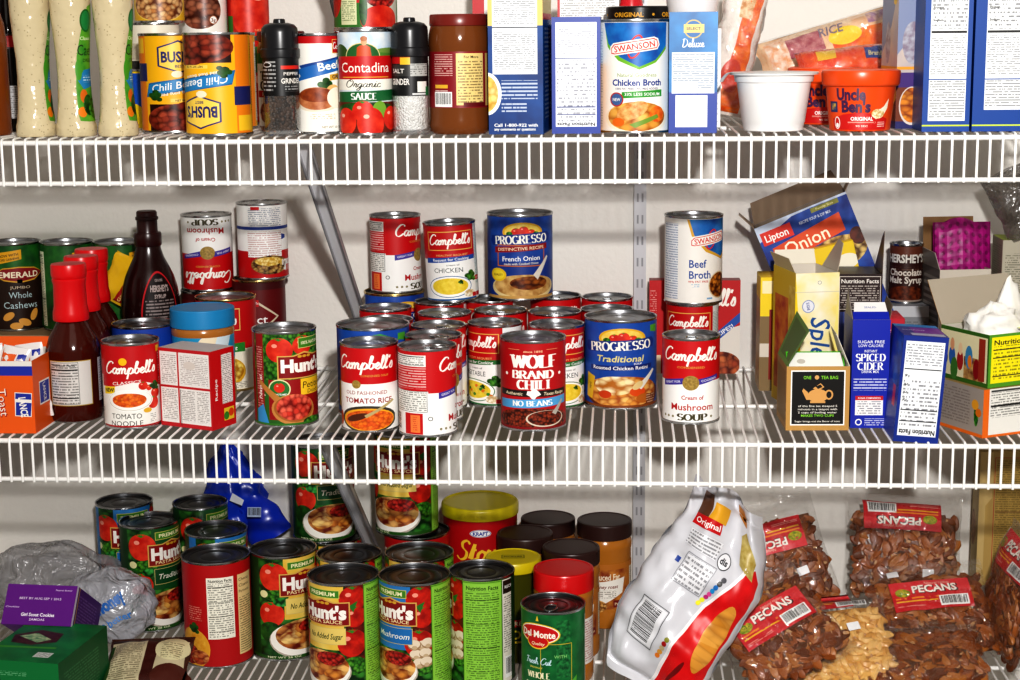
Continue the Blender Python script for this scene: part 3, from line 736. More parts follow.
def camp_tomato_noodle(L, R, H):
    base_(L, R, H, 'f1efe9'); L.r(-PI*R, H*.62, PI*R, H-3.4, 'c2121a')
    L.p([(-40, H*.49), (-20, H*.50), (0, H*.545), (15, H*.54), (40, H*.46), (40, H*.63), (-40, H*.63)], 'c2121a'); side_panel(L, R, H, -100, -44)
    L.e(-9, H*.79, 4.6, 4.6, 'f5c21a'); script(L, H*.705, -1, 60, 14); L.t('CLASSICS', -6, H*.545, 4.0, 'f3e6e0', w=32, rot=4)
    L.p([(-36, H*.40), (-20, H*.42), (-19, H*.50), (-36, H*.49)], 'f3d21c'); L.t('NEW!', -27, H*.455, 5, INK, w=14, b=.03, rot=4)
    for x, y, r in ((12, .50, 5), (28, .40, 6.5), (24, .29, 7.5), (19, .47, 3.5)): tomato(L, x, H*y, r)
    parsley(L, 26, H*.47, 1.0, LEAF_D); L.e(16, H*.21, 5, 3, 'e3b43a')
    L.e(-3, H*.335, 26, 13.5, 'fbfaf7'); L.e(-3, H*.335, 25, 12.6, 'd8d4ca'); L.e(-3, H*.34, 24, 12, 'f7f5f0'); L.e(-4, H*.34, 19, 8.6, SOUP_O)
    L.t('TOMATO', -8, H*.155, 6.6, '3c3836', w=34, b=0); L.t('NOODLE', -8, H*.07, 6.6, '3c3836', w=36, b=0)
    L.r(-40, 2.8, 40, 4.6, 'b5161c'); L.r(19, H*.06, 27, H*.17, PR('f1efe9', '888888'))
    L.r(35, H*.5, 42, H*.86, PR('c2121a', 'f0c8c0', 3)); L.r(32, H*.87, 40, H*.94, 'f0c21c')
def camp_chicken(L, R, H, band='2456a8', foot='1d5f9c', veg=False, text='CHICKEN', side=True):
    base_(L, R, H, WHT); L.r(-PI*R, H*.55, PI*R, H-3.4, 'c2141a'); L.r(-PI*R, 2.8, PI*R, H*.045, foot)
    if side:
        for s in (1,):
            L.r(34, 2.8, 66, H-3.4, 'e6ecec'); L.r(34, H*.2, 44, H*.9, PR('e6ecec', '6a9a8a', 2.0, .4)); L.r(46, H*.2, 64, H*.9, PR('e6ecec', '444444', 2.0)); L.e(38, H*.28, 8, 3.2, RED); L.t("Campbell's", 38, H*.28, 2.2, WHT, w=11, font='script'); L.r(34, H*.05, 44, H*.1, RED)
    L.frame(-30, H*.66, 30, H*.90, 1.2, 'e2b45c'); script(L, H*.785, 0, 54, 13); L.t('HEALTHY REQUEST', 2, H*.60, 2.6, 'e8b878', w=40)
    L.p([(-34, H*.50), (33, H*.53), (33, H*.585), (-34, H*.565)], band); L.t('Request for Cooking', 0, H*.546, 3.8, WHT, w=46, rot=1.5)
    L.t('cream of', 2, H*.475, 2.4, '777777', w=16); L.t(text, -4, H*.41, 6.4, '3f4a4c', w=36, b=0)
    parsley(L, 24, H*.30, 1.3); L.e(-3, H*.20, 28, 14.5, foot); L.e(-3, H*.20, 27, 13.6, 'fbfaf5'); L.e(-3, H*.205, 23, 11, SOUP_Y)
    if veg:
        for i in range(14): L.e(-20+i*3.1, H*.2+((i*37) % 13-6), 2.4, 2, ('3f8a2c', 'e0781c', 'd8c25a')[i % 3])
    L.e(22, H*.10, 8, 5, FOOD('c8a878', 'efe2c4', 'faf3e0', 4)); parsley(L, 10, H*.245, .5)
    L.r(26, H*.05, 33, H*.1, RED)
def camp_chicken_green(L, R, H): camp_chicken(L, R, H, '2f7a3a', '1f6a34')
def camp_veg_green(L, R, H): camp_chicken(L, R, H, '2a7434', '23703a', True, 'VEGETABLE')
def camp_golden(L, R, H):
    base_(L, R, H, 'c2141a'); L.r(-PI*R, 2.8, PI*R, H*.46, 'f0ead8'); side_panel(L, R, H, -110, -56, 'b5141a')
    L.frame(-36, H*.66, 34, H*.9, 1.4, 'e8c878'); script(L, H*.775, -2, 62, 14)
    L.t('Healthy Request', 2, H*.57, 4, 'f0d8a8', w=44); L.p([(-20, H*.43), (40, H*.43), (40, H*.53), (-20, H*.51)], '2f8a36'); L.t('Harvest', 14, H*.475, 6, WHT, w=30, sh=.2)
    L.e(10, H*.22, 30, 20, 'd8a832'); L.e(10, H*.23, 27, 17, FOOD('a87414', 'dcae3a', 'f2dc7a', 6)); L.r(24, H*.04, 42, H*.1, PR('f0ead8', '555555'))
def camp_upside_b(L, R, H):
    base_(L, R, H, WHT); L.r(-PI*R, H*.62, PI*R, H-3.4, 'c2141a'); L.r(-PI*R, H*.3, PI*R, H*.34, '2f4a9c')
    L.r(-26, H*.36, 24, H*.70, PR(WHT, 'b8787c', 3.0, .4)); L.r(-26, H*.06, 22, H*.30, PR(WHT, '5a6a8a', 2.6, .42)); L.r(6, H*.04, 18, H*.08, RED)
    L.r(-34, H*.70, 20, H*.93, 'b5161c'); L.e(-8, H*.80, 28, 13, FOOD('3a1a10', '9c6a34', 'd8b870', 4.5, 1.4)); L.e(-6, H*.755, 20, 6, FOOD('c89a2c', 'e8c864', 'f2e2a0', 3.5))
    L.t("Campbell's", -46, H*.80, 14, WHT, w=40, font='script', wt=.13); L.p([(-34, H*.42), (-26, H*.40), (-26, H*.48), (-34, H*.46)], '2f4a9c')
def select_maroon(L, R, H):
    base_(L, R, H, '6a1418'); L.r(-PI*R, H*.9, PI*R, H-3.4, '4c1014')
    L.p([(-44, H*.62), (-8, H*.84), (34, H*.62), (-8, H*.40)], 'd8cdb4'); L.p([(-40, H*.62), (-8, H*.81), (30, H*.62), (-8, H*.43)], '7a161c')
    L.t('Select', -8, H*.60, 12, WHT, w=48, b=.01); L.r(-14, H*.73, 4, H*.80, RED); L.t("Campbell's", -5, H*.765, 3, WHT, w=16, font='script'); L.e(0, H*.2, 34, 18, SOUP_O)
def progresso(L, R, H, kind):
    B = '1f3f8e' if kind == 'onion' else '1f50a4'
    base_(L, R, H, B); L.r(-PI*R, H*.45, PI*R, H-3.4, GRAD(B, '2a5cb4', 30))
    L.nf(-118, H*.06, -62, H*.94, 'e9e6da', INK, 3.2); L.r(64, H*.08, 120, H*.9, PR('dfe4ee', '333344', 3))
    L.e(2, H*.80, 25, 13, 'e3b32e'); L.e(2, H*.80, 22, 11, GRAD('e9c34c', 'f0d878', 8))
    for x, y, r, c in ((-6, .80, 5.5, None), (3, .82, 5.5, None), (12, .79, 5, None)): tomato(L, x, H*y, r, TOMATO)
    L.e(-14, H*.78, 4, 3, LEAF); L.e(18, H*.78, 4, 3, LEAF)
    L.p([(-38, H*.64), (38, H*.69), (40, H*.76), (36, H*.80), (-40, H*.755), (-42, H*.69)], '173a8a')
    L.t('PROGRESSO', 0, H*.715, 10.5, 'f6f4ea', w=68, rot=3, font='serif', wt=.10)
    if kind == 'onion':
        L.frame(-30, H*.40, 30, H*.655, 1.4, 'c8702c'); L.p([(-34, H*.555), (34, H*.60), (34, H*.665), (-34, H*.625)], '9c1a1c'); L.t('DISTINCTIVE RECIPE', 0, H*.61, 4.2, 'f2e0c0', w=58, rot=3)
        L.t('French Onion', 0, H*.495, 6.6, WHT, w=46, rot=2); L.t('made with Cooked Onion', 0, H*.435, 3.2, 'e8e4d8', w=42, rot=2)
        L.e(4, H*.155, 44, 17, 'e3cf9a'); L.e(4, H*.175, 40, 15, GRAD('a8763a', 'dcb878', 12)); L.e(10, H*.205, 24, 9, FOOD('4a1c0a', '7c3a14', 'b06a2c', 5, 2)); L.p([(14, H*.3), (34, H*.52), (36, H*.5), (20, H*.24)], 'ded8cc')
        L.e(-30, H*.30, 12, 9, 'e8c41c', 14); L.e(-30, H*.30, 9, 6.5, 'f0d83c'); L.t('QUALITY', -30, H*.30, 3, '7a5a10', w=14)
        L.r(-50, 2.8, 50, H*.055, 'caa05c')
    else:
        L.t('Traditional', 0, H*.575, 8.2, 'e8dc8c', w=50, sh=.15); L.t('SOUP', 18, H*.515, 2.4, WHT, w=9)
        L.p([(-34, H*.435), (36, H*.455), (36, H*.505), (-34, H*.49)], '1a2f78'); L.t('Roasted Chicken Rotini', 0, H*.47, 4.6, WHT, w=60)
        L.e(4, H*.165, 46, 19, '6a2a10'); L.e(2, H*.2, 42, 20, FOOD('a8581c', 'd88c34', 'f2cc7c', 6.5, 1.5)); L.e(-6, H*.27, 22, 12, FOOD('b8742c', 'f0dca0', 'faf0cc', 7, 2.0)); L.e(18, H*.2, 9, 6, 'd8561c'); L.e(-16, H*.17, 7, 5, 'c8481c')
        L.p([(16, H*.26), (38, H*.44), (41, H*.42), (22, H*.22)], 'e6e2d6'); L.e(18, H*.27, 7, 4, 'e0c890', rot=40); L.e(26, H*.12, 10, 6, 'b86a24')
        L.p([(-42, H*.12), (-32, H*.10), (-28, H*.36), (-40, H*.40)], 'e0b42c'); L.t('NEW', -35, H*.25, 3, '5a3a10', w=8, rot=80); L.p([(34, H*.86), (46, H*.84), (46, H*.93), (34, H*.93)], '5aa83a')
        L.r(-60, 2.8, 60, H*.05, '8a4a1c'); L.r(28, H*.05, 42, H*.16, PR('7a3a14', 'e0c0a0', 3))
def prog_onion(L, R, H): progresso(L, R, H, 'onion')
def prog_rotini(L, R, H): progresso(L, R, H, 'rotini')
def prog_plain(L, R, H): progresso(L, R, H, 'rotini'); L.p([(6, H*.93), (30, H*.82), (36, H*.86), (14, H*.94)], '4fa63a')
def wolf(L, R, H):
    base_(L, R, H, 'b8141c'); L.nf(-104, H*.08, -56, H*.93, 'f0e8dc', INK, 3); L.r(58, H*.1, 104, H*.9, PR('b8141c', 'f0d0c0', 3))
    L.t('since 1895', 0, H*.885, 2.6, 'f0d0a8', w=20); L.r(-28, H*.90, -14, H*.905, 'e0a878'); L.r(14, H*.90, 28, H*.905, 'e0a878')
    L.t('WOLF', 0, H*.775, 14.5, 'fbf6ee', w=52, font='serif', wt=.125); L.t('BRAND', 0, H*.63, 9.2, 'fbf6ee', w=46, font='serif', wt=.11); L.t('CHILI', 0, H*.52, 10.5, 'fbf6ee', w=36, font='serif', wt=.12)
    for x in (-31, 31): L.e(x, H*.63, 2.2, 2.2, 'fbf6ee', 5)
    L.r(-42, H*.385, 42, H*.455, '241a16'); L.t('Authentic', -22, H*.418, 4, 'f0e0c0', w=22, sh=.2); L.t('Texas Recipe', 24, H*.418, 4, 'f0e0c0', w=26, sh=.2)
    L.p([(-6, H*.45), (-2, H*.45), (-2, H*.475), (3, H*.47), (6, H*.44), (8, H*.41), (3, H*.385), (1, H*.35), (-2, H*.37), (-4, H*.395), (-7, H*.41)], 'fbf6ee')
    L.p([(-42, H*.245), (42, H*.285), (42, H*.38), (-42, H*.34)], '5aa7d8'); L.t('NO BEANS', -1, H*.312, 6.2, WHT, w=44, rot=1.6, font='serif', wt=.10)
    L.e(0, H*.12, 44, H*.135, CHILI); L.e(14, H*.14, 22, 10, 'd8cbb8'); L.e(14, H*.145, 20, 9, CHILI); L.p([(20, H*.2), (34, H*.34), (36, H*.32), (25, H*.17)], 'b9b2a8'); L.r(-80, 2.8, 80, H*.05, '8c0f14')
def swanson(L, R, H, kind):
    base_(L, R, H, 'f1eee8'); B = GRAD('1a4c9c', '2a86cc', 30)
    x = 20 if kind == 'beef' else 0
    if kind == 'chicken':
        L.p([(-37, H*.95), (37, H*.95), (37, H*.74), (22, H*.62), (4, H*.56), (-18, H*.64), (-32, H*.76)], '7ab83a'); L.p([(-38, H*.97), (38, H*.97), (37, H*.77), (22, H*.645), (4, H*.585), (-16, H*.67), (-31, H*.79)], B)
        L.frame(-52, H*.05, -41, H*.92, .3, '9ab0c8'); L.r(-51, H*.06, -42, H*.9, PR('e6edf2', '8aa0b8', 3)); 
        L.nf(50, H*.1, 84, H*.9)
    else:
        L.p([(-12, H*.965), (60, H*.965), (60, H*.62), (40, H*.50), (12, H*.60), (-6, H*.78)], 'd8a83a'); L.p([(-9, H*.965), (60, H*.965), (60, H*.65), (38, H*.535), (14, H*.63), (-3, H*.79)], B)
        L.r(-50, H*.06, -24, H*.92, PR('eceff2', '7a88a8', 3.2, .38))
    y = H*(.76 if kind == 'chicken' else .74); L.e(x, y, 7, 14, 'd82a24', rot=-20); L.e(x, y, 5.2, 12, '2a6ab8', rot=-20)
    L.p([(x-28, y-9), (x-23, y-10), (x+24, y-3), (x+27, y+2), (x+25, y+9), (x+20, y+11), (x-24, y+4), (x-28, y)], 'f4f0e8')
    L.p([(x-26.5, y-7.6), (x-22.5, y-8.4), (x+23.4, y-1.6), (x+25.4, y+2.4), (x+23.6, y+7.6), (x+19.6, y+9.3), (x-23, y+2.6), (x-26.5, y-1)], 'd82a24')
    L.p([(x-25.6, y-6.6), (x-22, y-7.4), (x+22.8, y-.8), (x+24.3, y+2.6), (x+22.8, y+6.8), (x+19, y+8.3), (x-22.2, y+1.8), (x-25.6, y-1.6)], 'f4f0e8')
    L.t('SWANSON', x-1, y+.4, 7, 'd82a24', w=44, rot=8.5, b=.015)
    if kind == 'chicken':
        L.t('Natural Goodness', 2, H*.515, 4.4, '7a9a4a', w=42, b=0); L.t('Chicken Broth', 2, H*.45, 7.2, '1f3f8e', w=54, b=.03); L.t('100% FAT FREE - NO MSG ADDED', 2, H*.395, 2.4, '555577', w=46)
        L.p([(-14, H*.31), (30, H*.325), (30, H*.385), (-14, H*.365)], '3a9a3a'); L.t('33% LESS SODIUM', 8, H*.347, 3.4, WHT, w=38)
        L.e(2, H*.135, 37, H*.14, 'f0e8d4'); L.e(2, H*.15, 33, H*.13, FOOD('a85c14', 'd8963a', 'f0c870', 9, 1.5)); L.e(-3, H*.2, 18, 9, GRAD('c87a2c', 'eac080', 7), rot=24); L.e(24, H*.17, 9, 9, GRAD('d85a14', 'f08a2c', 6)); L.p([(-6, H*.08), (24, H*.17), (26, H*.14), (0, H*.05)], '7a9a3a'); L.e(-18, H*.10, 7, 5, 'e0701c')
        L.e(-20, H*.30, 8, 8, 'b8342c'); L.e(-20, H*.30, 6.6, 6.6, '4a6a9c'); L.t('NEW', -20, H*.30, 3.4, WHT, w=9)
    else:
        L.t('Beef', 2, H*.47, 10.5, '1f4c9c', w=22, b=.015); L.t('Broth', 5, H*.345, 10.5, '1f4c9c', w=28, b=.015); L.t('99% FAT FREE', 3, H*.265, 2.6, 'c8403a', w=26); L.r(-6, H*.2, 4, H*.24, PR('f1eee8', '5aa0c8', 2))
        L.e(34, H*.215, 18, 18, 'd8c8a8'); L.e(34, H*.215, 16.5, 16.5, FOOD('4a1a0a', '8a4a1c', 'd88a34', 5)); L.r(14, H*.06, 22, H*.08, '8ab0d0')
def swan_beef(L, R, H): swanson(L, R, H, 'beef')
def swan_chick(L, R, H): swanson(L, R, H, 'chicken')
def hunts_logo(L, x, y, s, sub=None):
    L.p([(x-32*s, y-13*s), (x+32*s, y-13*s), (x+32*s, y+15*s), (x+14*s, y+15*s), (x, y+19*s), (x-14*s, y+15*s), (x-32*s, y+15*s)], 'd8b060')
    L.p([(x-30.5*s, y-11.6*s), (x+30.5*s, y-11.6*s), (x+30.5*s, y+13.6*s), (x+13*s, y+13.6*s), (x, y+17*s), (x-13*s, y+13.6*s), (x-30.5*s, y+13.6*s)], '8c1216')
    L.t("Hunt's", x, y+3*s, 15*s, 'fbf6ee', w=56*s, b=.05)
    for k in (-1, 0, 1): L.e(x+k*6*s, y+13.3*s, 2.8*s, 1.6*s, 'd8a83a')
    if sub: L.t(sub, x, y-8*s, 4.2*s, 'f2dfae', w=46*s, b=.02)
def hunts_petite(L, R, H):
    base_(L, R, H, '2e6a26'); L.r(-PI*R, H*.5, PI*R, H-3.4, LEAF); L.r(-96, 2.8, -52, H-3.4, 'a8141a'); L.nf(-120, H*.1, -98, H*.9)
    L.t('diced', -40, H*.45, 6, 'f0e0d0', w=30, rot=-80, sh=.2); L.r(-49, 2.8, -36, H-3.4, '9c1a20'); L.r(-48, H*.2, -38, H*.85, PR('9c1a20', 'e0b0a8', 3)); L.p([(-49, 2.8), (-30, 2.8), (-38, H*.24), (-49, H*.18)], '3f9ad0'); L.t('Natural', -42, H*.42, 5, 'f3e8e0', w=30, rot=88, sh=.2)
    tomato(L, -16, H*.81, 15, TOMATO); tomato(L, 12, H*.85, 12, TOMATO); L.r(6, H*.82, 42, H*.93, '4c8a2c'); L.frame(6, H*.82, 42, H*.93, .7, 'e8d88a'); L.t('100% NATURAL', 26, H*.875, 4, 'f6f2cc', w=32, b=.02)
    L.r(-30, H*.08, 56, H*.5, '9c1418'); hunts_logo(L, 14, H*.62, 1.02)
    L.p([(8, H*.33), (50, H*.33), (50, H*.5), (8, H*.5)], 'f2c832'); L.t('Petite', 24, H*.435, 8.5, '2a1c10', w=27, sh=.12, b=0); L.t('Diced', 26, H*.365, 5, '2a1c10', w=18, sh=.12, b=0)
    L.e(-17, H*.405, 13, 12, 'e8e0b0'); L.e(-17, H*.405, 11.5, 10.5, '2f7a34'); tomato(L, -17, H*.42, 6); L.t('FLASHSTEAMED', -17, H*.35, 2.4, WHT, w=18)
    L.e(0, H*.185, 27, 19, 'c88c4c', rot=-6); L.p([(-22, H*.27), (-44, H*.46), (-42, H*.5), (-16, H*.32)], 'c08444'); L.e(0, H*.195, 24, 16.5, 'a86a30', rot=-6); L.e(1, H*.21, 22, 16, FOOD('7c120c', 'd0382a', 'ee7a62', 6.5, 1.0, .3, .6)); L.e(24, H*.05, 14, 5, LEAF); L.r(-90, 2.8, 90, H*.045, '3a7a2a')
def hunts_sauce(L, R, H, kind):
    pal = {'trad': ('1f5a2c', '1f5a2c', 'Traditional', 'f3efe0', '17502a'), 'nosugar': ('e0b43a', 'f0d878', 'No Added Sugar', '22401c', 'e9cf78'), 'mush': ('2a78b8', '3f8ac8', 'Mushroom', 'f3f2e8', '2a78b8')}[kind]
    base_(L, R, H, '17431c'); L.r(-60, 2.8, 62, H*.97, FOOD('0c2c10', '1f5a24', '4a9a3a', 9, 1.4)); L.r(36, H*.3, 60, H-3.4, GRAD('7c160e', '3a1a10', 16))
    L.r(-24, H*.40, 34, H-3.4, GRAD(pal[0], pal[1], 40) if kind != 'trad' else pal[0])
    for x, y, r in ((-38, .81, 19), (-42, .45, 17), (46, .86, 17), (48, .70, 14), (44, .46, 18)): tomato(L, x, H*y, r, TOMATO if x < 0 else TOMATO_D)
    L.e(-34, H*.63, 17, 8, LEAF); L.e(-27, H*.57, 12, 6, FOOD('0d3a14', '2f9a3c', '5ac86a', 6)); L.e(-44, H*.28, 16, 14, LEAF_D); L.e(-52, H*.64, 6, 5, 'e8e4b0'); L.e(46, H*.25, 16, 12, LEAF); L.p([(40, H*.80), (52, H*.84), (46, H*.74)], '2f7a2c')
    if kind == 'mush': L.r(-66, H*.1, -52, H-3.4, '2a78b8')
    if kind == 'mush':
        for x, y in ((48, .44), (40, .36), (52, .37), (44, .28), (55, .46), (38, .45), (53, .29)): L.e(x, H*y, 8.5, 7, 'a88a68'); L.e(x-.6, H*y+1.2, 7.6, 5.6, 'e6d6c0'); L.e(x, H*y-3.5, 3.4, 2.6, 'c8b090')
    L.r(60, 2.8, 112, H-3.4, '8cc648'); L.nf(62, H*.04, 110, H*.955, '96cc50', '22380f', 3.0); L.frame(60, H*.02, 112, H*.97, .8, '3a6a1c')
    L.r(113, H*.02, 140, H*.97, 'e8e4d8'); L.r(114, H*.84, 139, H*.96, '2a1c18'); L.t('RECIPE', 126, H*.9, 4, WHT, w=18); L.r(115, H*.3, 138, H*.82, PR('e8e4d8', '333333', 3)); L.bars(117, H*.06, 137, H*.26)
    L.r(-19, H*.87, 29, H*.945, '4c8a2c'); L.frame(-19, H*.87, 29, H*.945, .8, 'd8cf70'); L.t('PREMIUM', 5, H*.908, 5.2, 'f2eec0', w=37, b=.03)
    L.r(-22, H*.45, 36, H*.60, pal[4]); L.frame(-22, H*.45, 36, H*.6, .7, 'd8c480'); L.t(pal[2], 8, H*.525, 7.6, pal[3], w=48, sh=.25, b=.01)
    hunts_logo(L, 6, H*.72, 1.12, 'PASTA SAUCE')
    L.e(-2, H*.20, 44, 25, 'b8aea0'); L.e(-2, H*.21, 42.5, 24, 'f4f0e8'); L.e(1, H*.245, 38, 21, FOOD('6a1a0c', 'c8742c', 'efc27a', 9.5, 1.6, .35, .6, 1.2)); L.e(14, H*.32, 20, 9, CHUNK_R); L.e(-16, H*.22, 15, 9, FOOD('8a3a10', 'e0a850', 'f6dc98', 8, 2.0, .4, .6, 1.2)); L.e(20, H*.18, 14, 7, FOOD('7a2a0c', 'd8862c', 'f0c070', 8, 1.6))
    L.r(-90, 2.8, 60, H*.05, '2a5a1c'); L.t('NET WT 26 OZ', -26, H*.038, 2.6, 'e8e8c8', w=46)
def hs_trad(L, R, H): hunts_sauce(L, R, H, 'trad')
def hs_nosugar(L, R, H): hunts_sauce(L, R, H, 'nosugar')
def hs_mush(L, R, H): hunts_sauce(L, R, H, 'mush')
def red_recipe(L, R, H):
    base_(L, R, H, 'b8161c'); L.nf(-14, H*.28, 22, H*.86, 'f3f0e2', '26221e', 3.0); L.r(28, H*.10, 56, H*.86, 'e8cf98'); L.r(30, H*.12, 54, H*.64, PR('e8cf98', '4a3a22', 3.2, .4)); 
    for i, s in enumerate(('Cheesy', 'Classic', 'Parmesan')): L.t(s, 40, H*(.81-.055*i), 4.2, '3a2a18', w=20, b=0)
    L.e(-38, H*.18, 26, 28, 'e3a83a'); L.e(-36, H*.22, 18, 22, GRAD('d8901c', 'f0c050', 10)); L.e(-44, H*.12, 16, 14, CHUNK_R); L.e(-28, H*.1, 14, 10, PASTA_R); parsley(L, -36, H*.36, 1.3, LEAF_D); L.r(-44, H*.45, -22, H*.58, PR('b8161c', 'e0a090', 3)); L.r(62, H*.1, 120, H*.9, TOMATO_D)
def corn(L, R, H):
    G = GRAD('0f5c30', '1f7a3e', 20); base_(L, R, H, G); L.r(-110, H*.05, -60, H*.9, PR('0f5c30', 'd8e8c8', 3)); L.nf(62, H*.08, 104, H*.9)
    L.r(12, H*.35, 30, H*.92, GRAD('0d4a28', '2f8a4a', 5)); L.frame(-8, H*.30, 32, H*.69, .8, 'd8b83a')
    L.e(-12, H*.78, 29, 13, 'f0c83a'); L.e(-12, H*.78, 27.6, 11.8, 'f6f2e6'); L.e(-12, H*.78, 26.4, 10.8, 'c8181c'); L.e(-12, H*.70, 15, 9, 'f0c83a'); L.e(-12, H*.705, 14, 8, 'c8181c'); L.t('Del Monte', -12, H*.78, 8.6, 'fbf6ea', w=46, b=.03); L.t('Quality', -11, H*.685, 4, 'f6e6c0', w=18, sh=.2)
    L.p([(-14, H*.905), (-10, H*.905), (-12, H*.96)], 'f0c83a')
    L.t('WITH', 17, H*.565, 4, '8ac878', w=16); L.t('Fresh Cut', -12, H*.505, 8, 'cfe8f0', w=36, font='script', wt=.11, sh=.2); L.t('SPECIALLY', -14, H*.445, 2.2, 'e8d860', w=18)
    L.t('WHOLE', -12, H*.37, 7.4, 'f3ecc8', w=32, font='serif', wt=.10); L.t('KERNEL CORN', -2, H*.265, 7.4, 'f3ecc8', w=56, font='serif', wt=.10)
    K = FOOD('b88410', 'eab820', 'f8e060', 3.6, 1.0, .35, .6)
    L.e(-18, H*.13, 36, 14, K); L.e(20, H*.20, 24, 8, K, rot=8); L.e(16, H*.12, 26, 9, K, rot=-14); L.e(8, H*.17, 8.5, 8.5, 'c89018'); L.e(8, H*.17, 7.5, 7.5, 'eec850'); L.p([(24, H*.26), (40, H*.36), (38, H*.24)], '5aa83a')
def bush(L, R, H):
    Y = 'f3b81c'; base_(L, R, H, Y); L.r(-60, 2.8, -38, H-3.4, 'ee8a1c'); L.r(44, 2.8, 80, H-3.4, 'ee8c1e'); L.nf(82, H*.08, 116, H*.9); L.r(-110, H*.1, -64, H*.9, PR(Y, '3a2a10', 3)); L.r(-62, H*.52, -36, H*.70, '2a2f6a'); L.r(-66, H*.80, -40, H*.95, 'f6c832')
    L.p([(-22, H*.67), (-22, H*.86), (-8, H*.90), (0, H*.93), (8, H*.90), (24, H*.86), (24, H*.67), (1, H*.60)], '2a2c6c'); L.p([(-20, H*.68), (-20, H*.85), (-8, H*.885), (0, H*.912), (8, H*.885), (22, H*.85), (22, H*.68), (1, H*.615)], 'f5d25c')
    L.t("BUSH'S", 1, H*.765, 12.5, '2a2c6c', w=38, b=.035); L.t('BEST', 1, H*.67, 3.2, '2a2c6c', w=10); L.e(-2, H*.59, 6, 4, 'f2e8cc')
    L.p([(-38, H*.36), (30, H*.46), (32, H*.60), (26, H*.58), (-34, H*.50)], '1f6aa0'); L.p([(-36, H*.375), (28, H*.47), (30, H*.585), (-34, H*.485)], '2a86c0'); L.t('Chili Beans', -3, H*.482, 8.6, WHT, w=54, rot=8.5, sh=.2, b=.01); L.t('Mild Red Beans', -3, H*.405, 3.2, 'f0ece0', w=40, rot=8.5)
    L.r(-34, 2.8, 34, H*.29, '2c0c08'); L.e(0, H*.14, 37, H*.155, BEANS); L.e(14, H*.26, 20, 7, BEANS); parsley(L, -27, H*.36, 1.2, LEAF_D); L.r(-10, H*.31, 20, H*.345, 'f0d060'); L.t('NET WT 16 OZ', 6, H*.327, 2.4, '5a3a10', w=22)
def contadina(L, R, H):
    base_(L, R, H, 'd9e2e6'); L.r(-PI*R, H*.68, PI*R, H-3.4, GRAD('bcd4e8', 'e8ecec', 20)); L.e(30, H*.74, 22, 9, '5a8a3a'); L.e(-34, H*.76, 14, 12, '3a5a24'); L.e(34, H*.8, 22, 3, '7a9a4a'); L.nf(-112, H*.06, -58, H*.92); L.r(58, H*.1, 110, H*.9, PR('e6e0d0', '444444', 3))
    L.e(-3, H*.74, 21, 16, 'e8d8a0'); L.e(-3, H*.74, 20, 15, '2e6a34'); L.p([(-10, H*.72), (8, H*.72), (6, H*.83), (2, H*.85), (-5, H*.85), (-9, H*.83)], 'c8501c'); L.e(-1, H*.885, 3.6, 4.6, 'd8a070'); L.e(-1, H*.91, 4, 3, 'b06a34')
    L.r(-PI*R*.42, H*.52, PI*R*.42, H*.735, 'c2181c'); L.p([(-38, H*.55), (-20, H*.545), (38, H*.56), (38, H*.75), (-38, H*.745)], 'c2181c'); L.t('Contadina', 0, H*.645, 11.5, 'fbf6ec', w=62, b=.005); L.r(-30, H*.545, 30, H*.555, 'e0a040')
    L.r(-44, H*.43, 44, H*.53, 'f4f0e4'); L.t('Organic', -3, H*.485, 8.5, '3a3a34', w=42, font='script', wt=.09, sh=.25)
    L.p([(-40, H*.31), (40, H*.33), (40, H*.43), (-40, H*.41)], '1f6a3a'); L.t('SAUCE', -3, H*.37, 7, WHT, w=30, font='serif', wt=.10)
    L.r(-50, 2.8, 50, H*.315, '6a2414'); L.e(0, H*.24, 42, 9, LEAF_D); L.e(16, H*.24, 9, 10, '7aa83a'); tomato(L, -4, H*.23, 12, TOMATO)
    for x, y, r in ((-26, .13, 15), (5, .115, 17), (33, .16, 13)): L.e(x, H*y, r*.95, r*1.05, TOMATO); L.e(x-r*.3, H*y+r*.45, r*.2, r*.14, 'f6b8a4')
def beefgravy(L, R, H):
    base_(L, R, H, 'f3f0e8'); L.r(-PI*R, H*.90, PI*R, H-3.4, 'c2141a'); L.r(-104, H*.05, -56, H*.9, PR('f3f0e8', '444444', 3))
    L.r(18, H*.80, 44, H*.94, 'b8141a'); L.frame(18, H*.8, 44, H*.94, .8, 'e0b060'); L.t("Campbell's", 31, H*.87, 7, WHT, w=24, font='script', wt=.13)
    L.p([(-26, H*.60), (40, H*.72), (44, H*.80), (-24, H*.68), (-20, H*.645)], '1a4c94'); L.p([(-28, H*.52), (40, H*.66), (40, H*.78), (-28, H*.64), (-22, H*.58)], '2a72b8'); L.t('Beef', 14, H*.685, 9.5, 'fbf6ea', w=28, rot=9, font=None, b=.02)
    L.p([(14, H*.53), (40, H*.56), (40, H*.62), (14, H*.59)], 'd8a83a'); L.t('GRAVY', 27, H*.575, 4.2, '2a2a50', w=20, rot=5, b=.02)
    parsley(L, 8, H*.47, 1.4, LEAF_D); L.e(18, H*.44, 8, 6, 'e0b878'); L.e(-2, H*.30, 26, 9, 'e8ddc8'); L.e(-2, H*.355, 25, 13, GRAD('a85c34', 'cd8a5c', 10)); L.e(-2, H*.39, 22, 8, GRAD('7c3414', 'a85428', 8)); L.e(22, H*.36, 12, 12, 'efe6d6'); L.t('NET WT 10 OZ', 16, H*.07, 2.6, '8a7a5a', w=26); L.r(-10, H*.15, 20, H*.2, PR('f3f0e8', 'c8a868', 2.4))
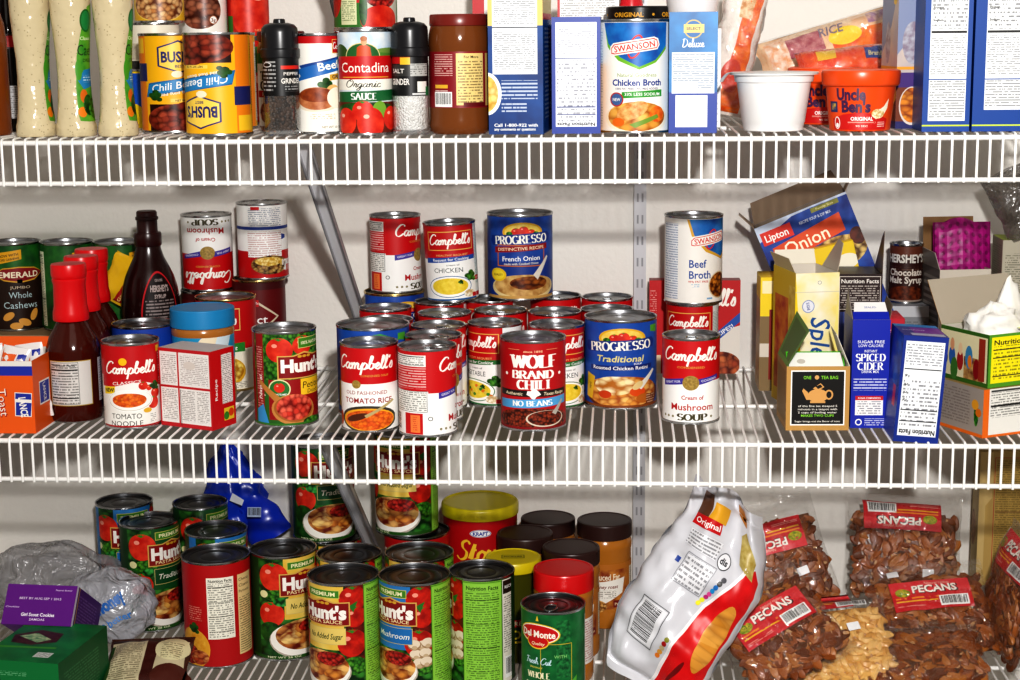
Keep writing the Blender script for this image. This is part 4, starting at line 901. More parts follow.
def tomato_can(L, R, H):
    base_(L, R, H, '3a7a2c'); L.r(-PI*R, H*.6, PI*R, H-3.4, 'c8201c'); L.p([(-34, H*.30), (-4, H*.28), (0, H*.7), (-34, H*.7)], 'c8202a'); L.r(-30, H*.05, -8, H*.34, 'dfe0b8'); L.r(-29, H*.08, -10, H*.3, PR('dfe0b8', '4a6a2a', 2.4)); L.p([(-24, H*.32), (-10, H*.34), (-12, H*.50), (-18, H*.50)], '2f8a3a')
    L.r(0, 2.8, 52, H*.95, 'c8c8b8'); L.e(24, H*.42, 26, 22, CHUNK_R); L.e(22, H*.1, 26, 17, TOMATO); L.e(-44, H*.4, 16, 30, TOMATO_D); L.r(60, H*.1, 110, H*.9, PR('e8e4d8', '444444', 3)); L.e(0, H*.22, 5, 20, LEAF_D)
def tomato_red(L, R, H):
    base_(L, R, H, 'b81c14'); L.e(6, H*.36, 32, 36, TOMATO); L.r(-34, 2.8, -22, H*.28, '3a7a2c'); L.t('NET WT', 18, H*.10, 2.6, 'e8a070', w=20); L.e(14, H*.52, 8, 5, 'f0a088'); L.r(-40, H*.6, 40, H*.9, '2f6a2c')
def bean_white(L, R, H):
    base_(L, R, H, 'f4f2ec'); L.e(-6, H*.36, 30, 24, FOOD('4a1c10', '8a4a34', 'b87c60', 7, 1.5)); L.e(12, H*.24, 5.5, 5.5, 'b8744a'); L.e(12, H*.24, 4.5, 4.5, WHT); L.t('3g', 12, H*.24, 4.6, '8a4a24', w=6); L.r(-34, H*.7, 34, H*.9, '2a4a8a'); L.r(40, H*.05, 90, H*.9, PR('f4f2ec', '444444', 3))
def peas_yellow(L, R, H):
    base_(L, R, H, 'e3b42c'); L.e(0, H*.56, 30, 13, '1f6a2c'); L.e(0, H*.57, 27, 11, '2f9a3c'); L.e(0, H*.24, 40, H*.23, 'f0d06a'); L.e(0, H*.22, 37, H*.2, FOOD('6a3210', 'c8864a', 'eac894', 5.5, 1.2, .35, .6)); L.r(44, H*.05, 90, H*.9, PR('e8d49a', '444444', 3))
def gravy_flip(L, R, H):
    base_(L, R, H, 'efe9d8'); L.r(-PI*R, H*.42, PI*R, H*.75, 'd8d0bc'); L.t('BROWN', 0, H*.36, 9, '8c1418', w=44, font='serif', wt=.11); L.t('SAVORY', 0, H*.70, 7, '3a2c20', w=40, font='serif', wt=.09); L.r(-PI*R, H*.78, PI*R, H-3.4, '2a2a2a')
def emerald(L, R, H):
    base_(L, R, H, GRAD('10481f', '2f7a2c', 26)); L.nf(-120, H*.05, -76, H*.9, 'e8ecd0'); L.e(60, H*.5, 20, 56, GRAD('3f8a1c', '8ac02c', 18))
    L.p([(-32, H*.76), (4, H*.82), (4, H*.93), (-32, H*.89)], 'e0a81c'); L.t('NOW WITH', -14, H*.865, 3.6, '3a2408', w=28, rot=7); L.t('MORE CASHEWS', -14, H*.82, 3.2, '3a2408', w=30, rot=7)
    L.p([(-34, 2.8), (34, 2.8), (40, H*.66), (-40, H*.66)], '2c1810'); L.p([(-40, H*.655), (-22, H*.72), (0, H*.735), (22, H*.72), (40, H*.655), (22, H*.575), (0, H*.55), (-22, H*.575)], 'd8a83a'); L.p([(-38, H*.655), (-22, H*.708), (0, H*.722), (22, H*.708), (38, H*.655), (22, H*.59), (0, H*.565), (-22, H*.59)], '8c1820')
    L.t('EMERALD', 0, H*.645, 8.2, 'f3ead0', w=58, b=.025); L.t('JUMBO', 0, H*.50, 4, 'd8c8b0', w=28, b=0); L.t('Whole', 0, H*.415, 9, 'bcd4d8', w=32, b=0); L.t('Cashews', 0, H*.30, 9.6, 'bcd4d8', w=48, b=0)
    for x, y, a in ((-18, .17, 30), (4, .10, -20), (18, .18, 60), (-8, .06, 0)): L.e(x, H*y, 9, 5, 'd8a04a', rot=a)
def choc_malt(L, R, H):
    base_(L, R, H, '3a1a14'); L.r(-PI*R, H*.80, PI*R, H-3.4, '6a3a2a'); L.t("HERSHEY'S", 0, H*.76, 11, 'd8d4cc', w=56, b=.04); L.r(-34, H*.46, 34, H*.62, PR('3a1a14', '6a4a3a', 4)); L.t('Chocolate', 0, H*.53, 9, 'd8cfc4', w=50, b=.03); L.t('Malt Syrup', 0, H*.40, 9, 'd8cfc4', w=52, b=.03); L.e(0, H*.16, 28, 11, GRAD('3a1408', '7c3a1c', 6)); L.r(-PI*R, 2.8, PI*R, H*.06, '9a8a80')
def stovetop(L, R, H):
    base_(L, R, H, 'b3121a'); L.e(0, H*.86, 15, 5.4, WHT); L.e(0, H*.86, 14.4, 4.9, '1f3f9c'); L.e(0, H*.86, 13.4, 4.2, WHT); L.t('KRAFT', 0, H*.86, 5.2, '1f3f9c', w=21, b=.035)
    L.t('Stove', 0, H*.69, 27, 'f0c83c', w=72, font='script', wt=.12, sh=.12); L.t('Top', 8, H*.45, 26, 'f0c83c', w=48, font='script', wt=.12, sh=.12); L.e(0, H*.16, 44, 18, FOOD('6a3a10', 'c8863a', 'eac47c', 7)); L.nf(66, H*.06, 110, H*.9, 'e8c87a', INK, 3)
CAMP = (34.5, 105)
def mk(key, R, H, art, **k): return lambda: can_parts(key, R, H, art, **k)
K_MUSH = can_parts('mush', *CAMP, camp_mushroom, pull=True, su=1.14); K_TRICE = can_parts('trice', *CAMP, camp_tomato_rice, su=1.16); K_TNOOD = can_parts('tnood', *CAMP, camp_tomato_noodle, su=1.12)
K_CHB = can_parts('chb', *CAMP, camp_chicken, su=1.12); K_CHG = can_parts('chg', *CAMP, camp_chicken_green, su=1.12); K_VEG = can_parts('veg', *CAMP, camp_veg_green, su=1.12)
K_GOLD = can_parts('gold', 40, 124, camp_golden, metal='c9b27a'); K_UPB = can_parts('upb', 34.5, 105, camp_upside_b); K_SEL = can_parts('sel', 42, 112, select_maroon, metal='c0aa78')
K_PON = can_parts('pon', 44, 115, prog_onion, su=1.14); K_PRO = can_parts('pro', 45.5, 113, prog_rotini, su=1.26); K_PPL = can_parts('ppl', 45, 113, prog_plain, su=1.2); K_PGO = can_parts('pgo', 41, 119, prog_onion, metal='c9b27a', su=1.1)
K_WOLF = can_parts('wolf', 39, 109, wolf, su=1.16); K_SWB = can_parts('swb', 38, 116, swan_beef, su=1.05); K_SWC = can_parts('swc', 40.5, 127, swan_chick, su=1.1)
K_PET = can_parts('pet', 38.5, 117, hunts_petite, su=1.06)
K_BUSH = can_parts('bush', 38, 117, bush, su=1.15); K_CONT = can_parts('cont', 31, 119, contadina); K_BG = can_parts('bg', 30, 115, beefgravy)
K_TOM = can_parts('tom', 38, 110, tomato_can); K_TRED = can_parts('tred', 27, 100, tomato_red); K_BW = can_parts('bw', 29, 105, bean_white); K_PY = can_parts('py', 31, 105, peas_yellow); K_GF = can_parts('gf', 31, 60, gravy_flip)
K_EM = can_parts('em', 36, 122, emerald, metal='9a9c98'); K_MALT = can_parts('malt', 26, 75, choc_malt); K_TUNA = can_parts('tuna', 40, 104, lambda L, R, H: (base_(L, R, H, '1f4aa8'), L.r(-PI*R, 2.8, PI*R, H*.3, '3a2a9c'), L.t('C', -2, H*.78, 13, 'd83a44', w=15, b=.05), L.t('C', -2, H*.785, 12, 'e8ecf4', w=13, b=.01)))
K_MT = can_parts('musht', 34.5, 109, camp_mushroom, pull=True, su=1.14); K_MTT = can_parts('mushtt', 34.5, 113, camp_mushroom, pull=True, su=1.14); K_CBT = can_parts('chbt', 34.5, 113, camp_chicken, su=1.12); K_CGT = can_parts('chgt', 34.5, 113, camp_chicken_green, su=1.12)
# ------------------------------------------------------------------ things
def stand(px, Y, z):                             # the point of height z and depth Y seen at column px
    Y *= YK; k = RIGHT*F_PX - FWD*(px-510); c = Vector((0, Y, z))-CAM
    return Vector((CAM.x - (c.y*k.y + c.z*k.z)/k.x, Y, z))
def under(px, py, z, h):                         # foot of a thing whose top centre is seen at px, py
    p = on(px, py, z+h/1e3); return Vector((p.x, p.y, z))
def anchor(o, local, world):
    bpy.context.view_layer.update()
    o.location = o.location + (Vector(world) - o.matrix_world @ Vector([c/1e3 for c in local]))
GS = 'stacked soup cans in the middle cluster'
# ======== middle shelf: the soup cluster
def cn(k, px, Y, turn, label, z=Z2, group=GS, name='soup_can', **kw): return can(name, k, stand(px, Y, z), turn, label, group, **kw)
# column one
cn(K_TRICE, 371, -.351, -5, 'red and white soup can reading Old Fashioned Tomato Rice with an orange bowl picture')
cn(K_PPL, 375, -.275, -10, 'blue soup can with a plain silver lid right behind the tomato rice can', group=None)
cn(K_MUSH, 388, -.202, 30, 'third silver lid going back in the column behind the tomato rice can')
cn(K_MT, 387, -.133, 10, 'red soup can just in front of the blue gold-rimmed can, mostly hidden')
cn(K_PGO, 396, -.058, 20, 'blue soup can with a gold rim underneath the upper mushroom can', group=None)
# column two
cn(K_MUSH, 428.5, -.371, 86, 'mushroom soup can turned to show its back panel of fine print, frontmost in the cluster')
cn(K_MUSH, 435, -.305, 45, 'red soup can directly behind the one turned to its fine print panel')
cn(K_MUSH, 440, -.239, 15, 'mushroom soup can with part of its red front showing right of the fine print can')
cn(K_MT, 446, -.172, 0, 'second silver lid from the back in the column below the tilted chicken soup can')
cn(K_CBT, 442, -.106, 0, 'soup can at the back that carries the slightly tilted chicken soup can')
# column three
cn(K_VEG, 496, -.220, -48, 'red soup can with a green stripe and vegetable bowl left of the chili can')
cn(K_MT, 501.5, -.152, 0, 'soup can hidden between the vegetable soup can and the back row, lid showing')
cn(K_CGT, 491, -.085, 0, 'soup can at the back under the left edge of the French onion can')
cn(K_WOLF, 533.5, -.337, 0, 'red chili can with big white lettering and a light blue No Beans stripe', group=None, name='chili_can')
cn(K_CHG, 557, -.230, 24, 'red chicken soup can with a green stripe between the chili and the rotini can')
cn(K_MT, 555, -.162, 0, 'soup can behind the green striped chicken soup can with its lid showing')
cn(K_MTT, 556, -.060, 0, 'soup can at the back under the right edge of the French onion can')
cn(K_PRO, 620.5, -.219, 0, 'large blue soup can reading Traditional Roasted Chicken Rotini', group=None)
cn(K_MT, 607, -.143, 0, 'soup can just behind the chicken rotini can with only its lid showing')
cn(K_MTT, 607, -.072, 0, 'rearmost soup can behind the chicken rotini can near the steel upright')
# on top
cn(K_MUSH, 396.5, -.058, 62, 'upright mushroom soup can on the gold-rimmed can beside the diagonal brace', Z2+.119, None)
cn(K_CHB, 453.5, -.104, 0, 'slightly tilted chicken soup can with a blue stripe on top of the cluster', Z2+.1148, None, ry=math.radians(-2.6))
cn(K_PON, 520.5, -.072, 2, 'large blue French onion soup can on top of the cluster', Z2+.113, None)
# right pair
cn(K_MUSH, 690.5, -.303, 0, 'cream of mushroom soup can standing in front of the beef broth can', group=None)
cn(K_CBT, 691.5, -.110, -12, 'red soup can carrying the beef broth can behind the front mushroom can', group=None)
cn(K_SWB, 693, -.110, 6, 'white beef broth can with a blue top raised on a red soup can', Z2+.113, None, name='broth_can')
# left group
cn(K_TNOOD, 134, -.342, 0, 'tomato noodle soup can with a yellow New tag at the left of the shelf', group=None)
cn(K_TUNA, 147, -.224, 0, 'wide blue can behind the tomato noodle soup can', group=None, name='tuna_can')
cn(K_GOLD, 229, -.134, -22, 'gold-lidded red soup can behind the blue-lidded peanut butter jar', group=None)
K_SLIM = can_parts('slim', 33.5, 119, select_maroon)
cn(K_SLIM, 209, -.046, 60, 'maroon can mostly hidden under the upside down mushroom soup can', group=None)
cn(K_MUSH, 209, -.046, 0, 'upside down mushroom soup can stacked at the left above the blue peanut butter lid', Z2+.119, None, flip=True)
K_SELT = can_parts('selt', 36.5, 135, select_maroon, metal='c0aa78')
cn(K_SELT, 262, -.044, -8, 'dark maroon soup can with a pale diamond under the upside down fine print can', group=None)
cn(K_UPB, 264, -.044, 4, 'upside down soup can showing a white panel of fine print, top of its stack', Z2+.135, None, flip=True)
cn(K_PET, 287, -.325, 15, 'green and red petite diced tomato can standing alone beside the red box', group=None, name='tomato_can')

# barbecue sauce bottles
def sauce_art(L):
    L.r(-34, 22, 22, 78, 'b89a48'); L.r(-33, 23, 21, 77, 'd8d6d2'); L.r(-32, 24, 4, 76, PR('d8d6d2', '333333', 3.4, .42)); L.frame(-32, 24, 5, 76, .5, '333333')
    for y, t in ((66, 1.6), (59, .6), (36, .6), (31, 1.4)): L.r(-32, y, 4, y+t, '2a2624')
    L.t('Nutrition Facts', -14, 72.5, 3, INK, w=30, b=.02); 
def sauce_art2(L): L.r(34, 24, 66, 78, 'c8c8cc'); L.r(36, 26, 64, 76, PR('c8c8cc', '5a5a66', 3))
BB = [(0, 1.5), (26, 0), (31, 2), (33, 8), (33, 18), (32.2, 21), (32.2, 80), (33, 84), (32, 92), (28, 104), (22, 114), (18, 122), (16, 128), (16, 132), (0, 133)]
CAPP = [(21.4, 124), (22, 126), (21.6, 134), (20, 142), (19.4, 168), (20.6, 173), (20.6, 175), (19.8, 176), (21, 178), (21.4, 181), (21.4, 191), (20.6, 193.5), (0, 194)]
SAUCE = C('4a150a', .12)
for px, Y, lb in ((77, -.317, 'front barbecue sauce bottle with a red cap and white nutrition label'), (89, -.249, 'second of the three red-capped barbecue sauce bottles'), (99, -.181, 'rearmost of the three red-capped barbecue sauce bottles')):
    jar('sauce_bottle', BB, SAUCE, lb, 'bottle', stand(px, Y, Z2), 0, (('cap', lathepart(CAPP, C('d8121a', .3), 48)), ('paper_label', wraplabel(32.5, sauce_art)), ('paper_label', wraplabel(32.5, sauce_art2))), 'barbecue sauce bottles')
# chocolate syrup bottle
SYP = [(37, 3), (37, 104), (36.4, 118), (34.4, 131), (30.5, 144), (25, 156), (19.5, 167), (16, 178)]
def syrup_label(m):
    L = Lab(); L.e(13, 92, 26, 60, 'c8202a', 44); L.e(13, 92, 24, 57.5, '1c0c0c', 44); L.t('GENUINE', 13, 141, 3.4, 'b8a8a4', w=12); L.t("HERSHEY'S", 13, 131, 8, 'b8a8a4', w=26, b=.04); L.t('SYRUP', 13, 121, 5, 'b8a8a4', w=16, b=.03); L.r(-7, 70, 33, 116, PR('1c0c0c', 'b0a2a0', 4.2, .38)); paint(m, L, profmap(SYP, sy=.86), 2.4, 5, .05)
sy_ = jar('syrup_bottle', [(0, 1), (34, 0), (37, 3), (37, 104), (36.4, 118), (34.4, 131), (30.5, 144), (25, 156), (19.5, 167), (16, 178), (15.4, 184), (0, 185)], C('2a0f0e', .22), 'dark brown chocolate syrup bottle with a red oval ring label', 'bottle', stand(155, -.140, Z2), 0,
    (('cap', lathepart([(16.5, 182), (17.5, 184), (17.5, 196), (16.5, 199), (13.5, 199), (13, 201), (13, 214), (14.4, 215), (14.4, 218), (13, 219), (13, 224), (11.5, 226), (0, 226)], C('32100f', .3), 48)), ('paper_label', syrup_label)), sy=.86); sy_.scale = (1.04, 1.04, 1.055)
# blue lidded peanut butter
def pb_art(L): L.r(-120, 60, 120, 97, '2a9cc8'); L.e(10, 80, 18, 14, 'f0e4c8'); L.p([(8, 60), (30, 66), (44, 97), (20, 97)], 'd8e8ee'); L.t('Peanut Butter', -10, 74, 8, WHT, w=46)
def ribbed(R, z0, z1, n=96, c='3a2320', rough=.4):
    def fn(m):
        m.lathe(mm([(R-1, z0), (R, z0+.6), (R, z1-2)]), C(c, rough), n, rib=.018, ribn=1, smooth=False); m.lathe(mm([(R, z1-2), (R-.6, z1-.6), (R-2.2, z1), (R-4, z1), (R-4.6, z1-.7), (0, z1-.7)]), C(c, rough), n)
    return fn
PBB = lambda R, h: [(0, 1), (R-5, 0), (R-1.5, 2), (R, 7), (R, h*.16), (R-.9, h*.18), (R-.9, h*.74), (R, h*.76), (R, h*.80), (R-2, h*.84), (R-3.5, h*.86), (0, h*.86)]
jar('peanut_butter_jar', PBB(40, 121), C('b5793a', .2), 'peanut butter jar with a bright blue lid behind the red and white box', 'jar', stand(206, -.228, Z2), 0, (('lid', ribbed(41, 101, 125, c='2a8fc4')), ('paper_label', wraplabel(39.4, pb_art))))
# red and white box
def rw_front(L, w, h):
    L.r(0, 0, w, h, 'c2202a'); L.r(2, 5, w*.36, h*.50, 'ece8e4'); L.r(w*.39, 5, w-2, h*.50, 'ece8e4'); L.r(2, h*.53, w*.36, h-4, 'ece8e4'); L.r(w*.39, h*.53, w-2, h-4, 'ece8e4')
    L.r(4, h*.56, w*.34, h-7, PR('ece8e4', '8a7a7a', 2.4)); L.r(w*.42, h*.56, w-4, h-7, PR('ece8e4', '9a8c8c', 2.2)); L.r(4, 8, w*.34, h*.48, PR('ece8e4', '7a7070', 2.2)); L.r(w*.42, 8, w*.68, h*.48, PR('ece8e4', '7a7070', 2.2)); L.r(w*.72, 8, w-4, h*.48, PR('ece8e4', '7a7070', 2.2)); L.e(w*.6, h*.8, 9, 5, 'd8cfc8'); L.r(w*.40, h*.485, w*.41, h*.02, INK)
def rw_side(L, w, h): L.r(0, 0, w, h, 'c8141e'); L.r(w*.45, h*.30, w*.9, h*.93, PR('efe8e4', '555555', 2.2)); L.r(w*.5, h*.08, w*.92, h*.24, 'e8c83a'); L.e(w*.6, h*.14, 5, 5, '3f8a2c'); L.e(w*.8, h*.17, 5, 5, 'd84a1c'); L.t('Recipe', w*.2, h*.5, 5, WHT, rot=90, w=26)
b = carton('cracker_box', 78, 46, 96, 'c8141e', {'front': rw_front, 'right': rw_side, 'top': lambda L, w, h: L.r(0, 0, w, h, 'd8ccc6')}, (0, 0, Z2), math.radians(-24), 'red and white box showing panels of fine print left of the diced tomato can')
anchor(b, (39, 0, 0), on(213, 431, Z2))
# brown tray and cashew canisters
tray = MB(); p0, p1 = stand(-40, -.125, Z2), stand(117, -.125, Z2)
tray.box(p0.x, -.125, Z2, p1.x, -.012, Z2+.066, C('9a8264', .7, 0, .2)); tag(obj('cardboard_carton', tray.mesh('cardboard_carton')), 'plain brown cardboard carton under the green cashew canisters', 'box')
for px, tn, lb in ((19, 8, 'green cashew canister with a full brown label, at the left edge'), (71, 62, 'green canister in the middle of the three cashew canisters'), (124, 70, 'green cashew canister just left of the chocolate syrup bottle')):
    can('cashew_canister', K_EM, stand(px, -.056, Z2+.066), tn, lb, 'green cashew canisters')
S_ = pillow(44, 66, 14, 5, .006, 40)
t = thing('seasoning_packet', 'yellow packet with a red corner behind the red bottle caps', 'packet'); m = MB(); bag_mesh(m, S_, C('e0b41c', .3), 16, 16); obj('pouch', m.mesh('packet_pouch', 180), t)
m = MB(); L = Lab(); L.p([(2, -28), (16, -28), (19, 4), (9, 2)], 'a81c1c'); L.t('Garden', 11, -14, 5, 'f0d88a', rot=80, w=26); paint(m, L, bagmap(S_, 44, 66, .6), 4, 4, .1); obj('print', m.mesh('packet_print', 180), t)
orient(t, at(121, 280, -.107), 6, 26, 0)
# cracker box with packs
def lance_f(L, w, h):
    L.r(0, h*.80, w, h*.93, '2a3aa8'); L.r(0, h*.93, w, h, 'e8e4de'); L.t('Toast', w-37, h*.42, 11, 'a81c12', rot=-86, w=34, b=.03); L.t('Toast', w-37.5, h*.43, 10.4, 'f4e8dc', rot=-86, w=33, b=.0)
    x, y = w-13, h*.40; L.p([(x-11, y-14), (x+9, y-15), (x+11, y+14), (x-10, y+15)], 'f0ece6'); L.p([(x-10, y-13), (x+8, y-14), (x+10, y+2), (x-9, y+3)], '2a3aa0'); L.p([(x-9.6, y+7), (x+10, y+6), (x+10, y+13), (x-9, y+14)], '2a3aa0'); L.t('LANCE', x, y-3, 9, 'f4f0ea', rot=-84, w=24, b=.03)
def lance_r(L, w, h): x, y = w*.4, h*.5; L.p([(x-18, y-14), (x+18, y-15), (x+18, y+14), (x-18, y+15)], 'f0ece6'); L.p([(x-16, y-12), (x+14, y-13), (x+16, y+12), (x-16, y+13)], '2a3aa0'); L.t('LANCE', x, y, 9, 'f4f0ea', rot=-84, w=22)
b = carton('snack_cracker_box', 120, 96, 88, 'e8661c', {'front': lance_f, 'right': lance_r}, (0, 0, Z2), 0, 'open orange cracker box at the left end of the middle shelf', open_top=True, parts=(('flap', flap([(-.058, .097, .087), (.058, .097, .087), (.058, .100, .100), (-.058, .100, .100)], 'e8661c', 'b8a68c')),))
anchor(b, (60, 0, 0), on(36, 433.5, Z2)); bp = Vector(b.location)
for i, (dx, dy, ry) in enumerate(((-.034, .03, .15), (-.008, .05, -.1), (.018, .04, .2), (.040, .06, -.15))):
    S_ = pillow(34, 92, 20, 9+i, .003, 40); t = thing('cracker_pack', ('orange and white cracker pack sticking out of the orange box, leftmost', 'second orange and white cracker pack from the left in the orange box', 'third orange and white cracker pack in the orange box', 'orange and white cracker pack in the orange box nearest its right side')[i], 'packet', 'cracker packs in the orange box')
    m = MB(); bag_mesh(m, S_, C('e9e4e2', .25), 12, 12); obj('wrapper', m.mesh('pack_wrapper', 180), t); m = MB(); L = Lab(); L.r(-16, 20, 2, 42, 'e86a2c'); L.r(4, 30, 14, 40, '2a3aa0'); paint(m, L, bagmap(S_, 34, 92), 6, 6, .1); obj('print', m.mesh('pack_print', 180), t)
    orient(t, bp+Vector((dx, dy, .052)), 8, math.degrees(ry), 0)

# ======== middle shelf, right end
def cbox_f(L, w, h):
    L.r(0, 0, w, h, 'c2141c'); L.t("Campbell's", w*.60, h*.80, 22, 'fbf6ee', w=88, font='script', wt=.13, sh=.18); L.r(0, h*.0, w*.13, h*.2, 'e8d8b8'); L.p([(w*.5, h*.0), (w*.5, h*.25), (w*.75, h*.45), (w, h*.52), (w, 0)], 'e3ded6')
    L.p([(w*.48, h*.12), (w, h*.56), (w, h*.66), (w*.48, h*.22)], '2a5cb0'); L.t('RECIPES!', w*.80, h*.445, 6, WHT, w=36, rot=33); L.e(w*.80, h*.10, 26, 18, FOOD('5a1a10', 'a84a2c', 'd07a4a', 9)); L.r(w*.01, h*.35, w*.08, h*.9, PR('c2141c', 'e8b0a8', 3))
b = carton('soup_box', 124, 24, 130, 'b5121a', {'front': cbox_f, 'top': lambda L, w, h: L.r(0, 0, w, h, '8c0f14')}, (0, -.045, Z2), 0, 'flat red soup box against the wall behind the beef broth can'); anchor(b, (-62, 0, 0), stand(649, -.045, Z2))
def lipton(L, w, h):
    B = GRAD('0f2c84', '2458b4', 30); L.r(0, 0, w, h, B); L.p([(0, h*.90), (w*.4, h*.985), (w*.62, h*.99), (w, h*.985), (w, h), (0, h)], 'c8d4e8'); L.r(w*.6, h*.955, w*.9, h*.985, '8a8a3a'); L.t('Family Size', w*.75, h*.97, 3, 'e8e0a0', w=24)
    L.r(w*.03, h*.87, w*.36, h*.955, 'd8301c'); L.t('Lipton', w*.19, h*.912, 10, WHT, w=32, b=.02); L.p([(w*.08, h*.72), (w*.86, h*.78), (w*.86, h*.90), (w*.1, h*.84)], 'd8521c'); L.t('Onion', w*.45, h*.81, 18, 'faf0dc', w=62, b=.01, rot=3); L.t('RECIPE SOUP & DIP MIX', w*.62, h*.925, 4, 'd8e0f0', w=44)
    L.e(w*.7, h*.66, 40, 22, FOOD('5a3a10', 'b88a3a', 'e8d08a', 8)); L.e(w*.95, h*.72, 10, 12, GRAD('3a1a14', '6a2c1c', 8))
b = carton('onion_soup_box', 128, 42, 212, '1f4ab0', {'front': lipton}, (0, 0, 0), math.radians(-4), 'tilted open blue onion soup mix box at the back under the top shelf', open_top=True, inner='7a6a58', ry=math.radians(-23),
    parts=(('flap', flap([(-.064, .042, .212), (.064, .042, .212), (.058, .060, .240), (-.058, .060, .240)], '8a7866', '8a7866')), ('flap', flap([(.064, .002, .212), (.064, .040, .212), (.080, .038, .228), (.080, .004, .228)], '9a8674')), ('flap', flap([(-.064, .040, .212), (-.064, .002, .212), (-.076, .004, .236), (-.076, .036, .236)], 'a89684'))))
anchor(b, (-64, 0, 212), at(754, 229, -.092))
def spl_f(L, w, h): L.r(0, 0, w, h, GRAD('f6f1de', 'f2e08a', 40)); L.p([(0, 0), (w*.25, 0), (w*.12, h*.5), (0, h)], 'f0d22c'); L.p([(w, 0), (w*.5, 0), (w*.84, h*.4), (w, h*.85)], 'f6e68c'); L.t('Splenda', w*.60, h*.40, 26, '2a5a9c', w=96, rot=-90, b=.01, sh=.2); L.e(w*.3, h*.76, 8, 8, '8a9ac8'); L.e(w*.3, h*.76, 7, 7, 'e8e8ee'); L.t('SUGAR', w*.3, h*.76, 4, '4a5a9a', w=10, rot=-80); L.r(0, h*.86, w, h*.865, 'd8d0b8'); L.e(w*.55, h*.93, 2.4, 2.4, '9a9a9a'); L.e(w*.55, h*.93, 1.8, 1.8, 'f4eeda')
def spl_l(L, w, h): L.r(0, 0, w, h, 'd8b82c'); L.r(w*.1, h*.1, w*.7, h*.8, GRAD('a81c12', 'd8862c', 26)); L.r(w*.72, h*.2, w*.98, h*.9, GRAD('c8a428', 'e8d06a', 16)); L.e(w*.5, h*.25, 8, 8, WHT)
b = carton('sweetener_box', 56, 86, 172, 'e8d24a', {'front': spl_f, 'left': spl_l}, (0, 0, Z2), math.radians(13), 'open yellow and white sweetener box behind the tea box', open_top=True, inner='d8d0c4',
    parts=(('flap', flap([(-.0275, .08, .172), (-.0275, .004, .172), (-.036, .004, .190), (-.036, .078, .190)], 'd8cfa0', 'cfc4b4')), ('flap', flap([(.0275, .004, .172), (.0275, .06, .172), (.047, .055, .206), (.036, .01, .206)], 'b5a898', 'b5a898')), ('flap', flap([(.0275, .0855, .172), (-.0275, .0855, .172), (-.026, .09, .190), (.026, .09, .190)], 'e8e2d2'))))
anchor(b, (-28, 0, 0), stand(793, -.262, Z2))
carton('yellow_box', 24, 60, 150, 'e8c61c', {'front': lambda L, w, h: (L.r(0, 0, w, h, '8a7452'), L.r(0, h*.66, w, h, 'f0d428'), L.r(w*.5, h*.1, w, h*.72, '8a1f18'), L.r(0, h*.3, w*.5, h*.42, 'd8d0c4'), L.r(w*.1, h*.86, w*.9, h*.97, 'f6ecc0')), 'left': lambda L, w, h: (L.r(0, 0, w, h, 'c8a878'), L.r(0, h*.8, w, h, 'f0d428'))}, stand(768, -.150, Z2), 0, 'narrow yellow and tan box left of the sweetener box')
b = carton('yellow_box', 84, 22, 178, 'f0cf24', {'front': lambda L, w, h: (L.p([(0, h*.8), (w*.4, h), (0, h)], 'f6f0dc'), L.e(w*.85, h*.86, 15, 10, 'f6f0dc'))}, (0, 0, Z2), 0, 'bright yellow box tilted behind the sweetener box, in front of the onion soup box', ry=math.radians(-14)); anchor(b, (42, 0, 178), at(853, 240, -.120))
# tea box
def tea_f(L, w, h):
    L.r(0, 0, w, h, 'c09656'); L.r(w*.07, h*.08, w*.93, h*.94, WHT); L.r(w*.09, h*.10, w*.91, h*.92, '161412'); L.t('ONE', w*.33, h*.83, 4, '8ad03a', w=9, b=.02); L.t('TEA BAG', w*.68, h*.83, 4, '8ad03a', w=20, b=.02); L.e(w*.48, h*.83, 2.6, 2.6, 'd8a86a')
    G = 'd8a462'; L.e(w*.50, h*.545, 12, 8, G); L.p([(w*.34, h*.60), (w*.27, h*.66), (w*.25, h*.62), (w*.32, h*.48), (w*.38, h*.48)], G); L.e(w*.675, h*.56, 5, 6, G); L.e(w*.675, h*.56, 3, 4, '161412'); L.r(w*.38, h*.43, w*.62, h*.46, G); L.e(w*.5, h*.66, 3, 1.6, G); L.p([(w*.42, h*.66), (w*.54, h*.74), (w*.60, h*.68), (w*.50, h*.62)], G); L.p([(w*.46, h*.69), (w*.54, h*.72), (w*.57, h*.68), (w*.50, h*.65)], '161412')
    for i, s in enumerate(('of this fine tea steeped 5', 'minutes in a teapot with', '2 cups of boiling water')): L.t(s, w*.5, h*(.385-.05*i), 2.5, 'f0ece2', w=w*.62, b=.01)
    L.t('MAKES TWO CUPS', w*.5, h*.235, 2.9, '8ad03a', w=w*.52, b=.02); L.t('Sugar brings out the flavor of mint', w*.5, h*.145, 2.2, 'f0ece2', w=w*.72, b=.01)
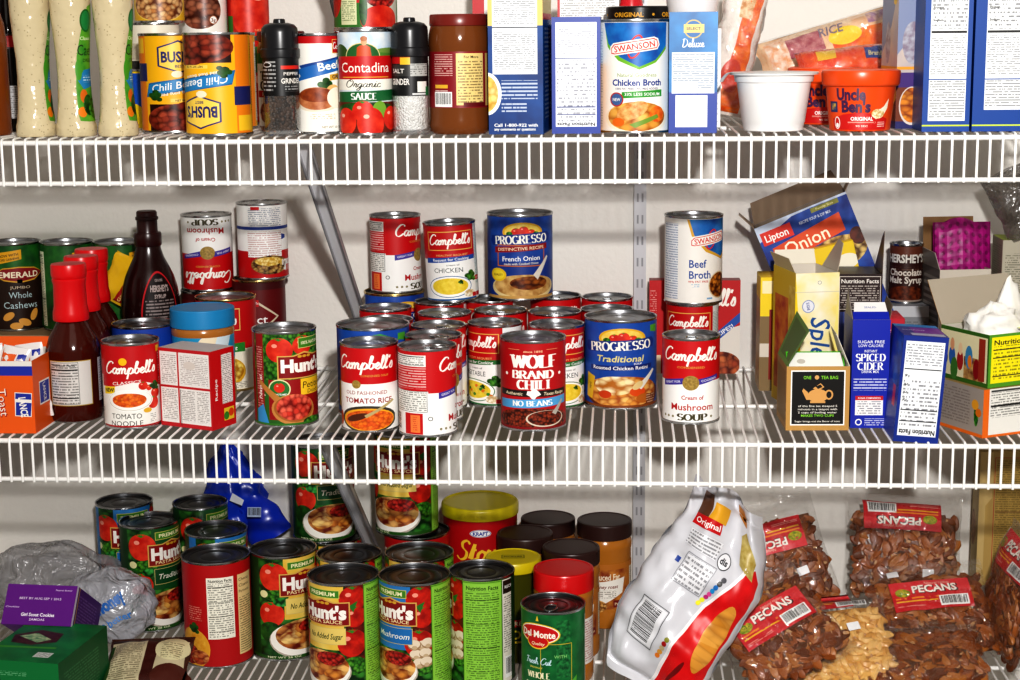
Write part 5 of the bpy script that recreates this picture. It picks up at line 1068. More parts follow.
tb = carton('tea_box', 74, 84, 77, 'c09656', {'front': tea_f, 'left': lambda L, w, h: (L.r(0, 0, w, h, 'b58d50'), L.r(w*.1, h*.1, w*.9, h*.9, '9a7a44'))}, (0, 0, Z2), math.radians(2), 'open gold and black tea box with a teapot on its front', open_top=True, inner='e6e2da',
    parts=(('flap', flap([(-.037, .084, .077), (-.037, .001, .077), (-.010, .012, .118), (-.014, .09, .128)], '5f8a3a', '4a6a2a'), 'green flap standing open'), ('flap', flap([(.037, .002, .077), (.037, .08, .077), (.026, .075, .112), (.022, .01, .114)], 'b8b0a0', 'd0c8ba')),
           ('liner', flap([(-.034, .012, .066), (.034, .012, .066), (.030, .034, .088), (-.028, .034, .088)], 'f0eee8', 'e0dcd4', lambda L, w, h: (L.frame(0, 0, w, h, 1.6, '4fb02c'), L.e(w*.25, h*.55, 5, 3.4, 'c8c2b8'))))))
anchor(tb, (-37, 0, 0), on(785.5, 430.5, Z2))
def cider_f(L, w, h):
    L.r(0, 0, w, h, '1a2ea8'); L.t('SUGAR FREE', w*.5, h*.80, 3.6, WHT, w=w*.72, b=.01); L.t('LOW CALORIE', w*.5, h*.765, 3.4, WHT, w=w*.66, b=.01); L.t('INSTANT', w*.5, h*.715, 3.2, WHT, w=w*.34, b=.01); L.t('SPICED', w*.5, h*.655, 8.4, WHT, w=w*.80, font='serif', wt=.1); L.t('CIDER', w*.5, h*.575, 8.4, WHT, w=w*.70, font='serif', wt=.1); L.t('DRINK MIX', w*.5, h*.525, 3.4, WHT, w=w*.46, b=.01)
    L.r(w*.06, h*.35, w*.94, h*.46, PR('1a2ea8', 'eef0fa', 3.6, .36)); L.r(w*.12, h*.12, w*.86, h*.30, 'f4f2ee'); L.r(w*.12, h*.26, w*.86, h*.30, 'c8202a'); L.t('SUGAR COMPARISON', w*.49, h*.28, 2.2, WHT, w=w*.6); L.r(w*.18, h*.13, w*.8, h*.25, PR('f4f2ee', '444466', 2.8)); L.e(w*.22, h*.055, 4, 4, WHT); L.e(w*.22, h*.055, 2.6, 2.6, '1a2ea8'); L.r(w*.38, h*.02, w*.9, h*.09, PR('1a2ea8', 'e8eafa', 2.6, .38))
b = carton('cider_box', 44, 66, 130, '1a2ea8', {'front': cider_f, 'left': lambda L, w, h: L.r(0, 0, w, h, '16258a')}, (0, 0, Z2), math.radians(1), 'blue spiced cider mix box with a torn open top', open_top=True, inner='8a7c70',
    parts=(('flap', flap([(-.021, .002, .130), (.021, .002, .130), (.018, .020, .148), (-.018, .020, .148)], 'e8e6e4', 'b8aea4', lambda L, w, h: (L.r(0, 0, w, h*.45, '1a2ea8'), L.t('SEALED', w*.5, h*.7, 2.6, '8a94b8', w=14)))), ('flap', flap([(.022, .004, .130), (.022, .06, .130), (.027, .058, .150), (.025, .006, .146)], '6a5c52')), ('flap', flap([(-.022, .06, .130), (-.022, .004, .130), (-.026, .008, .156), (-.020, .056, .160)], '5a5070', '7a6c66'))))
anchor(b, (-22, 0, 0), on(850, 428, Z2))
carton('drink_mix_box', 34, 60, 118, 'c02a3a', {'front': lambda L, w, h: L.r(w*.2, h*.1, w*.8, h*.9, PR('c02a3a', 'f0d0c8', 3))}, stand(888, -.270, Z2), 0, 'red box showing a sliver between the cider box and the nutrition facts box')
def brown_nf(L, w, h): L.r(0, 0, w, h, '2e1a18'); L.frame(2, 3, w-2, h-3, .7, 'e8e0d8'); L.t('Nutrition Facts', w*.5, h-9, 5.4, 'f0ece6', w=w*.84, b=.02); L.r(4, h*.72, w-4, h-14, PR('2e1a18', 'd8d0c8', 3)); L.r(4, h*.4, w-4, h*.68, '4a5aa0'); L.r(3, h*.7, w-3, h*.705, 'e8e0d8')
b = carton('cocoa_box', 56, 70, 152, '3a2420', {'front': brown_nf, 'top': lambda L, w, h: L.r(0, 0, w, h, '2a201e')}, (0, 0, Z2), 0, 'dark brown cocoa box with nutrition facts and a tall torn flap', parts=(('flap', flap([(.028, .0, .152), (.028, .066, .152), (.036, .060, .192), (.031, .012, .205)], '6a4a34', '54402f')),))
anchor(b, (-28, 0, 152), at(838, 274, -.190))
# grey carton with the malt syrup can
carton('grey_carton', 60, 76, 104, '8a8c90', {'front': lambda L, w, h: (L.r(0, h*.86, w, h, 'c0c2c6'), L.r(4, h*.2, w-4, h*.8, PR('8a8c90', '5a5c60', 3)))}, stand(905, -.100, Z2), 0, 'grey carton under the small chocolate malt can')
K_MALT2 = can_parts('malt2', 22, 80, choc_malt)
can('syrup_can', K_MALT2, stand(905, -.062, Z2+.104), 0, 'small brown chocolate malt syrup can on the grey carton')
# blue nutrition facts box
def bnf(L, w, h):
    L.r(0, 0, w, h, '17348c'); L.r(w*.07, h*.06, w*.93, h*.95, 'eef0f2'); L.r(w*.1, h*.72, w*.9, h*.93, PR('eef0f2', '555566', 3.2, .45)); L.r(w*.1, h*.14, w*.9, h*.6, PR('eef0f2', '333344', 4.6, .5)); L.t('Nutrition Facts', w*.5, h*.095, 6, INK, w=w*.8, rot=180, b=.03)
    for y in (.685, .30, .195): L.r(w*.09, h*y, w*.91, h*y+1.2, '20222c')
    for i in range(4): L.t(('1g', '3%', '9%', '7g')[i], w*.16, h*(.62-.075*i), 3, INK, rot=180, w=5)
b = carton('pudding_box', 51, 78, 124, '17348c', {'front': bnf, 'left': lambda L, w, h: (L.r(0, 0, w, h, '2440a8'), L.r(w*.6, h*.3, w*.8, h*.5, 'd83a5a'), L.r(w*.5, h*.5, w, h, GRAD('2a6ac8', '17348c', 20))), 'top': lambda L, w, h: (L.r(0, 0, w, h, '2a2a8a'), L.r(w*.3, h*.25, w*.98, h*.75, '7a2a9c'), L.r(w*.2, 4, w*.95, h*.24, 'b8b8cc'), L.r(0, h*.78, w, h, '2a8ac8'), L.t('SUGAR FREE', w*.35, h*.5, 4, 'e8e4f4', w=26))}, (0, 0, Z2+.0005), math.radians(1), 'blue box with a large upside down nutrition facts panel at the shelf edge', ry=math.radians(4))
anchor(b, (-25.5, 0, 0), on(893, 441, Z2))
carton('amber_box', 40, 40, 80, 'd8941c', {'front': lambda L, w, h: L.r(w*.1, h*.1, w*.9, h*.9, PR('d8941c', '7a4a10', 4))}, stand(947, -.215, Z2), 0, 'small amber box glimpsed between the blue nutrition box and the orange box')
# boxes at the far right
def org_f(L, w, h): L.r(0, 0, w, h, 'e07018'); L.r(w*.07, h*.05, w, h, 'e6e4de'); L.r(w*.09, h*.4, w*.98, h*.92, PR('e6e4de', '333333', 3)); L.r(w*.09, h*.62, w*.98, h*.66, INK); L.r(w*.09, h*.93, w*.98, h*.97, '444444')
def org_l(L, w, h): L.r(0, 0, w, h, 'a89c90'); L.r(0, 0, w, h*.07, 'e07018'); L.r(w*.05, h*.2, w*.7, h*.9, PR('a89c90', '7a6e66', 3.5)); L.e(w*.85, h*.45, 4, 14, LEAF); L.e(w*.82, h*.65, 6, 6, 'e0a030'); L.e(w*.9, h*.5, 5, 5, 'd8761c')
ob = carton('orange_tea_box', 120, 78, 57, 'e07018', {'front': org_f, 'left': org_l, 'top': lambda L, w, h: L.r(0, 0, w, h, 'b89868')}, (0, 0, Z2), math.radians(28), 'orange-edged tea box under the yellow nutrition box at the right end'); anchor(ob, (-60, 0, 0), on(982, 438.5, Z2))
def yel_f(L, w, h): L.r(0, 0, w, h, '5a9a2c'); L.r(w*.03, h*.08, w, h*.95, 'f2e414'); L.t('Nutrition Facts', w*.36, h*.85, 6, '2a2a10', w=w*.60, b=.02); L.r(w*.06, h*.12, w*.95, h*.78, PR('f2e414', '4a4614', 4.2, .5)); [L.r(w*.05, h*y, w*.96, h*y+1.2, '2a2a10') for y in (.70, .55, .2)]
def yel_l(L, w, h):
    L.r(0, 0, w, h, '3f6a24'); L.r(0, h*.08, w*.97, h*.93, 'e2d8b0'); L.r(w*.5, h*.08, w*.9, h*.5, GRAD('7a4a2c', 'c8a060', 8))
    for x, y, a, c in ((.12, .4, 5, '2a3a2a'), (.25, .45, 8, '3a6aa8'), (.25, .68, 5, 'd8a078'), (.42, .4, 8, 'a8302c'), (.42, .62, 5, 'e8c8a0'), (.6, .5, 9, '4a8ab0'), (.62, .42, 5, 'e0862c'), (.76, .3, 8, '8c1c1c'), (.86, .5, 7, 'b86a34'), (.3, .22, 9, '4a7a34')): L.e(w*x, h*y, a*.7, a*1.5, c)
    L.r(w*.8, h*.1, w*.93, h*.9, '9c3a24')
yb = carton('herbal_tea_box', 122, 84, 62, '5a9a2c', {'front': yel_f, 'left': yel_l}, (0, 0, Z2+.0575), math.radians(29), 'open green-edged tea box with a yellow nutrition panel, on the orange tea box', open_top=True, inner='c8c2b6',
    parts=(('lid_flap', flap([(-.061, .084, .062), (.061, .084, .062), (.061, .112, .112), (-.061, .112, .112)], 'b0a696', 'a8783a'), 'grey-brown inside of the raised lid'), ('top_panel', flap([(-.004, .0, .0625), (.061, .0, .0625), (.061, .05, .0645), (-.004, .05, .0645)], 'f2e414', 'c8c2b6', lambda L, w, h: (L.frame(0, 0, w, h, 2, '5a9a2c'), L.e(w*.4, h*.5, 12, 5, 'd8c078'), L.r(w*.3, h*.4, w*.55, h*.6, PR('d8c078', '6a5a2a', 2)))))))
anchor(yb, (-61, 0, 0), on(987.5, 388.5, Z2+.0575))
YP = Vector(yb.location); YR = Matrix.Rotation(math.radians(29), 3, 'Z')
sd = Vector((4, 2, 9))
def tis(a, b):
    th, ph = a*2*PI, b*PI; q = Vector((math.sin(ph)*math.cos(th), math.sin(ph)*math.sin(th), math.cos(ph)))
    k = .92+.3*noise.noise(q*2.2+sd)+.30*abs(noise.noise(q*4.5))+.10*abs(noise.noise(q*11)); pk = max(0, 1-((q.x-.45)**2+(q.y)**2)*5)*.75 if q.z > 0 else 0
    return (-.010+q.x*.040*k, .045+q.y*.030*k, .056+(q.z*.032+pk*.044)*k)
m = MB(); m.grid(tis, 36, 24, C('eeece6', .6)); o = tag(obj('tea_bag_bundle', m.mesh('tea_bag_bundle', 180)), 'crumpled white paper sticking out of the open herbal tea box', 'paper'); o.location = YP; o.rotation_euler = (0, 0, math.radians(29))
# carton with magenta napkins
nb = carton('open_carton', 68, 70, 144, '8a7a66', {'front': lambda L, w, h: L.r(0, 0, w, h, 'c8c0b4'), 'left': lambda L, w, h: (L.r(0, 0, w, h, '5a5450'), L.r(w*.1, h*.2, w*.9, h*.94, PR('5a5450', '9a948c', 9, .3)))}, (0, 0, Z2), math.radians(8), 'open carton holding the bright magenta pack', open_top=True, inner='a89a88',
    parts=(('flap', flap([(-.034, .07, .144), (.034, .07, .144), (.034, .075, .205), (-.034, .075, .205)], '8a6a44', '7a6040')), ('flap', flap([(-.034, .068, .144), (-.034, .002, .144), (-.041, .002, .166), (-.037, .066, .166)], '8a847c', 'b0aaa2'))))
anchor(nb, (-34, 0, 144), at(940, 270, -.135))
def quilt():
    k = 'quilt'; m_, N, L, b = newmat('quilted_magenta'); b.inputs['Roughness'].default_value = .45
    ch = N.new('ShaderNodeTexChecker'); ch.inputs['Scale'].default_value = .11; L.new(uvnode(N), ch.inputs['Vector']); vo = N.new('ShaderNodeTexVoronoi'); vo.inputs['Scale'].default_value = .11; vo.inputs['Randomness'].default_value = 0; L.new(uvnode(N), vo.inputs['Vector'])
    c1 = mixc(N, L, ch.outputs['Fac'], 'a8127c', '920f6c'); mr = N.new('ShaderNodeMapRange'); L.new(vo.outputs['Distance'], mr.inputs[0]); mr.inputs[1].default_value = .22; mr.inputs[2].default_value = .3
    L.new(mixc(N, L, mr.outputs[0], '780e56', c1), b.inputs['Base Color']); bp = N.new('ShaderNodeBump'); bp.inputs['Strength'].default_value = .5; bp.inputs['Distance'].default_value = .004; L.new(vo.outputs['Distance'], bp.inputs['Height']); L.new(bp.outputs['Normal'], b.inputs['Normal']); return m_
QM = quilt()
def qs(side):
    def f(a, b):
        x = (a-.5)*.074; z = b*.085; top = .006*max(0, 1-((a-.45)/.25)**2)*b; c = .012*(1-abs(2*a-1)**2)*(1-(b*2-1)**4)
        return (x, -side*(.004+c)-.01*(1-b)*0, z+top)
    return f
m = MB(); m.grid(qs(1), 20, 16, QM, uvs=70); m.grid(lambda a, b: qs(-1)(1-a, b), 20, 16, QM, uvs=70)
o = tag(obj('napkin_pack', m.mesh('napkin_pack', 180)), 'bright magenta embossed pack standing in the open carton', 'napkins'); o.location = Vector(nb.location)+Vector((.002, .030, .117)); o.rotation_euler = (math.radians(-8), 0, math.radians(6))
# cream box and clear bag at the edge
b = carton('cream_box', 60, 60, 178, 'b0aa9a', {'left': lambda L, w, h: (L.r(0, 0, w, h, 'a39d8c'), L.r(w*.1, h*.3, w*.9, h*.96, PR('a39d8c', '6a6a5a', 3))), 'front': lambda L, w, h: L.r(4, 4, w-4, h*.9, PR('b0aa9a', '5a5a4a', 3)), 'top': lambda L, w, h: L.r(0, 0, w, h, '9aa83a')}, (0, 0, Z2), 0, 'cream printed box at the right edge behind the herbal tea box'); anchor(b, (-30, 0, 178), at(1003, 240, -.120))
S_ = pillow(110, 100, 46, 21, .008, 26)
t = thing('clear_bag', 'hazy clear plastic bag with a blue corner at the right edge below the top shelf', 'bag'); m = MB(); bag_mesh(m, S_, FILM('6c655f', .6, .14, .5, .6), 22, 22); obj('film', m.mesh('clear_bag_film', 180), t)
m = MB(); L = Lab(); L.p([(-10, 20), (14, 30), (20, 42), (0, 46)], '2a5ac8'); L.r(-40, -10, 20, 20, GRAD('5a4c46', '8a8078', 18)); paint(m, L, bagmap(S_, 110, 100, -3), 8, 8, .1); obj('print', m.mesh('clear_bag_print', 180), t); orient(t, Vector(b.location)+Vector((.012, .02, .178+.052)), 14, -24, 0)
# ======== top shelf
def c1(k, px, Y, turn, label, z=Z1, group=None, name='can', **kw): return can(name, k, stand(px, Y, z), turn, label, group, **kw)
c1(K_BUSH, 175, -.300, 12, 'yellow chili bean can with its label upright, half hidden', name='bean_can')
c1(K_BUSH, 220, -.372, -34, 'upside down yellow chili bean can in front of the other bean cans', name='bean_can', flip=True)
c1(K_BUSH, 227, -.238, -70, 'yellow chili bean can behind the upside down one, a dark edge showing at its right', name='bean_can')
c1(K_CONT, 367, -.374, 0, 'organic tomato sauce can with red plum tomatoes and a red banner', name='sauce_can')
c1(K_BG, 320.5, -.346, -2, 'white gravy can with a red top, blue ribbon and gravy boat', name='gravy_can')
K_TL = can_parts('tl', 33, 119, tomato_can)
c1(K_TL, 364, -.268, 14, 'can hidden behind the organic sauce can that carries the tomato can', name='tomato_can')
c1(K_TOM, 366, -.268, -4, 'tomato can with a green and red label standing above the organic sauce can', Z1+.119, name='tomato_can')
c1(K_SWC, 635, -.362, 0, 'chicken broth can with a blue top among the blue boxes', name='broth_can')
# stack behind the beans
def canister_art(L): L.r(-130, 3, 130, 60, 'f0cf1c'); L.p([(-130, 24), (-20, 30), (-6, 22), (10, 30), (130, 22), (130, 68), (-130, 68)], '1f5fc8'); L.e(0, 48, 9, 7, GRAD('2a6ad8', '5a9af0', 9)); L.e(-4, 18, 12, 8, GRAD('e8c018', 'f8e460', 6))
jar('salt_canister', [(0, 0), (30, 0), (31, 2), (31, 68), (30, 70), (0, 70)], 'f0cf1c', 'blue and yellow canister at the bottom of the stack beside the dressing bottles', 'canister', stand(153, -.200, Z1), 0, (('paper_label', wraplabel(31.1, canister_art)),))
c1(K_GF, 156, -.200, 6, 'small upside down gravy can in the middle of the stack behind the bean cans', Z1+.070, name='gravy_can', flip=True)
c1(K_PY, 160, -.195, 0, 'yellow label can with a pea picture on top of the stack beside the dressing bottles', Z1+.130, name='pea_can')
K_LOW = can_parts('low', 29, 108, lambda L, R, H: (base_(L, R, H, '8c1a1c'), L.r(-PI*R, H*.3, PI*R, H*.5, 'e8d8b0')))
c1(K_LOW, 207, -.150, 0, 'hidden red can below the white bean can behind the upside down bean can', name='bean_can')
c1(K_BW, 205, -.150, 0, 'white label can with brown beans stacked behind the upside down bean can', Z1+.108, name='bean_can')
K_LOW2 = can_parts('low2', 27, 110, tomato_red)
c1(K_LOW2, 250, -.130, 0, 'hidden red tomato can under another beside the pepper grinder', name='tomato_can')
c1(K_TRED, 249, -.130, 0, 'red tomato label can stacked just left of the pepper grinder', Z1+.110, name='tomato_can')
# gravy jar
def gj_art(L): L.r(-90, 6, 90, 92, 'f0ebe0'); L.r(-90, 80, 90, 92, '2a6a2c'); L.t('HEINZ', -14, 82, 6, 'f0ebe0', w=24); L.t('TURKEY', -10, 66, 10, '3a2a20', w=44, font='serif', wt=.1); L.t('GRAVY', -12, 54, 10, '3a2a20', w=42, font='serif', wt=.1); L.r(-40, 40, 40, 48, 'b81c20'); L.t('Herbs', -18, 44, 4.4, WHT, w=20); L.e(-14, 22, 22, 14, FOOD('6a2418', 'b86a4a', 'e0b090', 6)); L.t('GRAVY', 34, 54, 9, '3a2a20', w=38)
jar('gravy_jar', [(0, 1), (27, 0), (29, 3), (29, 96), (27, 104), (26, 108), (0, 108)], C('8a5a34', .2), 'gravy jar with a dark red lid behind the pepper grinder', 'jar', stand(284, -.285, Z1), 0, (('lid', ribbed(28.5, 106, 118, 80, '6a1416')), ('paper_label', wraplabel(29.2, gj_art))))
# grinders
def grinder(px, Y, label, fill, art):
    t = jar('spice_grinder', [(19.5, 3), (21, 6), (21, 40), (20.4, 46), (20.4, 88), (18, 92)], FILM('e8eef0', .04, .05, .7, .05), label, 'grinder', stand(px, Y, Z1), 0,
        (('filling', lathepart([(0, 5), (18.5, 5), (19.6, 8), (19.6, 44), (19, 47), (0, 48)], fill)), ('base', lathepart([(0, 1), (20, 0), (22, 1.5), (22, 4), (20, 6), (0, 6)], FILM('dfe6ea', .15, .05, .7, .05))), ('paper_label', wraplabel(20.6, art)),
         ('cap', lathepart([(19.5, 87), (22.4, 88), (22.6, 90), (22.6, 97), (21.2, 98.5), (21, 116), (20.4, 121), (17, 125), (10, 127), (7, 127), (6.6, 130.5), (5.6, 131.5), (0, 131.6)], C('232326', .3), 64))))
    return t
def pep_art(L):
    L.r(-64, 45, 64, 88, '141416'); L.r(0, 75, 30, 79, 'd8301c'); L.t('PEPPER', 14, 70, 3.6, 'e8e4de', w=22); L.t('GRINDER', 14, 62, 6, 'f2eee6', w=28, b=.02); L.r(-28, 50, -6, 84, PR('141416', 'c8c8c8', 4.5, .45)); L.r(4, 50, 24, 58, PR('141416', 'b8b8b8', 3)); L.e(-18, 80, 7, 3, 'd8d8d8'); L.e(-18, 80, 5.5, 2, '141416')
def salt_art(L):
    L.r(-64, 44, 64, 88, '18181a'); L.r(-32, 80, 0, 88, 'b81c20'); L.r(-12, 78, 0, 87, 'e8c03a'); L.r(-32, 66, 0, 79, '3a3a38'); L.t('SALT', -16, 72, 5, 'e8e4de', w=18); L.t('GRINDER', -14, 60, 7, 'f4f0ea', w=26, b=.02); L.r(0, 66, 24, 80, 'b8b8b4'); L.r(0, 67, 24, 79, PR('b8b8b4', '444444', 2.5)); L.r(8, 48, 22, 60, 'e8e6e0'); L.r(2, 45, 26, 47, 'd8d8d8'); L.r(20, 44, 30, 54, '2a7a4a')
grinder(283, -.376, 'pepper grinder full of black peppercorns with a black cap', KNOB('peppercorns', '1e1512', '5a4436', 260, .5, 1), pep_art)
grinder(411.5, -.378, 'salt grinder full of white salt with a black cap', KNOB('salt_crystals', 'e8e6e2', 'fbfaf8', 420, .5, .8), salt_art)
# sauce jar
def mole_art(L):
    L.r(-104, 30, 104, 93, '8c1a24'); L.r(-4, 33, 30, 91, 'e9cf8a'); L.r(-2, 36, 29, 84, PR('e9cf8a', '4a3020', 3.2, .44)); L.t('For More', 14, 87, 3, '3a2a1a', w=18); L.r(-33, 66, -8, 90, PR('8c1a24', 'f0c8c0', 2.6, .36)); L.r(-32, 52, -14, 56, 'e0b43a'); L.r(-32, 46, -14, 50, PR('8c1a24', 'f0e0d8', 2.4, .3)); L.r(4, 31, 33, 36, '6a1018'); L.bars(-33, 31, -9, 48); L.r(34, 32, 60, 91, 'c8a868')
jar('sauce_jar', [(0, 1), (32, 0), (35, 3), (36, 10), (35.4, 16), (35, 28), (35, 96), (35.8, 100), (35, 112), (33, 120), (31.5, 124), (0, 124)], C('7a4722', .12), 'brown sauce jar with a dark red label, barcode and red lid', 'jar', stand(460.5, -.364, Z1), 0,
    (('lid', lathepart([(32, 121), (33.6, 122), (33.8, 124), (33.4, 133), (32.4, 134.5), (29, 134.8), (28, 134.2), (0, 134.2)], C('7c2a22', .3), 72)), ('paper_label', wraplabel(35.2, mole_art))))
# dressing bottles
def dressing(px, Y, turn, label, vis=True):
    W_ = [(0, 1), (27, 0), (28.5, 2), (28.5, 12), (27, 16), (25, 30), (23.4, 50), (22.8, 70), (23.4, 90), (25.5, 112), (27.8, 135), (28.6, 155), (27.8, 172), (24, 188), (18, 200), (15, 210), (15, 216), (0, 217)]; W_ = [(r*.81, z) for r, z in W_]
    def rad(v):
        for (r0, z0), (r1, z1) in zip(W_[1:], W_[2:]):
            if z0 <= v <= z1: return r0+(r1-r0)*(v-z0)/(z1-z0)
        return 20
    def art(m):
        L = Lab(); L.p([(8, 26), (10, 18), (22, 17), (44, 17), (56, 22), (58, 60), (56, 110), (52, 140), (40, 152), (27, 148), (18, 126), (10, 92), (7, 56)], GRAD('3a8a2c', '7ab83a', 26)); L.e(24, 132, 9, 13, '1f6a2c'); L.e(24, 132, 7, 11, '2a8a4a'); L.t('Classic', 24, 112, 4, 'dfe8c0', w=18); L.t('Caesar', 31, 99, 13, '22421c', w=40, b=0); L.p([(10, 64), (20, 76), (58, 80), (58, 62), (18, 54)], '2a86b8'); L.r(18, 62, 50, 70, PR('2a86b8', 'e0f0f8', 3)); L.e(18, 46, 6, 8, 'd8701c'); L.e(14, 28, 6, 6, 'e8861c'); L.e(24, 36, 8, 12, LEAF_D); L.e(34, 32, 10, 12, LEAF); L.e(12, 76, 5, 12, '4f9a2c'); L.t('DRESSING', 34, 87, 4, '22421c', w=30)
        def f(u, v, off):
            r = rad(v)+.25+off; a = u/23; return (r*math.sin(a)/1e3, -r*math.cos(a)*.94/1e3, v/1e3), Vector((math.sin(a), -math.cos(a), 0))
        paint(m, L, f, 2.4, 5, .05)
    return jar('dressing_bottle', W_, KNOB_DRESS, label, 'bottle', stand(px, Y, Z1), turn, (('paper_label', art), ('cap', lathepart([(16, 205), (17.5, 207), (17.5, 236), (15, 239), (0, 239)], C('2f7a2c', .35), 48))), 'creamy dressing bottles', sy=.94)
md, N_, L_, b_ = newmat('creamy_dressing'); b_.inputs['Roughness'].default_value = .13
tc_ = N_.new('ShaderNodeTexCoord'); vo_ = N_.new('ShaderNodeTexVoronoi'); vo_.inputs['Scale'].default_value = 380; L_.new(tc_.outputs['Object'], vo_.inputs['Vector']); sp_ = N_.new('ShaderNodeSeparateColor'); L_.new(vo_.outputs['Color'], sp_.inputs[0])
dk_ = mth(N_, L_, 'MULTIPLY', mth(N_, L_, 'GREATER_THAN', sp_.outputs[0], .86), mth(N_, L_, 'LESS_THAN', vo_.outputs['Distance'], .33)); dk_ = mth(N_, L_, 'MULTIPLY', dk_, .42)
L_.new(mixc(N_, L_, dk_, 'd6c8a6', '7c6848'), b_.inputs['Base Color']); no_ = N_.new('ShaderNodeTexNoise'); no_.inputs['Scale'].default_value = 45; L_.new(tc_.outputs['Object'], no_.inputs['Vector']); bu_ = N_.new('ShaderNodeBump'); bu_.inputs['Strength'].default_value = .35; bu_.inputs['Distance'].default_value = .01; L_.new(no_.outputs['Fac'], bu_.inputs['Height']); L_.new(bu_.outputs['Normal'], b_.inputs['Normal'])
KNOB_DRESS = md
dressing(37, -.374, 22, 'creamy dressing bottle nearest the left edge, its green label turned away')
dressing(77, -.374, -12, 'middle creamy dressing bottle with the green label facing right')
dressing(119, -.376, 12, 'creamy dressing bottle beside the bean cans')
def soy_art(L): L.r(-22, 16, 22, 56, PR('b8b8ba', '333333', 2.6))
def soy_art2(L): L.r(-20, 100, 20, 118, '3a1012'); L.e(2, 109, 10, 7, 'c8202a')
jar('soy_sauce_bottle', [(0, 1), (24, 0), (27, 3), (27, 120), (25, 140), (18, 165), (14, 190), (13, 205), (0, 206)], C('120c0c', .08), 'dark sauce bottle behind the leftmost dressing bottle', 'bottle', stand(14, -.262, Z1), 0, (('paper_label', wraplabel(27.2, soy_art)), ('neck_label', wraplabel(27.2, soy_art2)), ('cap', lathepart([(14, 200), (15.5, 202), (15.5, 222), (0, 223)], C('7a1418', .4), 40))))
jar('vinaigrette_bottle', [(0, 1), (24, 0), (26, 3), (26, 110), (24, 130), (17, 155), (13, 180), (12, 200), (0, 201)], C('8a4a1c', .15), 'amber brown bottle cut by the left edge of the photo', 'bottle', stand(-10, -.345, Z1), 0, (('cap', lathepart([(13, 196), (14.5, 198), (14.5, 216), (0, 217)], C('2a2220', .4), 40)),))
# pasta boxes
def bar_f(L, w, h):
    L.r(0, 0, w, h, GRAD('0b3474', '154f96', 50)); L.r(0, h*.72, w, h, 'e0c878'); L.r(w*.08, h*.40, w*.90, h, 'eef0f2'); L.r(w*.11, h*.42, w*.87, h*.68, PR('eef0f2', '555560', 2.4, .45)); L.r(w*.11, h*.73, w*.87, h*.99, PR('eef0f2', '555560', 2.4, .45)); L.r(w*.08, h*.705, w*.90, h*.712, '333344'); L.e(-2, h*.27, 17, 24, WHT); L.e(-4, h*.27, 15, 21, FOOD('c8982c', 'e8c860', 'f6e6a8', 8)); 
    L.r(w*.24, h*.235, w*.9, h*.36, PR('0f4488', 'e0e8f4', 4.2, .34)); L.r(w*.24, h*.15, w*.7, h*.21, PR('0f4488', 'e0e8f4', 4, .4)); L.t('Call 1-800-922 with', w*.5, h*.062, 3.6, WHT, w=w*.8, b=.02); L.t('any comments or questions', w*.48, h*.035, 3.2, WHT, w=w*.76, b=.02)
def bar_r(L, w, h): L.r(0, 0, w, h, '1a5ca8'); L.r(w*.2, h*.1, w*.9, h*.72, PR('1a5ca8', 'c8d8f0', 5, .45)); L.r(0, h*.8, w, h, 'd8c070'); L.r(0, h*.76, w, h*.8, 'c8202a')
def b1(name, w, d, h, col, art, pxl, Y, label, rz=0, z=Z1, **kw):
    b = carton(name, w, d, h, col, art, (0, 0, z), math.radians(rz), label, **kw); anchor(b, (-w/2, 0, 0), stand(pxl, Y, z)); return b
b1('pasta_box', 62, 100, 168, '0f4488', {'front': bar_f, 'right': bar_r}, 489, -.396, 'dark blue pasta box with a white nutrition panel beside the brown sauce jar', -3)
b1('pasta_box', 24, 70, 122, '1a5ca8', {'front': lambda L, w, h: (L.r(0, 0, w, h, '1a5ca8'), L.r(2, h*.1, w-2, h*.7, PR('1a5ca8', 'c8d8f0', 4)), L.r(2, h*.86, w-2, h*.96, 'c8202a'))}, 541, -.305, 'thin blue box squeezed behind the dark blue pasta box and the narrow blue box', 0)
def nfb(L, w, h):
    L.r(0, 0, w, h, '1f3c98'); L.r(w*.08, h*.06, w*.92, h*.955, 'eceef4'); L.r(w*.10, h*.68, w*.9, h*.94, PR('eceef4', '666677', 2.4, .5)); L.r(w*.1, h*.10, w*.9, h*.63, PR('eceef4', '555566', 4.2, .52)); L.t('Nutrition Facts', w*.5, h*.08, 3.8, INK, w=w*.78, rot=180, b=.03); L.r(w*.08, h*.645, w*.92, h*.652, '2a3a7a'); L.r(w*.1, h*.225, w*.9, h*.235, '2a3a7a'); L.r(w*.1, h*.16, w*.9, h*.168, '2a3a7a')
b1('rice_mix_box', 55, 80, 130, '1f3c98', {'front': nfb, 'right': lambda L, w, h: (L.r(0, 0, w, h, 'd8942c'), L.r(0, h*.6, w, h, 'b8c8e0')), 'top': lambda L, w, h: L.r(0, 0, w, h, '3a5cc0')}, 552, -.392, 'narrow blue box with an upside down nutrition panel left of the chicken broth')
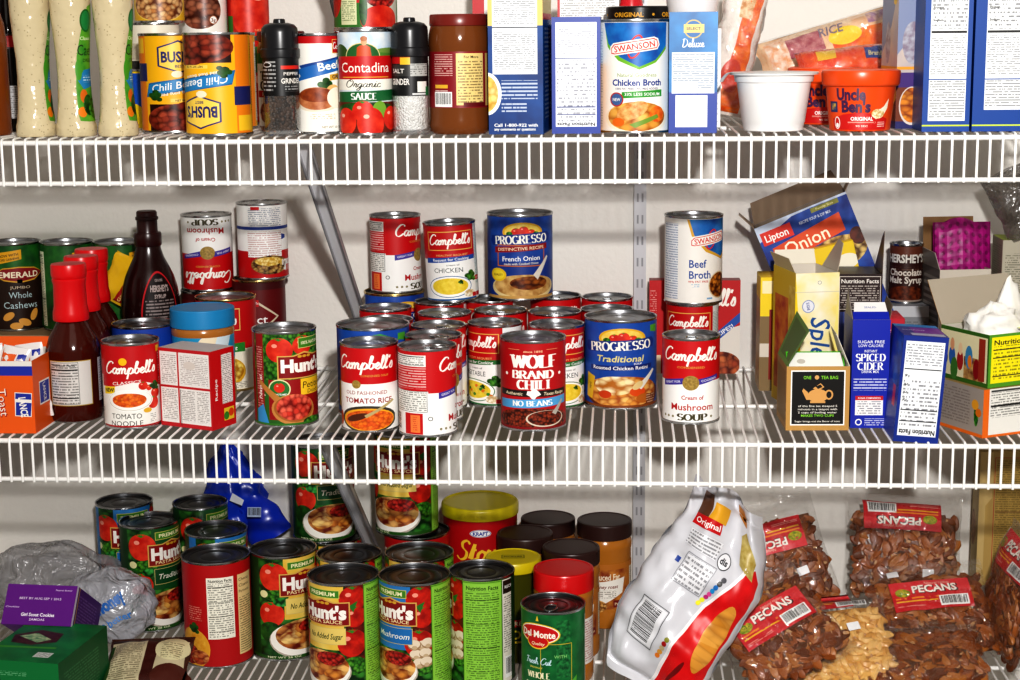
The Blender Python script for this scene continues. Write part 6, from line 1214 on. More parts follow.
def del_f(L, w, h):
    L.r(0, 0, w, h, GRAD('135c98', '2a86c4', 40)); L.r(0, 0, w, h*.34, '1f3f9a'); L.e(w*.5, h*.86, 10.5, 10.5, 'c8b070'); L.e(w*.5, h*.86, 9, 9, '2a6aa8'); L.r(w*.3, h*.83, w*.72, h*.90, 'e0c878'); L.t('SELECT', w*.5, h*.865, 3, '3a3a5a', w=16); L.t('Deluxe', w*.5, h*.74, 9, WHT, w=25, font='script', wt=.1, sh=.1); L.r(w*.06, h*.33, w*.94, h*.67, 'e6ecf2'); L.r(w*.08, h*.36, w*.92, h*.66, PR('e6ecf2', '4a5a7a', 2.6, .4)); L.r(w*.08, h*.335, w*.6, h*.42, 'e6ecf2'); L.r(w*.14, h*.05, w*.80, h*.315, WHT); L.r(w*.46, h*.1, w*.54, h*.25, PR(WHT, 'bbbbbb', 2))
def del_r(L, w, h): L.r(0, 0, w, h, '2f8ac8'); L.r(0, h*.1, w, h*.28, 'e08a2c'); L.r(0, 0, w, h*.1, '1f3f9a')
b1('macaroni_box', 54, 84, 134, '2f8ac8', {'front': del_f, 'right': del_r, 'top': lambda L, w, h: L.r(0, 0, w, h, '2f8ac8')}, 668.5, -.394, 'light blue box with a gold badge right of the chicken broth', -3)
def wbox(L, w, h): L.r(0, 0, w, h, 'f2f0ee'); L.r(4, 6, w-4, h-4, PR('f2f0ee', '777777', 3)); L.r(3, h*.75, w-3, h*.76, '444444'); L.r(0, 0, 3, h, 'c8202a')
b1('white_box', 76, 40, 168, 'f2f0ee', {'front': wbox}, 558, -.200, 'white printed box at the back above the narrow blue box')
b1('white_box', 50, 40, 180, 'f0ece8', {'front': lambda L, w, h: (L.r(0, 0, w*.3, h, 'c8202a'), L.r(w*.3, 0, w, h, 'ece8e4'), L.r(w*.4, 5, w*.95, h*.95, PR('ece8e4', '666666', 3)))}, 474, -.150, 'white box with a red edge at the back behind the brown sauce jar')
# tall jar with the ORIGINAL lid
def orig(L):
    for k in range(4): L.t('ORIGINAL', -14+k*62, 133, 5.4, 'd8a02c', w=38, b=.03); L.e(17+k*62, 133, 1.6, 1.6, 'd8a02c')
jar('dip_jar', [(0, 1), (34, 0), (37, 4), (37, 110), (35, 118), (33, 124), (0, 125)], C('b84a1c', .15), 'jar with a black and gold Original lid behind the chicken broth', 'jar', stand(639, -.255, Z1), 0, (('lid', lathepart([(38.4, 124), (40, 125), (40.2, 128), (40.2, 141), (39, 142.5), (35, 143), (0, 142.4)], C('1c1816', .3), 72)), ('paper_label', wraplabel(37.3, lambda L: (L.r(-116, 30, 116, 96, 'c8d8e4'), L.r(-60, 34, 60, 92, PR('c8d8e4', '5a7a9a', 3))))), ('lid_print', wraplabel(40.3, orig))))
jar('red_bottle', [(0, 1), (14, 0), (16, 2), (16, 140), (12, 160), (8, 175), (0, 176)], C('d0303a', .25), 'thin red bottle standing behind the Original lid', 'bottle', stand(631, -.170, Z1), 0, (('cap', lathepart([(8, 172), (9, 174), (9, 188), (0, 189)], C('f0f0ee', .4), 32)),))
carton('white_carton', 62, 60, 116, 'efeeec', {'front': lambda L, w, h: L.r(3, 3, w-3, h-3, PR('efeeec', '999999', 3))}, stand(694, -.300, Z1), 0, 'white carton hidden behind the light blue box')
jar('white_tub', [(0, 1), (25, 0), (27, 2), (32, 42), (33, 46), (34, 47), (34, 50), (31, 50), (30, 46), (0, 44)], C('f3efee', .35), 'white plastic tub with a pink rim standing at the top above the light blue box', 'tub', stand(692, -.270, Z1+.116), 0, (('rim_band', wraplabel(26.6, lambda L: L.r(-83, 0.6, 83, 2.6, 'd84a5a'), R2=28, H=10)),))
# cups
cup = lambda s=1: [(0, 1.5), (27*s, 1.5), (28*s, 0), (30*s, .8), (31.5*s, 9), (32*s, 9.6), (37.5*s, 52), (39.5*s, 53), (40.2*s, 57), (40.5*s, 60), (44.5*s, 60.4), (45*s, 61.8), (44*s, 62.6), (39*s, 62.4)]
def foil(m):
    m.lathe(mm([(0, 63.6), (38, 63.6), (41, 63.2), (44.5, 63.2), (45.5, 62.6)]), C('f2f2f0', .3, 0, .25), 64)
    m.grid(lambda a, b: (-.043-.010*b+.002*math.sin(a*9), -.012+.022*(a-.5), .0632-.010*b*b), 8, 6, C('ececea', .3))
cw = jar('instant_rice_cup', cup(), C('f4f4f3', .3), 'plain white plastic cup with a peeled foil lid', 'cup', stand(773, -.356, Z1), 0, (('foil_lid', foil),)); cw.scale = (1.12, 1.12, 1.05)
def ben_art(L):
    L.p([(-29, 2), (29, 2), (30, 13), (16, 18), (0, 20), (-16, 18), (-30, 13)], 'c8201c'); L.t('ORIGINAL', 2, 13.6, 4, WHT, w=22, b=.03); L.r(-12, 8.4, 16, 10.4, PR('c8201c', 'f0d0c0', 1.8, .3)); L.t('90 SEC', 2, 6, 2, 'f4e4d8', w=12); L.e(-24, 9, 3.6, 6.5, 'f0ece6'); L.e(-24, 9, 2.6, 5.4, 'c8201c'); L.e(-24, 6.5, 1.8, 2.4, WHT); L.r(18, 4, 27, 10, PR('c8201c', 'f4e4d8', 2.2, .3))
    L.t('Uncle', -9, 39, 12, '4a2450', w=28, b=.045); L.t("Ben's", -4, 26.5, 12, '4a2450', w=28, b=.045); L.r(-33, 20, -23, 31, '2a3a6a'); L.r(-31, 22, -25, 29, GRAD('2a3a6a', 'c8a84a', 4)); L.p([(12, 16), (18, 22), (24, 26), (30, 34), (29, 24), (24, 16), (16, 13)], 'efe6d0'); L.e(18, 18.5, 7, 5, FOOD('c8a868', 'f0dcae', 'faf0d4', 2.6))
def bencup(m): m.lathe(mm([(0, 1.5), (28, 1.5), (29, 0), (31, 1), (35.6, 46), (37.6, 46.6), (39, 47.4), (39.6, 49), (40.4, 60), (39.6, 62.5), (37, 63.4), (35, 62.4), (0, 62)]), C('e8581c', .3), 64)
for px, Y, lb in ((859.5, -.360, 'orange instant rice cup with purple lettering, in front'), (823, -.225, 'second orange rice cup mostly hidden between the white cup and the front orange cup')):
    t = thing('rice_cup', lb, 'cup', 'orange rice cups'); m = MB(); bencup(m); obj('tub', m.mesh('rice_cup_tub'), t); m = MB(); wraplabel(31.25, ben_art, R2=35.95, H=46)(m); obj('printed_sleeve', m.mesh('rice_cup_sleeve', 180), t); p = stand(px, Y, Z1); place(t, p, facing(p)); t.scale = (1.1, 1.1, 1.08); PLACED.append(('rice_cup', p, .043, .063))
# bags at the back
def foodbag(name, w, h, tk, seed, mat, art, p, lean, spin, yaw, label, film=None, crumple=.004, rest=None):
    S = pillow(w, h, tk, seed, crumple, 24); t = thing(name, label, 'bag'); m = MB(); bag_mesh(m, S, mat, 26, 26); obj('pouch', m.mesh(name+'_pouch', 180), t)
    m = MB(); L = Lab(); art(L, w, h); paint(m, L, bagmap(S, w, h, .9), 4, 4, .09); obj('print', m.mesh(name+'_print', 180), t)
    if film:
        m = MB(); bag_mesh(m, lambda a, b, s=1: S(a, b, s, .004), film, 26, 26); obj('film', m.mesh(name+'_film', 180), t)
    orient(t, p, lean, spin, yaw)
    if rest is not None: settle(t, rest)
    return t
def bagA(L, w, h):
    L.r(-w*.46, -h*.40, w*.46, h*.42, GRAD('e8b48a', 'f0d8b8', 26)); L.r(0, -h*.42, w*.47, h*.1, GRAD('f08a1c', 'e85a14', 20)); L.e(w*.1, h*.05, 22, 12, 'f6d83a'); L.r(-w*.3, -h*.1, -w*.05, h*.3, GRAD('a84a5a', 'c88a8a', 10)); L.t('RICE', w*.02, h*.24, 12, '8a7a8a', w=34, sh=.2); L.r(-w*.44, -h*.3, -w*.3, h*.35, GRAD('e8a878', 'f0e0d0', 8)); L.r(w*.28, h*.16, w*.46, h*.38, GRAD('a87aa0', 'd8b0a0', 8)); L.r(-w*.1, -h*.42, w*.1, -h*.25, 'b8341c')
foodbag('rice_bag', 190, 66, 40, 31, C('f0c8a0', .22), bagA, at(830, 47, -.120), 20, -17, 0, 'shiny orange and cream rice bag lying slanted against the wall above the cups', FILM('ffffff', .03, .08, .6, .7))
def bagB(L, w, h): L.r(-w*.45, -h*.42, w*.45, h*.42, GRAD('d8401c', 'e8661c', 16)); L.e(w*.36, h*.1, 14, 10, '1f3a8a'); L.r(w*.2, -h*.1, w*.42, h*.25, '20408a'); L.t('Brand', w*.31, h*.07, 7, 'e8d8a0', w=18); L.r(-w*.3, 0, -w*.1, h*.3, 'e8c03a')
foodbag('snack_bag', 120, 46, 26, 37, C('d8481c', .2), bagB, at(845, 63, -.190), 35, -7, 0, 'small red and orange bag with a blue patch above the orange rice cup', FILM('ffffff', .03, .08, .6, .7))
def bagC(L, w, h): L.r(-w*.42, -h*.44, w*.42, h*.44, GRAD('e8e0d8', 'f2ece6', 14)); L.p([(-w*.2, -h*.44), (w*.35, -h*.44), (w*.3, h*.1), (w*.42, h*.44), (0, h*.44), (-w*.05, 0)], GRAD('d8541c', 'f0842c', 10)); L.r(-w*.1, h*.2, w*.2, h*.44, GRAD('c88a4a', 'e8d0a8', 6)); L.e(0, -h*.2, 12, 20, 'c83a1c')
foodbag('noodle_bag', 54, 176, 34, 41, C('e8ddd4', .22), bagC, at(736, 48, -.215), 6, 12, 0, 'crinkled clear and orange bag standing between the light blue box and the white cup', FILM('ffffff', .05, .08, .7, .8), .007)
# right boxes
def vel_f(L, w, h): L.r(0, 0, w, h, GRAD('b8b0b4', 'd0c0b0', 30)); L.r(0, h*.28, w, h*.38, '4a2a7a'); L.r(0, 0, w, h*.05, '2a2a6a'); L.r(0, h*.05, w, h*.28, '7a3a1c'); L.e(w*.42, h*.155, 15, 22, 'd8cfc8'); L.e(w*.42, h*.16, 13.5, 20, FOOD('8a3a0c', 'd87a1c', 'f0a83a', 6, 2)); L.e(w*.9, h*.3, 12, 20, 'e8a82c'); L.p([(0, h*.5), (w*.6, h*.7), (w, h*.98), (0, h)], '8a94b0'); L.e(w*.4, h*.58, 12, 24, GRAD('b8b8c0', '8a7a8a', 8)); L.e(w*.8, h*.86, 8, 4, 'e8c02c'); L.r(0, h*.4, w, h*.42, 'e8a02c')
b1('macaroni_box', 44, 80, 168, '5a3a7a', {'front': vel_f, 'left': vel_f}, 895, -.340, 'purple macaroni box with an orange pasta picture, behind the tall blue boxes', 4)
def bx(up):
    def f(L, w, h):
        L.r(0, 0, w, h, '124a9a'); L.r(0, h*.035, w, h*.045, 'c8d83a'); x0, x1 = (w*.12, w*.90) if up else (w*.20, w*.93); y0 = .07 if up else .14
        L.r(x0, h*y0, x1, h*1.0, 'eef0f0'); L.r(x0+1, h*(y0+.02), x1-1, h*.33, PR('eef0f0', '444450', 3.0, .42)); L.r(x0+1, h*.36, x1-1, h*.62, PR('eef0f0', '555560', 2.6, .46)); L.r(x0+1, h*.66, x1-1, h*.98, PR('eef0f0', '333340', 4.4, .5)); L.r(x0, h*.335, x1, h*.342, '124a9a'); L.r(x0+1, h*.635, x1-1, h*.65, INK)
        for i in range(3): L.t(('Sodium', 'Protein', 'Sugars')[i], x0+8, h*(.72+.08*i), 2.6, INK, w=11, b=.03)
    return f
b1('pasta_box', 52, 90, 170, '124a9a', {'front': bx(True)}, 921.5, -.398, 'tall blue box with a nutrition panel, left of the two at the right end')
b1('pasta_box', 62, 90, 170, '124a9a', {'front': bx(False)}, 971.5, -.398, 'tall blue box with a nutrition panel at the right edge of the photo')
# ======== bottom shelf
def c3(k, px, py, turn, label, z=Z3, group=None, name='sauce_can', **kw):
    return can(name, k, under(px, py, z, k[2]), turn, label, group, **kw)
SA = {'t': hs_trad, 'n': hs_nosugar, 'm': hs_mush, 'r': red_recipe, 'c': corn}
def c3(k, px, py, H, R, turn, label, name='sauce_can', **kw):
    parts = can_parts('s%s%d%g' % (k, H, R), R, H, SA[k], top='76777a', **kw); p = under(px, py, Z3, H); can(name, parts, p, turn, label); return p  # same lid steel, toned darker: the low shelf's shade put into its colour
c3('m', 124, 500, 162, 40, 11, 'blue pasta sauce can at the back left of the group')
c3('t', 149, 519, 151, 41, 36, 'pasta sauce can reading Traditional with a big tomato, beside the plastic bag')
c3('t', 200, 501, 167, 38, 40, 'green pasta sauce can behind, left of the crumpled blue bag')
c3('m', 216, 528, 149, 42, 30, 'blue pasta sauce can just behind the can with the red nutrition label')
c3('r', 215.5, 553, 143, 44.5, 0, 'red pasta sauce can turned to its nutrition and recipe panels')
c3('n', 283, 547, 143, 44, 30, 'No Added Sugar pasta sauce can behind the front row with its pasta bowl showing')
c3('n', 343, 573, 143, 45, -44, 'pasta sauce can reading No Added Sugar in the front row')
c3('m', 414, 573, 143, 45, -50, 'blue mushroom pasta sauce can in the front row')
c3('r', 481.5, 569, 143, 43, 180, 'pasta sauce can turned to its bright green nutrition panel') if 0 else c3('m', 481.5, 569, 143, 41.5, -118, 'pasta sauce can turned to its bright green nutrition panel')
c3('n', 349, 552, 139, 43, -30, 'yellow pasta sauce can behind the front No Added Sugar can')
c3('n', 419, 551, 143, 45, -30, 'pasta sauce can behind the front mushroom sauce can')
kM = c3('n', 330, 535, 130, 43, 10, 'yellow pasta sauce can carrying the raised can left of the brace')
kL = c3('r', 417, 529, 143, 45, -60, 'dark red pasta sauce can carrying the raised can right of the brace')
can('sauce_can', can_parts('sup1', 42.5, 135, hs_trad), Vector((kM.x-.008, kM.y+.004, Z3+.130)), 18, 'raised pasta sauce can left of the diagonal brace with a pasta bowl')
can('sauce_can', can_parts('sup2', 43, 140, hs_nosugar), Vector((kL.x-.014, kL.y+.004, Z3+.143)), -30, 'raised pasta sauce can right of the diagonal brace')
c3('c', 553, 602, 128, 39, -12, 'green whole kernel corn can with a pull tab lid', name='corn_can', pull=True)
# stuffing canister
p = under(480, 500, Z3, 171); t = jar('stuffing_canister', [(0, 0), (51, 0), (51.5, 2), (51.5, 158), (0, 158)], 'b3121a', 'red stuffing mix canister with a yellow lid', 'canister', p, 0, (('paper_label', wraplabel(51.6, lambda L: stovetop(L, 51.6, 160), 96)), ('lid', lathepart([(52.5, 154), (53.8, 155), (54, 167), (53.2, 169.5), (51.5, 171), (49.5, 171), (48.6, 169.4), (0, 169.4)], C('c8b81c', .35), 96))), seg=96)
# peanut butter jars
def pb2_art(L):
    L.r(-112, 30, 112, 94, 'b8742a'); L.r(-30, 30, 34, 86, GRAD('8a3a1c', 'c8863a', 14)); L.p([(-30, 40), (-10, 34), (24, 52), (28, 74), (0, 70), (-30, 66)], 'f0ece4'); L.t('honey roast', 0, 62, 5, '7a2a1c', w=34, sh=.2); L.t('Reduced Fat', -2, 76, 9, 'f2e6d0', w=44, b=.02); L.r(-26, 46, 14, 57, PR('f0ece4', '5a4a3a', 2.8)); L.e(-14, 34, 15, 9, FOOD('6a3a10', 'c8863a', 'e8bc78', 4)); L.r(10, 32, 32, 42, '7a1c1c'); L.t('Peanut', 21, 37, 4, 'f0d8b0', w=18); L.r(40, 28, 70, 86, 'e0d8c8'); L.r(42, 30, 68, 84, PR('e0d8c8', '444444', 3))
GP = 'peanut butter jars with dark brown lids'
for px, py, h, tn, lb in ((604.5, 519, 148, 4, 'peanut butter jar with a dark brown lid and its label fully visible'), (548, 517, 146, 30, 'dark brown jar lid at the back just left of the fully visible jar'), (525, 532, 146, 60, 'dark brown jar lid just behind the yellow pickle lid'), (571, 546, 146, 10, 'dark brown jar lid directly behind the red jar lid')):
    p = under(px, py, Z3, h); jar('peanut_butter_jar', PBB(38, h), C('b5762c', .18), lb, 'jar', p, tn, (('lid', ribbed(38, h*.855, h)), ('paper_label', wraplabel(37.3, pb2_art))), GP)
def red_art(L): L.r(-112, 26, 112, 86, 'ece6e0'); L.r(-40, 28, 10, 84, 'b81c24'); L.r(14, 28, 60, 84, PR('ece6e0', 'a83a3a', 3.2, .42)); L.t('Jif', -16, 60, 16, WHT, w=26)
p = under(563.5, 567, Z3, 146); jar('peanut_butter_jar', PBB(38, 146), C('b5762c', .18), 'peanut butter jar with a bright red lid behind the corn can', 'jar', p, 20, (('lid', ribbed(38.4, 120, 146, c='d0181c', rough=.3)), ('paper_label', wraplabel(37.3, red_art))))
def pk_art(L): L.r(-100, 28, 100, 66, '2a3a1c'); L.r(-30, 52, 40, 62, 'b81c24'); L.t('FRESH', 10, 57, 6, 'f0e8c0', w=30); L.t('DILL', 14, 42, 12, 'e8d03a', w=30, b=.03); L.r(-30, 30, 40, 33, 'e8c83a')
p = under(513, 556, Z3, 137); jar('pickle_jar', [(0, 1), (32, 0), (36, 3), (36.5, 10), (36.5, 98), (34.5, 110), (33, 121), (0, 122)], C('4a4a14', .1), 'pickle jar with a yellow lid behind the green nutrition panel can', 'jar', p, 0, (('lid', lathepart([(36, 122), (37, 123), (37.2, 125), (37.2, 134), (36, 136.4), (33.6, 137), (32.6, 136), (0, 136)], C('d8c41c', .35), 72)), ('lid_print', lambda m: (lambda L: (L.r(-15, -7, 15, 7, '3a3a10'), L.r(-14, -6, 14, 6, 'c8b820'), L.t('PICKLES', 0, 0, 5, '2a2a10', w=24, b=.03), paint(m, L, flatmap((0, 0, .1363), (1, 0, 0), (0, 1, 0)), 0, 0, .05, False)))(Lab())), ('paper_label', wraplabel(36.6, pk_art))))
# chip bag
CW, CH = 146, 254
S_ = pillow(CW, CH, 66, 51, .010, 18, .05, .45)
def chipS(a, b, side=1, grow=0):
    x, y, z = S_(a, b, side, grow)
    f = max(0, (b-.66)/.34); g = max(0, (.32-b)/.32)
    return (x*(1-.36*f-.34*g*g) - .030*f*f + .012*g, y + .016*f*math.sin(a*13) + math.sin(b*9+a*3)*.004*f - .004*math.sin(b*16+a*6)*(1-f), z-.004*f*math.sin(a*9))
t = thing('chip_bag', 'white and red chip bag leaning with its crumpled top up, beside the pecan bags', 'bag'); m = MB(); bag_mesh(m, chipS, C('d4d4d9', .22), 60, 90); obj('pouch', m.mesh('chip_bag_pouch', 180), t)
m = MB(); L = Lab(); L.p([(8, -120), (66, -120), (66, 60), (60, 72), (48, 66), (34, 40), (20, 0), (12, -60)], GRAD('c81018', 'e01c20', 30)); L.p([(4, -120), (9, -120), (13, -60), (21, 0), (35, 40), (49, 66), (60, 73), (46, 69), (31, 41), (17, 1), (9, -60)], 'f2eeee')
L.e(50, -26, 13, 46, FOOD('8a5214', 'd8963a', 'e8b05a', 9, 5, .3, .9, .3), rot=0); L.e(30, -84, 3, 18, '7a1014', rot=-10); L.bars(-48, -78, -12, -30, False, 30, 'e8e8ec'); L.frame(-50, -80, -10, -28, .8, '444444')
for i, c in enumerate(('f0e020', 'd8d820', 'b82a7a', 'e05aa0', '2a9ad8', '2a7ac0', '3a3a3a', '5a5a60')): L.e(11+i*1.6, 0+i*5.6, 3.0, 3.0, c)
for i, c in enumerate(('e0842c', 'd8a04a', 'c8b890', 'a81c1c', '8a8a2a')): L.e(1+i*.8, -80+i*6, 3, 3, c)
L.frame(-32, 6, 8, 46, .8, '8a8a90'); L.r(-30, 8, 6, 44, PR('e6e6ea', '55555c', 6, .45)); L.e(12, 56, 9.5, 9.5, '3a3a40'); L.e(12, 56, 8.4, 8.4, 'e6e6ea'); L.t('dis', 12, 56, 7, '2a2a30', w=11, b=.03); L.p([(-42, 26), (-36, 26), (-36, 33), (-42, 33)], '2a4a9a'); L.r(-46, 52, 0, 72, PR('e6e6ea', '55555c', 4, .42))
L.r(-50, 78, -8, 92, 'c8141c'); L.t('Original', -28, 85, 7, WHT, w=36); L.p([(-30, 92), (-4, 90), (0, 108), (-24, 112)], 'e0a82c'); L.p([(34, 66), (56, 58), (58, 78), (40, 104), (30, 96)], GRAD('c8b878', 'a89044', 8)); L.p([(-50, 92), (-30, 92), (-26, 120), (-44, 122)], '6a4630'); L.p([(22, 112), (40, 108), (38, 122), (24, 124)], 'b87a34')
paint(m, L, bagmap(chipS, CW, CH, .8), 3.4, 3.4, .1); obj('print', m.mesh('chip_bag_print', 180), t)
orient(t, at(692, 592, -.345), 14, 32, -6); settle(t, Z3)
# pecan and cashew bags
def card(flip=False, x0=-52, y0=12, w=104, h=42, word='PECANS'):
    def f(L):
        s = -1 if flip else 1; cx, cy = x0+w/2, y0+h/2; r = 180 if flip else 0
        def R(a, b, c, d, col): L.r(*( (cx+a, cy+b, cx+c, cy+d) if not flip else (cx-c, cy-d, cx-a, cy-b)), col)
        R(-w/2, -h/2, w/2, h/2, 'c8202a'); R(-w/2, h*.1, w/2, h/2, 'd83a42')
        if word: L.t(word, cx+s*6, cy+s*h*.20, 11, '1a1212', w=62, rot=r, b=.05); L.t(word, cx+s*5, cy+s*h*.215, 11, 'f6efe6', w=60, rot=r, b=.035)
        L.t('Natural Halves', cx+s*10, cy+s*h*.40, 4.4, 'f0c8b8', w=34, rot=r, sh=.3, b=0)
        L.e(cx-s*38, cy+s*h*.12, 10, 6.5, GRAD('6a8a1c', 'c8b82c', 4)); L.e(cx-s*38, cy+s*h*.12, 6, 3, GRAD('4a6a14', 'e0d04a', 2))
        R(-w*.46, -h*.10, w*.12, -h*.05, 'e8902c'); R(-w*.46, -h*.2, w*.06, -h*.15, 'e8b02c'); R(-w*.46, -h*.38, -w*.1, -h*.31, PR('c8202a', 'f0c0b0', 2.4, .35))
        q = (cx+8, cy-h*.42, cx+48, cy-h*.06) if not flip else (cx-48, cy+h*.06, cx-8, cy+h*.42); L.bars(*q, True, 26)
    return f
GB = 'clear bags of pecans'
nut_bag('pecan_bag', 160, 150, 40, at(904, 549, -.060), 24, 3, 0, 'pecan bag at the back with its red label upside down at the top edge', card=card(True, -60, 24, 108, 42), stickers=((30, -34, 0),), seed=3, group=GB)
nut_bag('pecan_bag', 150, 165, 36, at(775, 560, -.100), 26, -16, 0, 'pecan bag leaning beside the chip bag top with its red label upside down', card=card(True, -56, 6, 104, 44), stickers=((30, -26, .1),), seed=4, group=GB)
nut_bag('pecan_bag', 165, 100, 26, at(922, 669, -.270), 62, -6, 0, 'lowest pecan bag in the pile on the right', seed=5, group=GB, rest=Z3)
nut_bag('pecan_bag', 165, 100, 26, at(920, 648, -.240), 62, -4, 0, 'pecan bag in the middle of the pile on the right, its edge showing', seed=6, group=GB)
nut_bag('pecan_bag', 168, 146, 30, at(930, 612, -.195), 50, -7, 0, 'pecan bag with its red label upright, on top of the pile on the right', card=card(False, -50, -6, 108, 44), stickers=((-40, 52, 0),), seed=7, group=GB)
nut_bag('cashew_bag', 150, 130, 30, at(836, 660, -.262), 52, -8, 0, 'bag of pale cashew nuts with a blank white sticker in front', 'cashew', card(False, -30, 40, 60, 26, ''), ((22, 8, .15),), seed=8, rest=Z3)
nut_bag('pecan_bag', 150, 150, 34, at(775, 642, -.290), 46, -33, 0, 'front pecan bag beside the chip bag with its label slanting up', card=card(False, -54, -14, 108, 44), stickers=((-60, 26, .9),), seed=9, group=GB, rest=Z3)
nut_bag('pecan_bag', 120, 170, 40, at(1012, 632, -.215), 10, 8, -80, 'pecan bag standing at the right edge with its label seen from the side', card=card(False, -52, 34, 100, 40), seed=10, group=GB, rest=Z3)
# golden boxes at the back right
def gold_f(L, w, h): L.r(0, 0, w, h, 'b0945a'); L.p([(w*.0, h*.1), (w*.08, h*.12), (w*.08, h*.6), (w*.16, h*.66), (w*.16, h), (0, h)], 'c0a874'); L.r(w*.2, h*.1, w*.96, h*.95, PR('a88c4c', '6a5a2a', 3.2, .42)); L.frame(w*.18, h*.08, w*.97, h*.96, .8, 'a83a2c'); L.r(w*.2, h*.55, w*.96, h*.56, '8a6a3a')
def gold_l(L, w, h): L.r(0, 0, w, h, 'b8a06c'); L.e(w*.3, h*.4, 14, 26, GRAD('7a4a2c', 'b88a5a', 8)); L.r(w*.7, h*.1, w*.85, h*.9, PR('b8a06c', '5a4a2a', 3))
b = carton('cereal_box', 110, 40, 190, 'b0945a', {'front': gold_f, 'left': gold_l}, (0, -.09, Z3), 0, 'gold box with a red line at the right end behind the pecan bags'); anchor(b, (-55, 0, 190), at(981, 452, -.062))
# crumpled blue bag
def bl(a, b):
    th, ph = a*2*PI, b*PI; q = Vector((math.sin(ph)*math.cos(th), math.sin(ph)*math.sin(th), math.cos(ph)))
    k = 1+.3*noise.noise(q*2.6+Vector((1, 5, 2)))+.14*noise.noise(q*7); z = (q.z+1)/2; nk = 1-.62*max(0, (z-.45)/.55)
    return (q.x*.048*k*nk-.020*z, q.y*.034*k*nk, z*.150*(.9+.1*k))
p = under(268, 540, Z3, 90); t = thing('blue_bag', 'crumpled blue plastic bag with a white twist, above the sauce cans', 'bag'); obj('pouch', blob('blue_bag_pouch', bl, 48, 40, C('1c44c8', .25)), t); t.location = at(243, 540, p.y+.02)
def bl2(a, b):
    th = a*2*PI; z = b; r = .025*(1+.25*noise.noise(Vector((math.cos(th), math.sin(th), z*3))))*(.75+.5*z); return (.010+z*.040+r*math.cos(th)*.9, -.012+.6*r*math.sin(th)-z*.014, .076-z*.062+r*math.cos(th)*.5)
obj('folded_top', blob('blue_bag_fold', bl2, 28, 16, C('1a3cc0', .25)), t)
m = MB(); L = Lab(); L.p([(-6, -5), (12, -12), (15, -4), (-2, 6)], 'd8dce4'); L.bars(20, -28, 40, -14, True, 14, 'b8c8e8'); paint(m, L, flatmap((.000, -.046, .078), (1, 0, 0), (0, .25, .97)), 0, 0, .05, False); obj('print', m.mesh('blue_bag_print'), t)
# grocery bag
def gb(a, b):
    th, ph = a*2*PI, b*PI; q = Vector((math.sin(ph)*math.cos(th), math.sin(ph)*math.sin(th), math.cos(ph)))
    n = noise.noise(q*2.2+Vector((3, 1, 7)))*.20+noise.noise(q*4+Vector((1, 2, 3)))*.07+abs(noise.noise(q*7))*.035
    k = 1+n; sag = 1 if q.z < 0 else 1-.25*max(0, q.x)
    return (q.x*.098*k, q.y*.045*k, max(-.058, q.z*.064*k*sag))
p = stand(62, -.132, Z3); t = thing('grocery_bag', 'crumpled grey-white plastic grocery bag with blue lettering behind the cookie boxes', 'bag'); GBM = FILM('a8a8ac', .5, .25, .4, .8); obj('film', blob('grocery_bag_film', gb, 70, 50, GBM), t); t.location = p+Vector((-.004, 0, .060))
def gb2(a, b):
    th, ph = a*2*PI, b*PI; q = Vector((math.sin(ph)*math.cos(th), math.sin(ph)*math.sin(th), math.cos(ph)))
    k = 1+noise.noise(q*2.6+Vector((8, 1, 2)))*.2+abs(noise.noise(q*6))*.08; return (q.x*.047*k, q.y*.035*k, max(-.036, q.z*.040*k))
o = obj('gathered_end', blob('grocery_bag_end', gb2, 50, 36, FILM('d4d6de', .62, .2, .5, .9)), t); o.location = (.092, -.052, -.010); o.scale = (1.3, 1.2, 1.25)
m = MB(); L = Lab(); L.t('Save money', -4, 10, 15, '1f6cb8', w=72, rot=30, b=.05); L.t('Live better', 10, -8, 9, '2f7cc4', w=50, rot=28, b=.02)
def gmap(u, v, off):
    a = -PI/2+u/52; b = PI/2-v/46; q = Vector(gb2((a % (2*PI))/(2*PI), b/PI)); n = Vector((math.cos(a), math.sin(a), .3)).normalized(); q = Vector((q.x*1.3, q.y*1.2, q.z*1.25)); return tuple(q+Vector((.092, -.052, -.010))+n*(1.0+off)/1e3), n
paint(m, L, gmap, 3, 3, .1); obj('print', m.mesh('grocery_bag_print', 180), t)
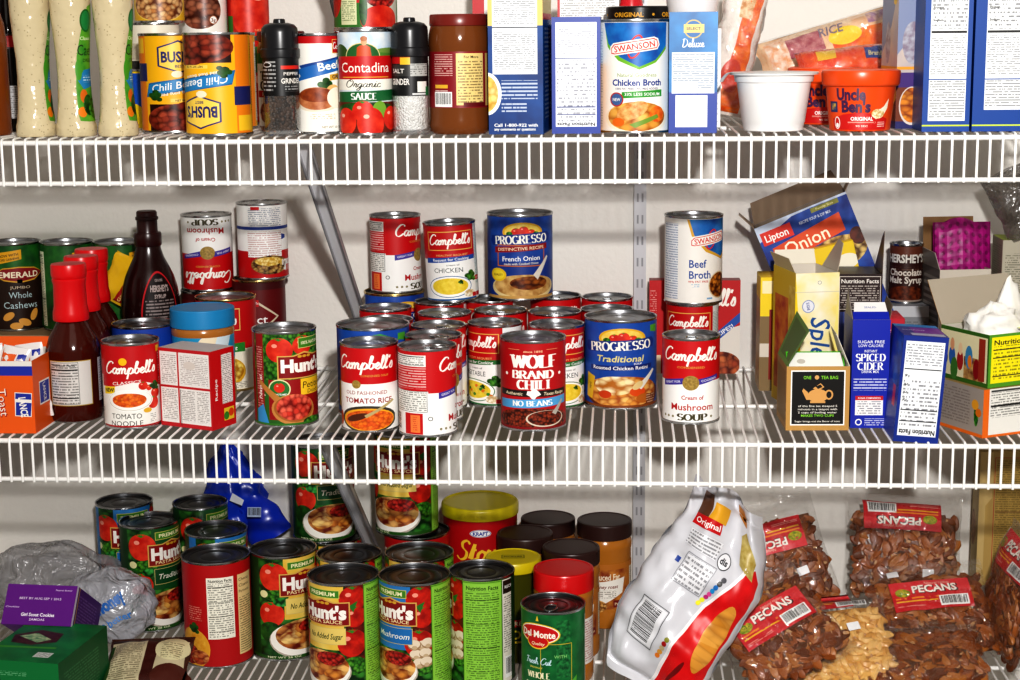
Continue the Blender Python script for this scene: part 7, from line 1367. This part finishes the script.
# cookie boxes and biscuit bag
def green_t(L, w, h): L.r(0, 0, w, h, GRAD('0f6a3a', '1a8a4a', 40)); L.p([(w*.05, h*.62), (w*.3, h*.78), (w*.62, h*.72), (w*.66, h*.5), (w*.4, h*.40), (w*.12, h*.44)], GRAD('3a1a10', '5a3a2a', 10)); L.p([(w*.12, h*.6), (w*.3, h*.7), (w*.56, h*.56), (w*.44, h*.46)], GRAD('2a8a5a', 'c8d8a8', 8)); L.r(w*.60, h*.12, w*.80, h*.24, 'd8dcd8'); L.r(w*.62, h*.14, w*.78, h*.22, PR('d8dcd8', '4a6a5a', 3)); L.p([(0, h*.30), (w*.75, h*.34), (w*.75, h*.38), (0, h*.34)], '4aa03a'); L.p([(0, h*.85), (w*.5, h*.9), (w*.5, h*.93), (0, h*.88)], '4aa03a')
b = carton('cookie_box', 104, 132, 84, '14703e', {'top': green_t, 'front': lambda L, w, h: (L.r(0, 0, w, h, '148044'), L.r(w*.1, h*.78, w*.6, h*.84, PR('148044', '8ad0a0', 2.4))), 'right': lambda L, w, h: (L.r(0, 0, w, h, '0f5c34'), L.r(w*.1, h*.2, w*.8, h*.8, PR('0f5c34', '4a8a5a', 4)))}, (0, 0, Z3), math.radians(-8), 'green cookie box at the bottom left corner under the purple box', rx=0); anchor(b, (52, 0, 84), on(58, 664, Z3+.084)); gp = Vector(b.location)
def pur_f(L, w, h): L.r(0, 0, w, h, '6a1a8a'); L.t('BEST BY AUG SEP 1 2015', w*.5, h*.66, 3, 'e8d8f0', w=w*.6, b=.01); L.t('Peanut Butter', w*.82, h*.88, 2, 'd8c0e4', w=w*.24); L.t('Cookies', w*.12, h*.44, 2.2, 'd8c0e4', w=w*.2, sh=.3); L.t('Girl Scout Cookies', w*.5, h*.26, 4.4, 'f6f0fa', w=w*.48, b=.03); L.t('SAMOAS', w*.5, h*.14, 3, 'e8d8f0', w=w*.22, b=.02)
def pur_r(L, w, h): L.r(0, 0, w, h, '4a1470'); L.r(0, 0, w*.06, h, 'd8d0e0'); L.r(w*.15, h*.15, w*.85, h*.85, PR('4a1470', '8a6aa8', 4)); L.r(w*.1, 0, w*.12, h, 'c8a04a')
b = carton('cookie_box', 92, 90, 52, '5c1a7c', {'front': pur_f, 'right': pur_r, 'top': lambda L, w, h: L.r(0, 0, w, h, '5a1a78')}, (0, 0, Z3+.0625), math.radians(-4), 'purple cookie box on top of the green cookie box', rx=math.radians(-34)); anchor(b, (46, 0, 0), (at(70, 613, gp.y*.944+.11).x, gp.y+.116, Z3+.0850))
def bisc(L, w, h): L.r(-w*.46, -h*.44, w*.46, h*.44, 'cfc4a4'); L.r(-w*.02, -h*.44, w*.12, h*.44, '4a1e18'); L.r(-w*.46, h*.36, w*.46, h*.44, '3a1a14'); L.e(w*.29, h*.2, 22, 24, 'e0d8b0'); L.e(w*.34, -h*.25, 26, 20, '5a2a20'); L.r(-w*.42, -h*.36, -w*.05, h*.32, PR('cfc4a4', '5a4a34', 3.6, .42)); L.r(w*.17, h*.02, w*.42, h*.30, PR('e0d8b0', '6a5a3a', 4)); L.r(-w*.46, -h*.42, -w*.42, h*.3, '3a5a2a')
foodbag('biscuit_bag', 108, 110, 30, 61, C('4a2a20', .3), bisc, at(148, 690, -.330), 68, -4, 0, 'cream and brown biscuit bag lying at the front beside the cookie boxes', rest=Z3)
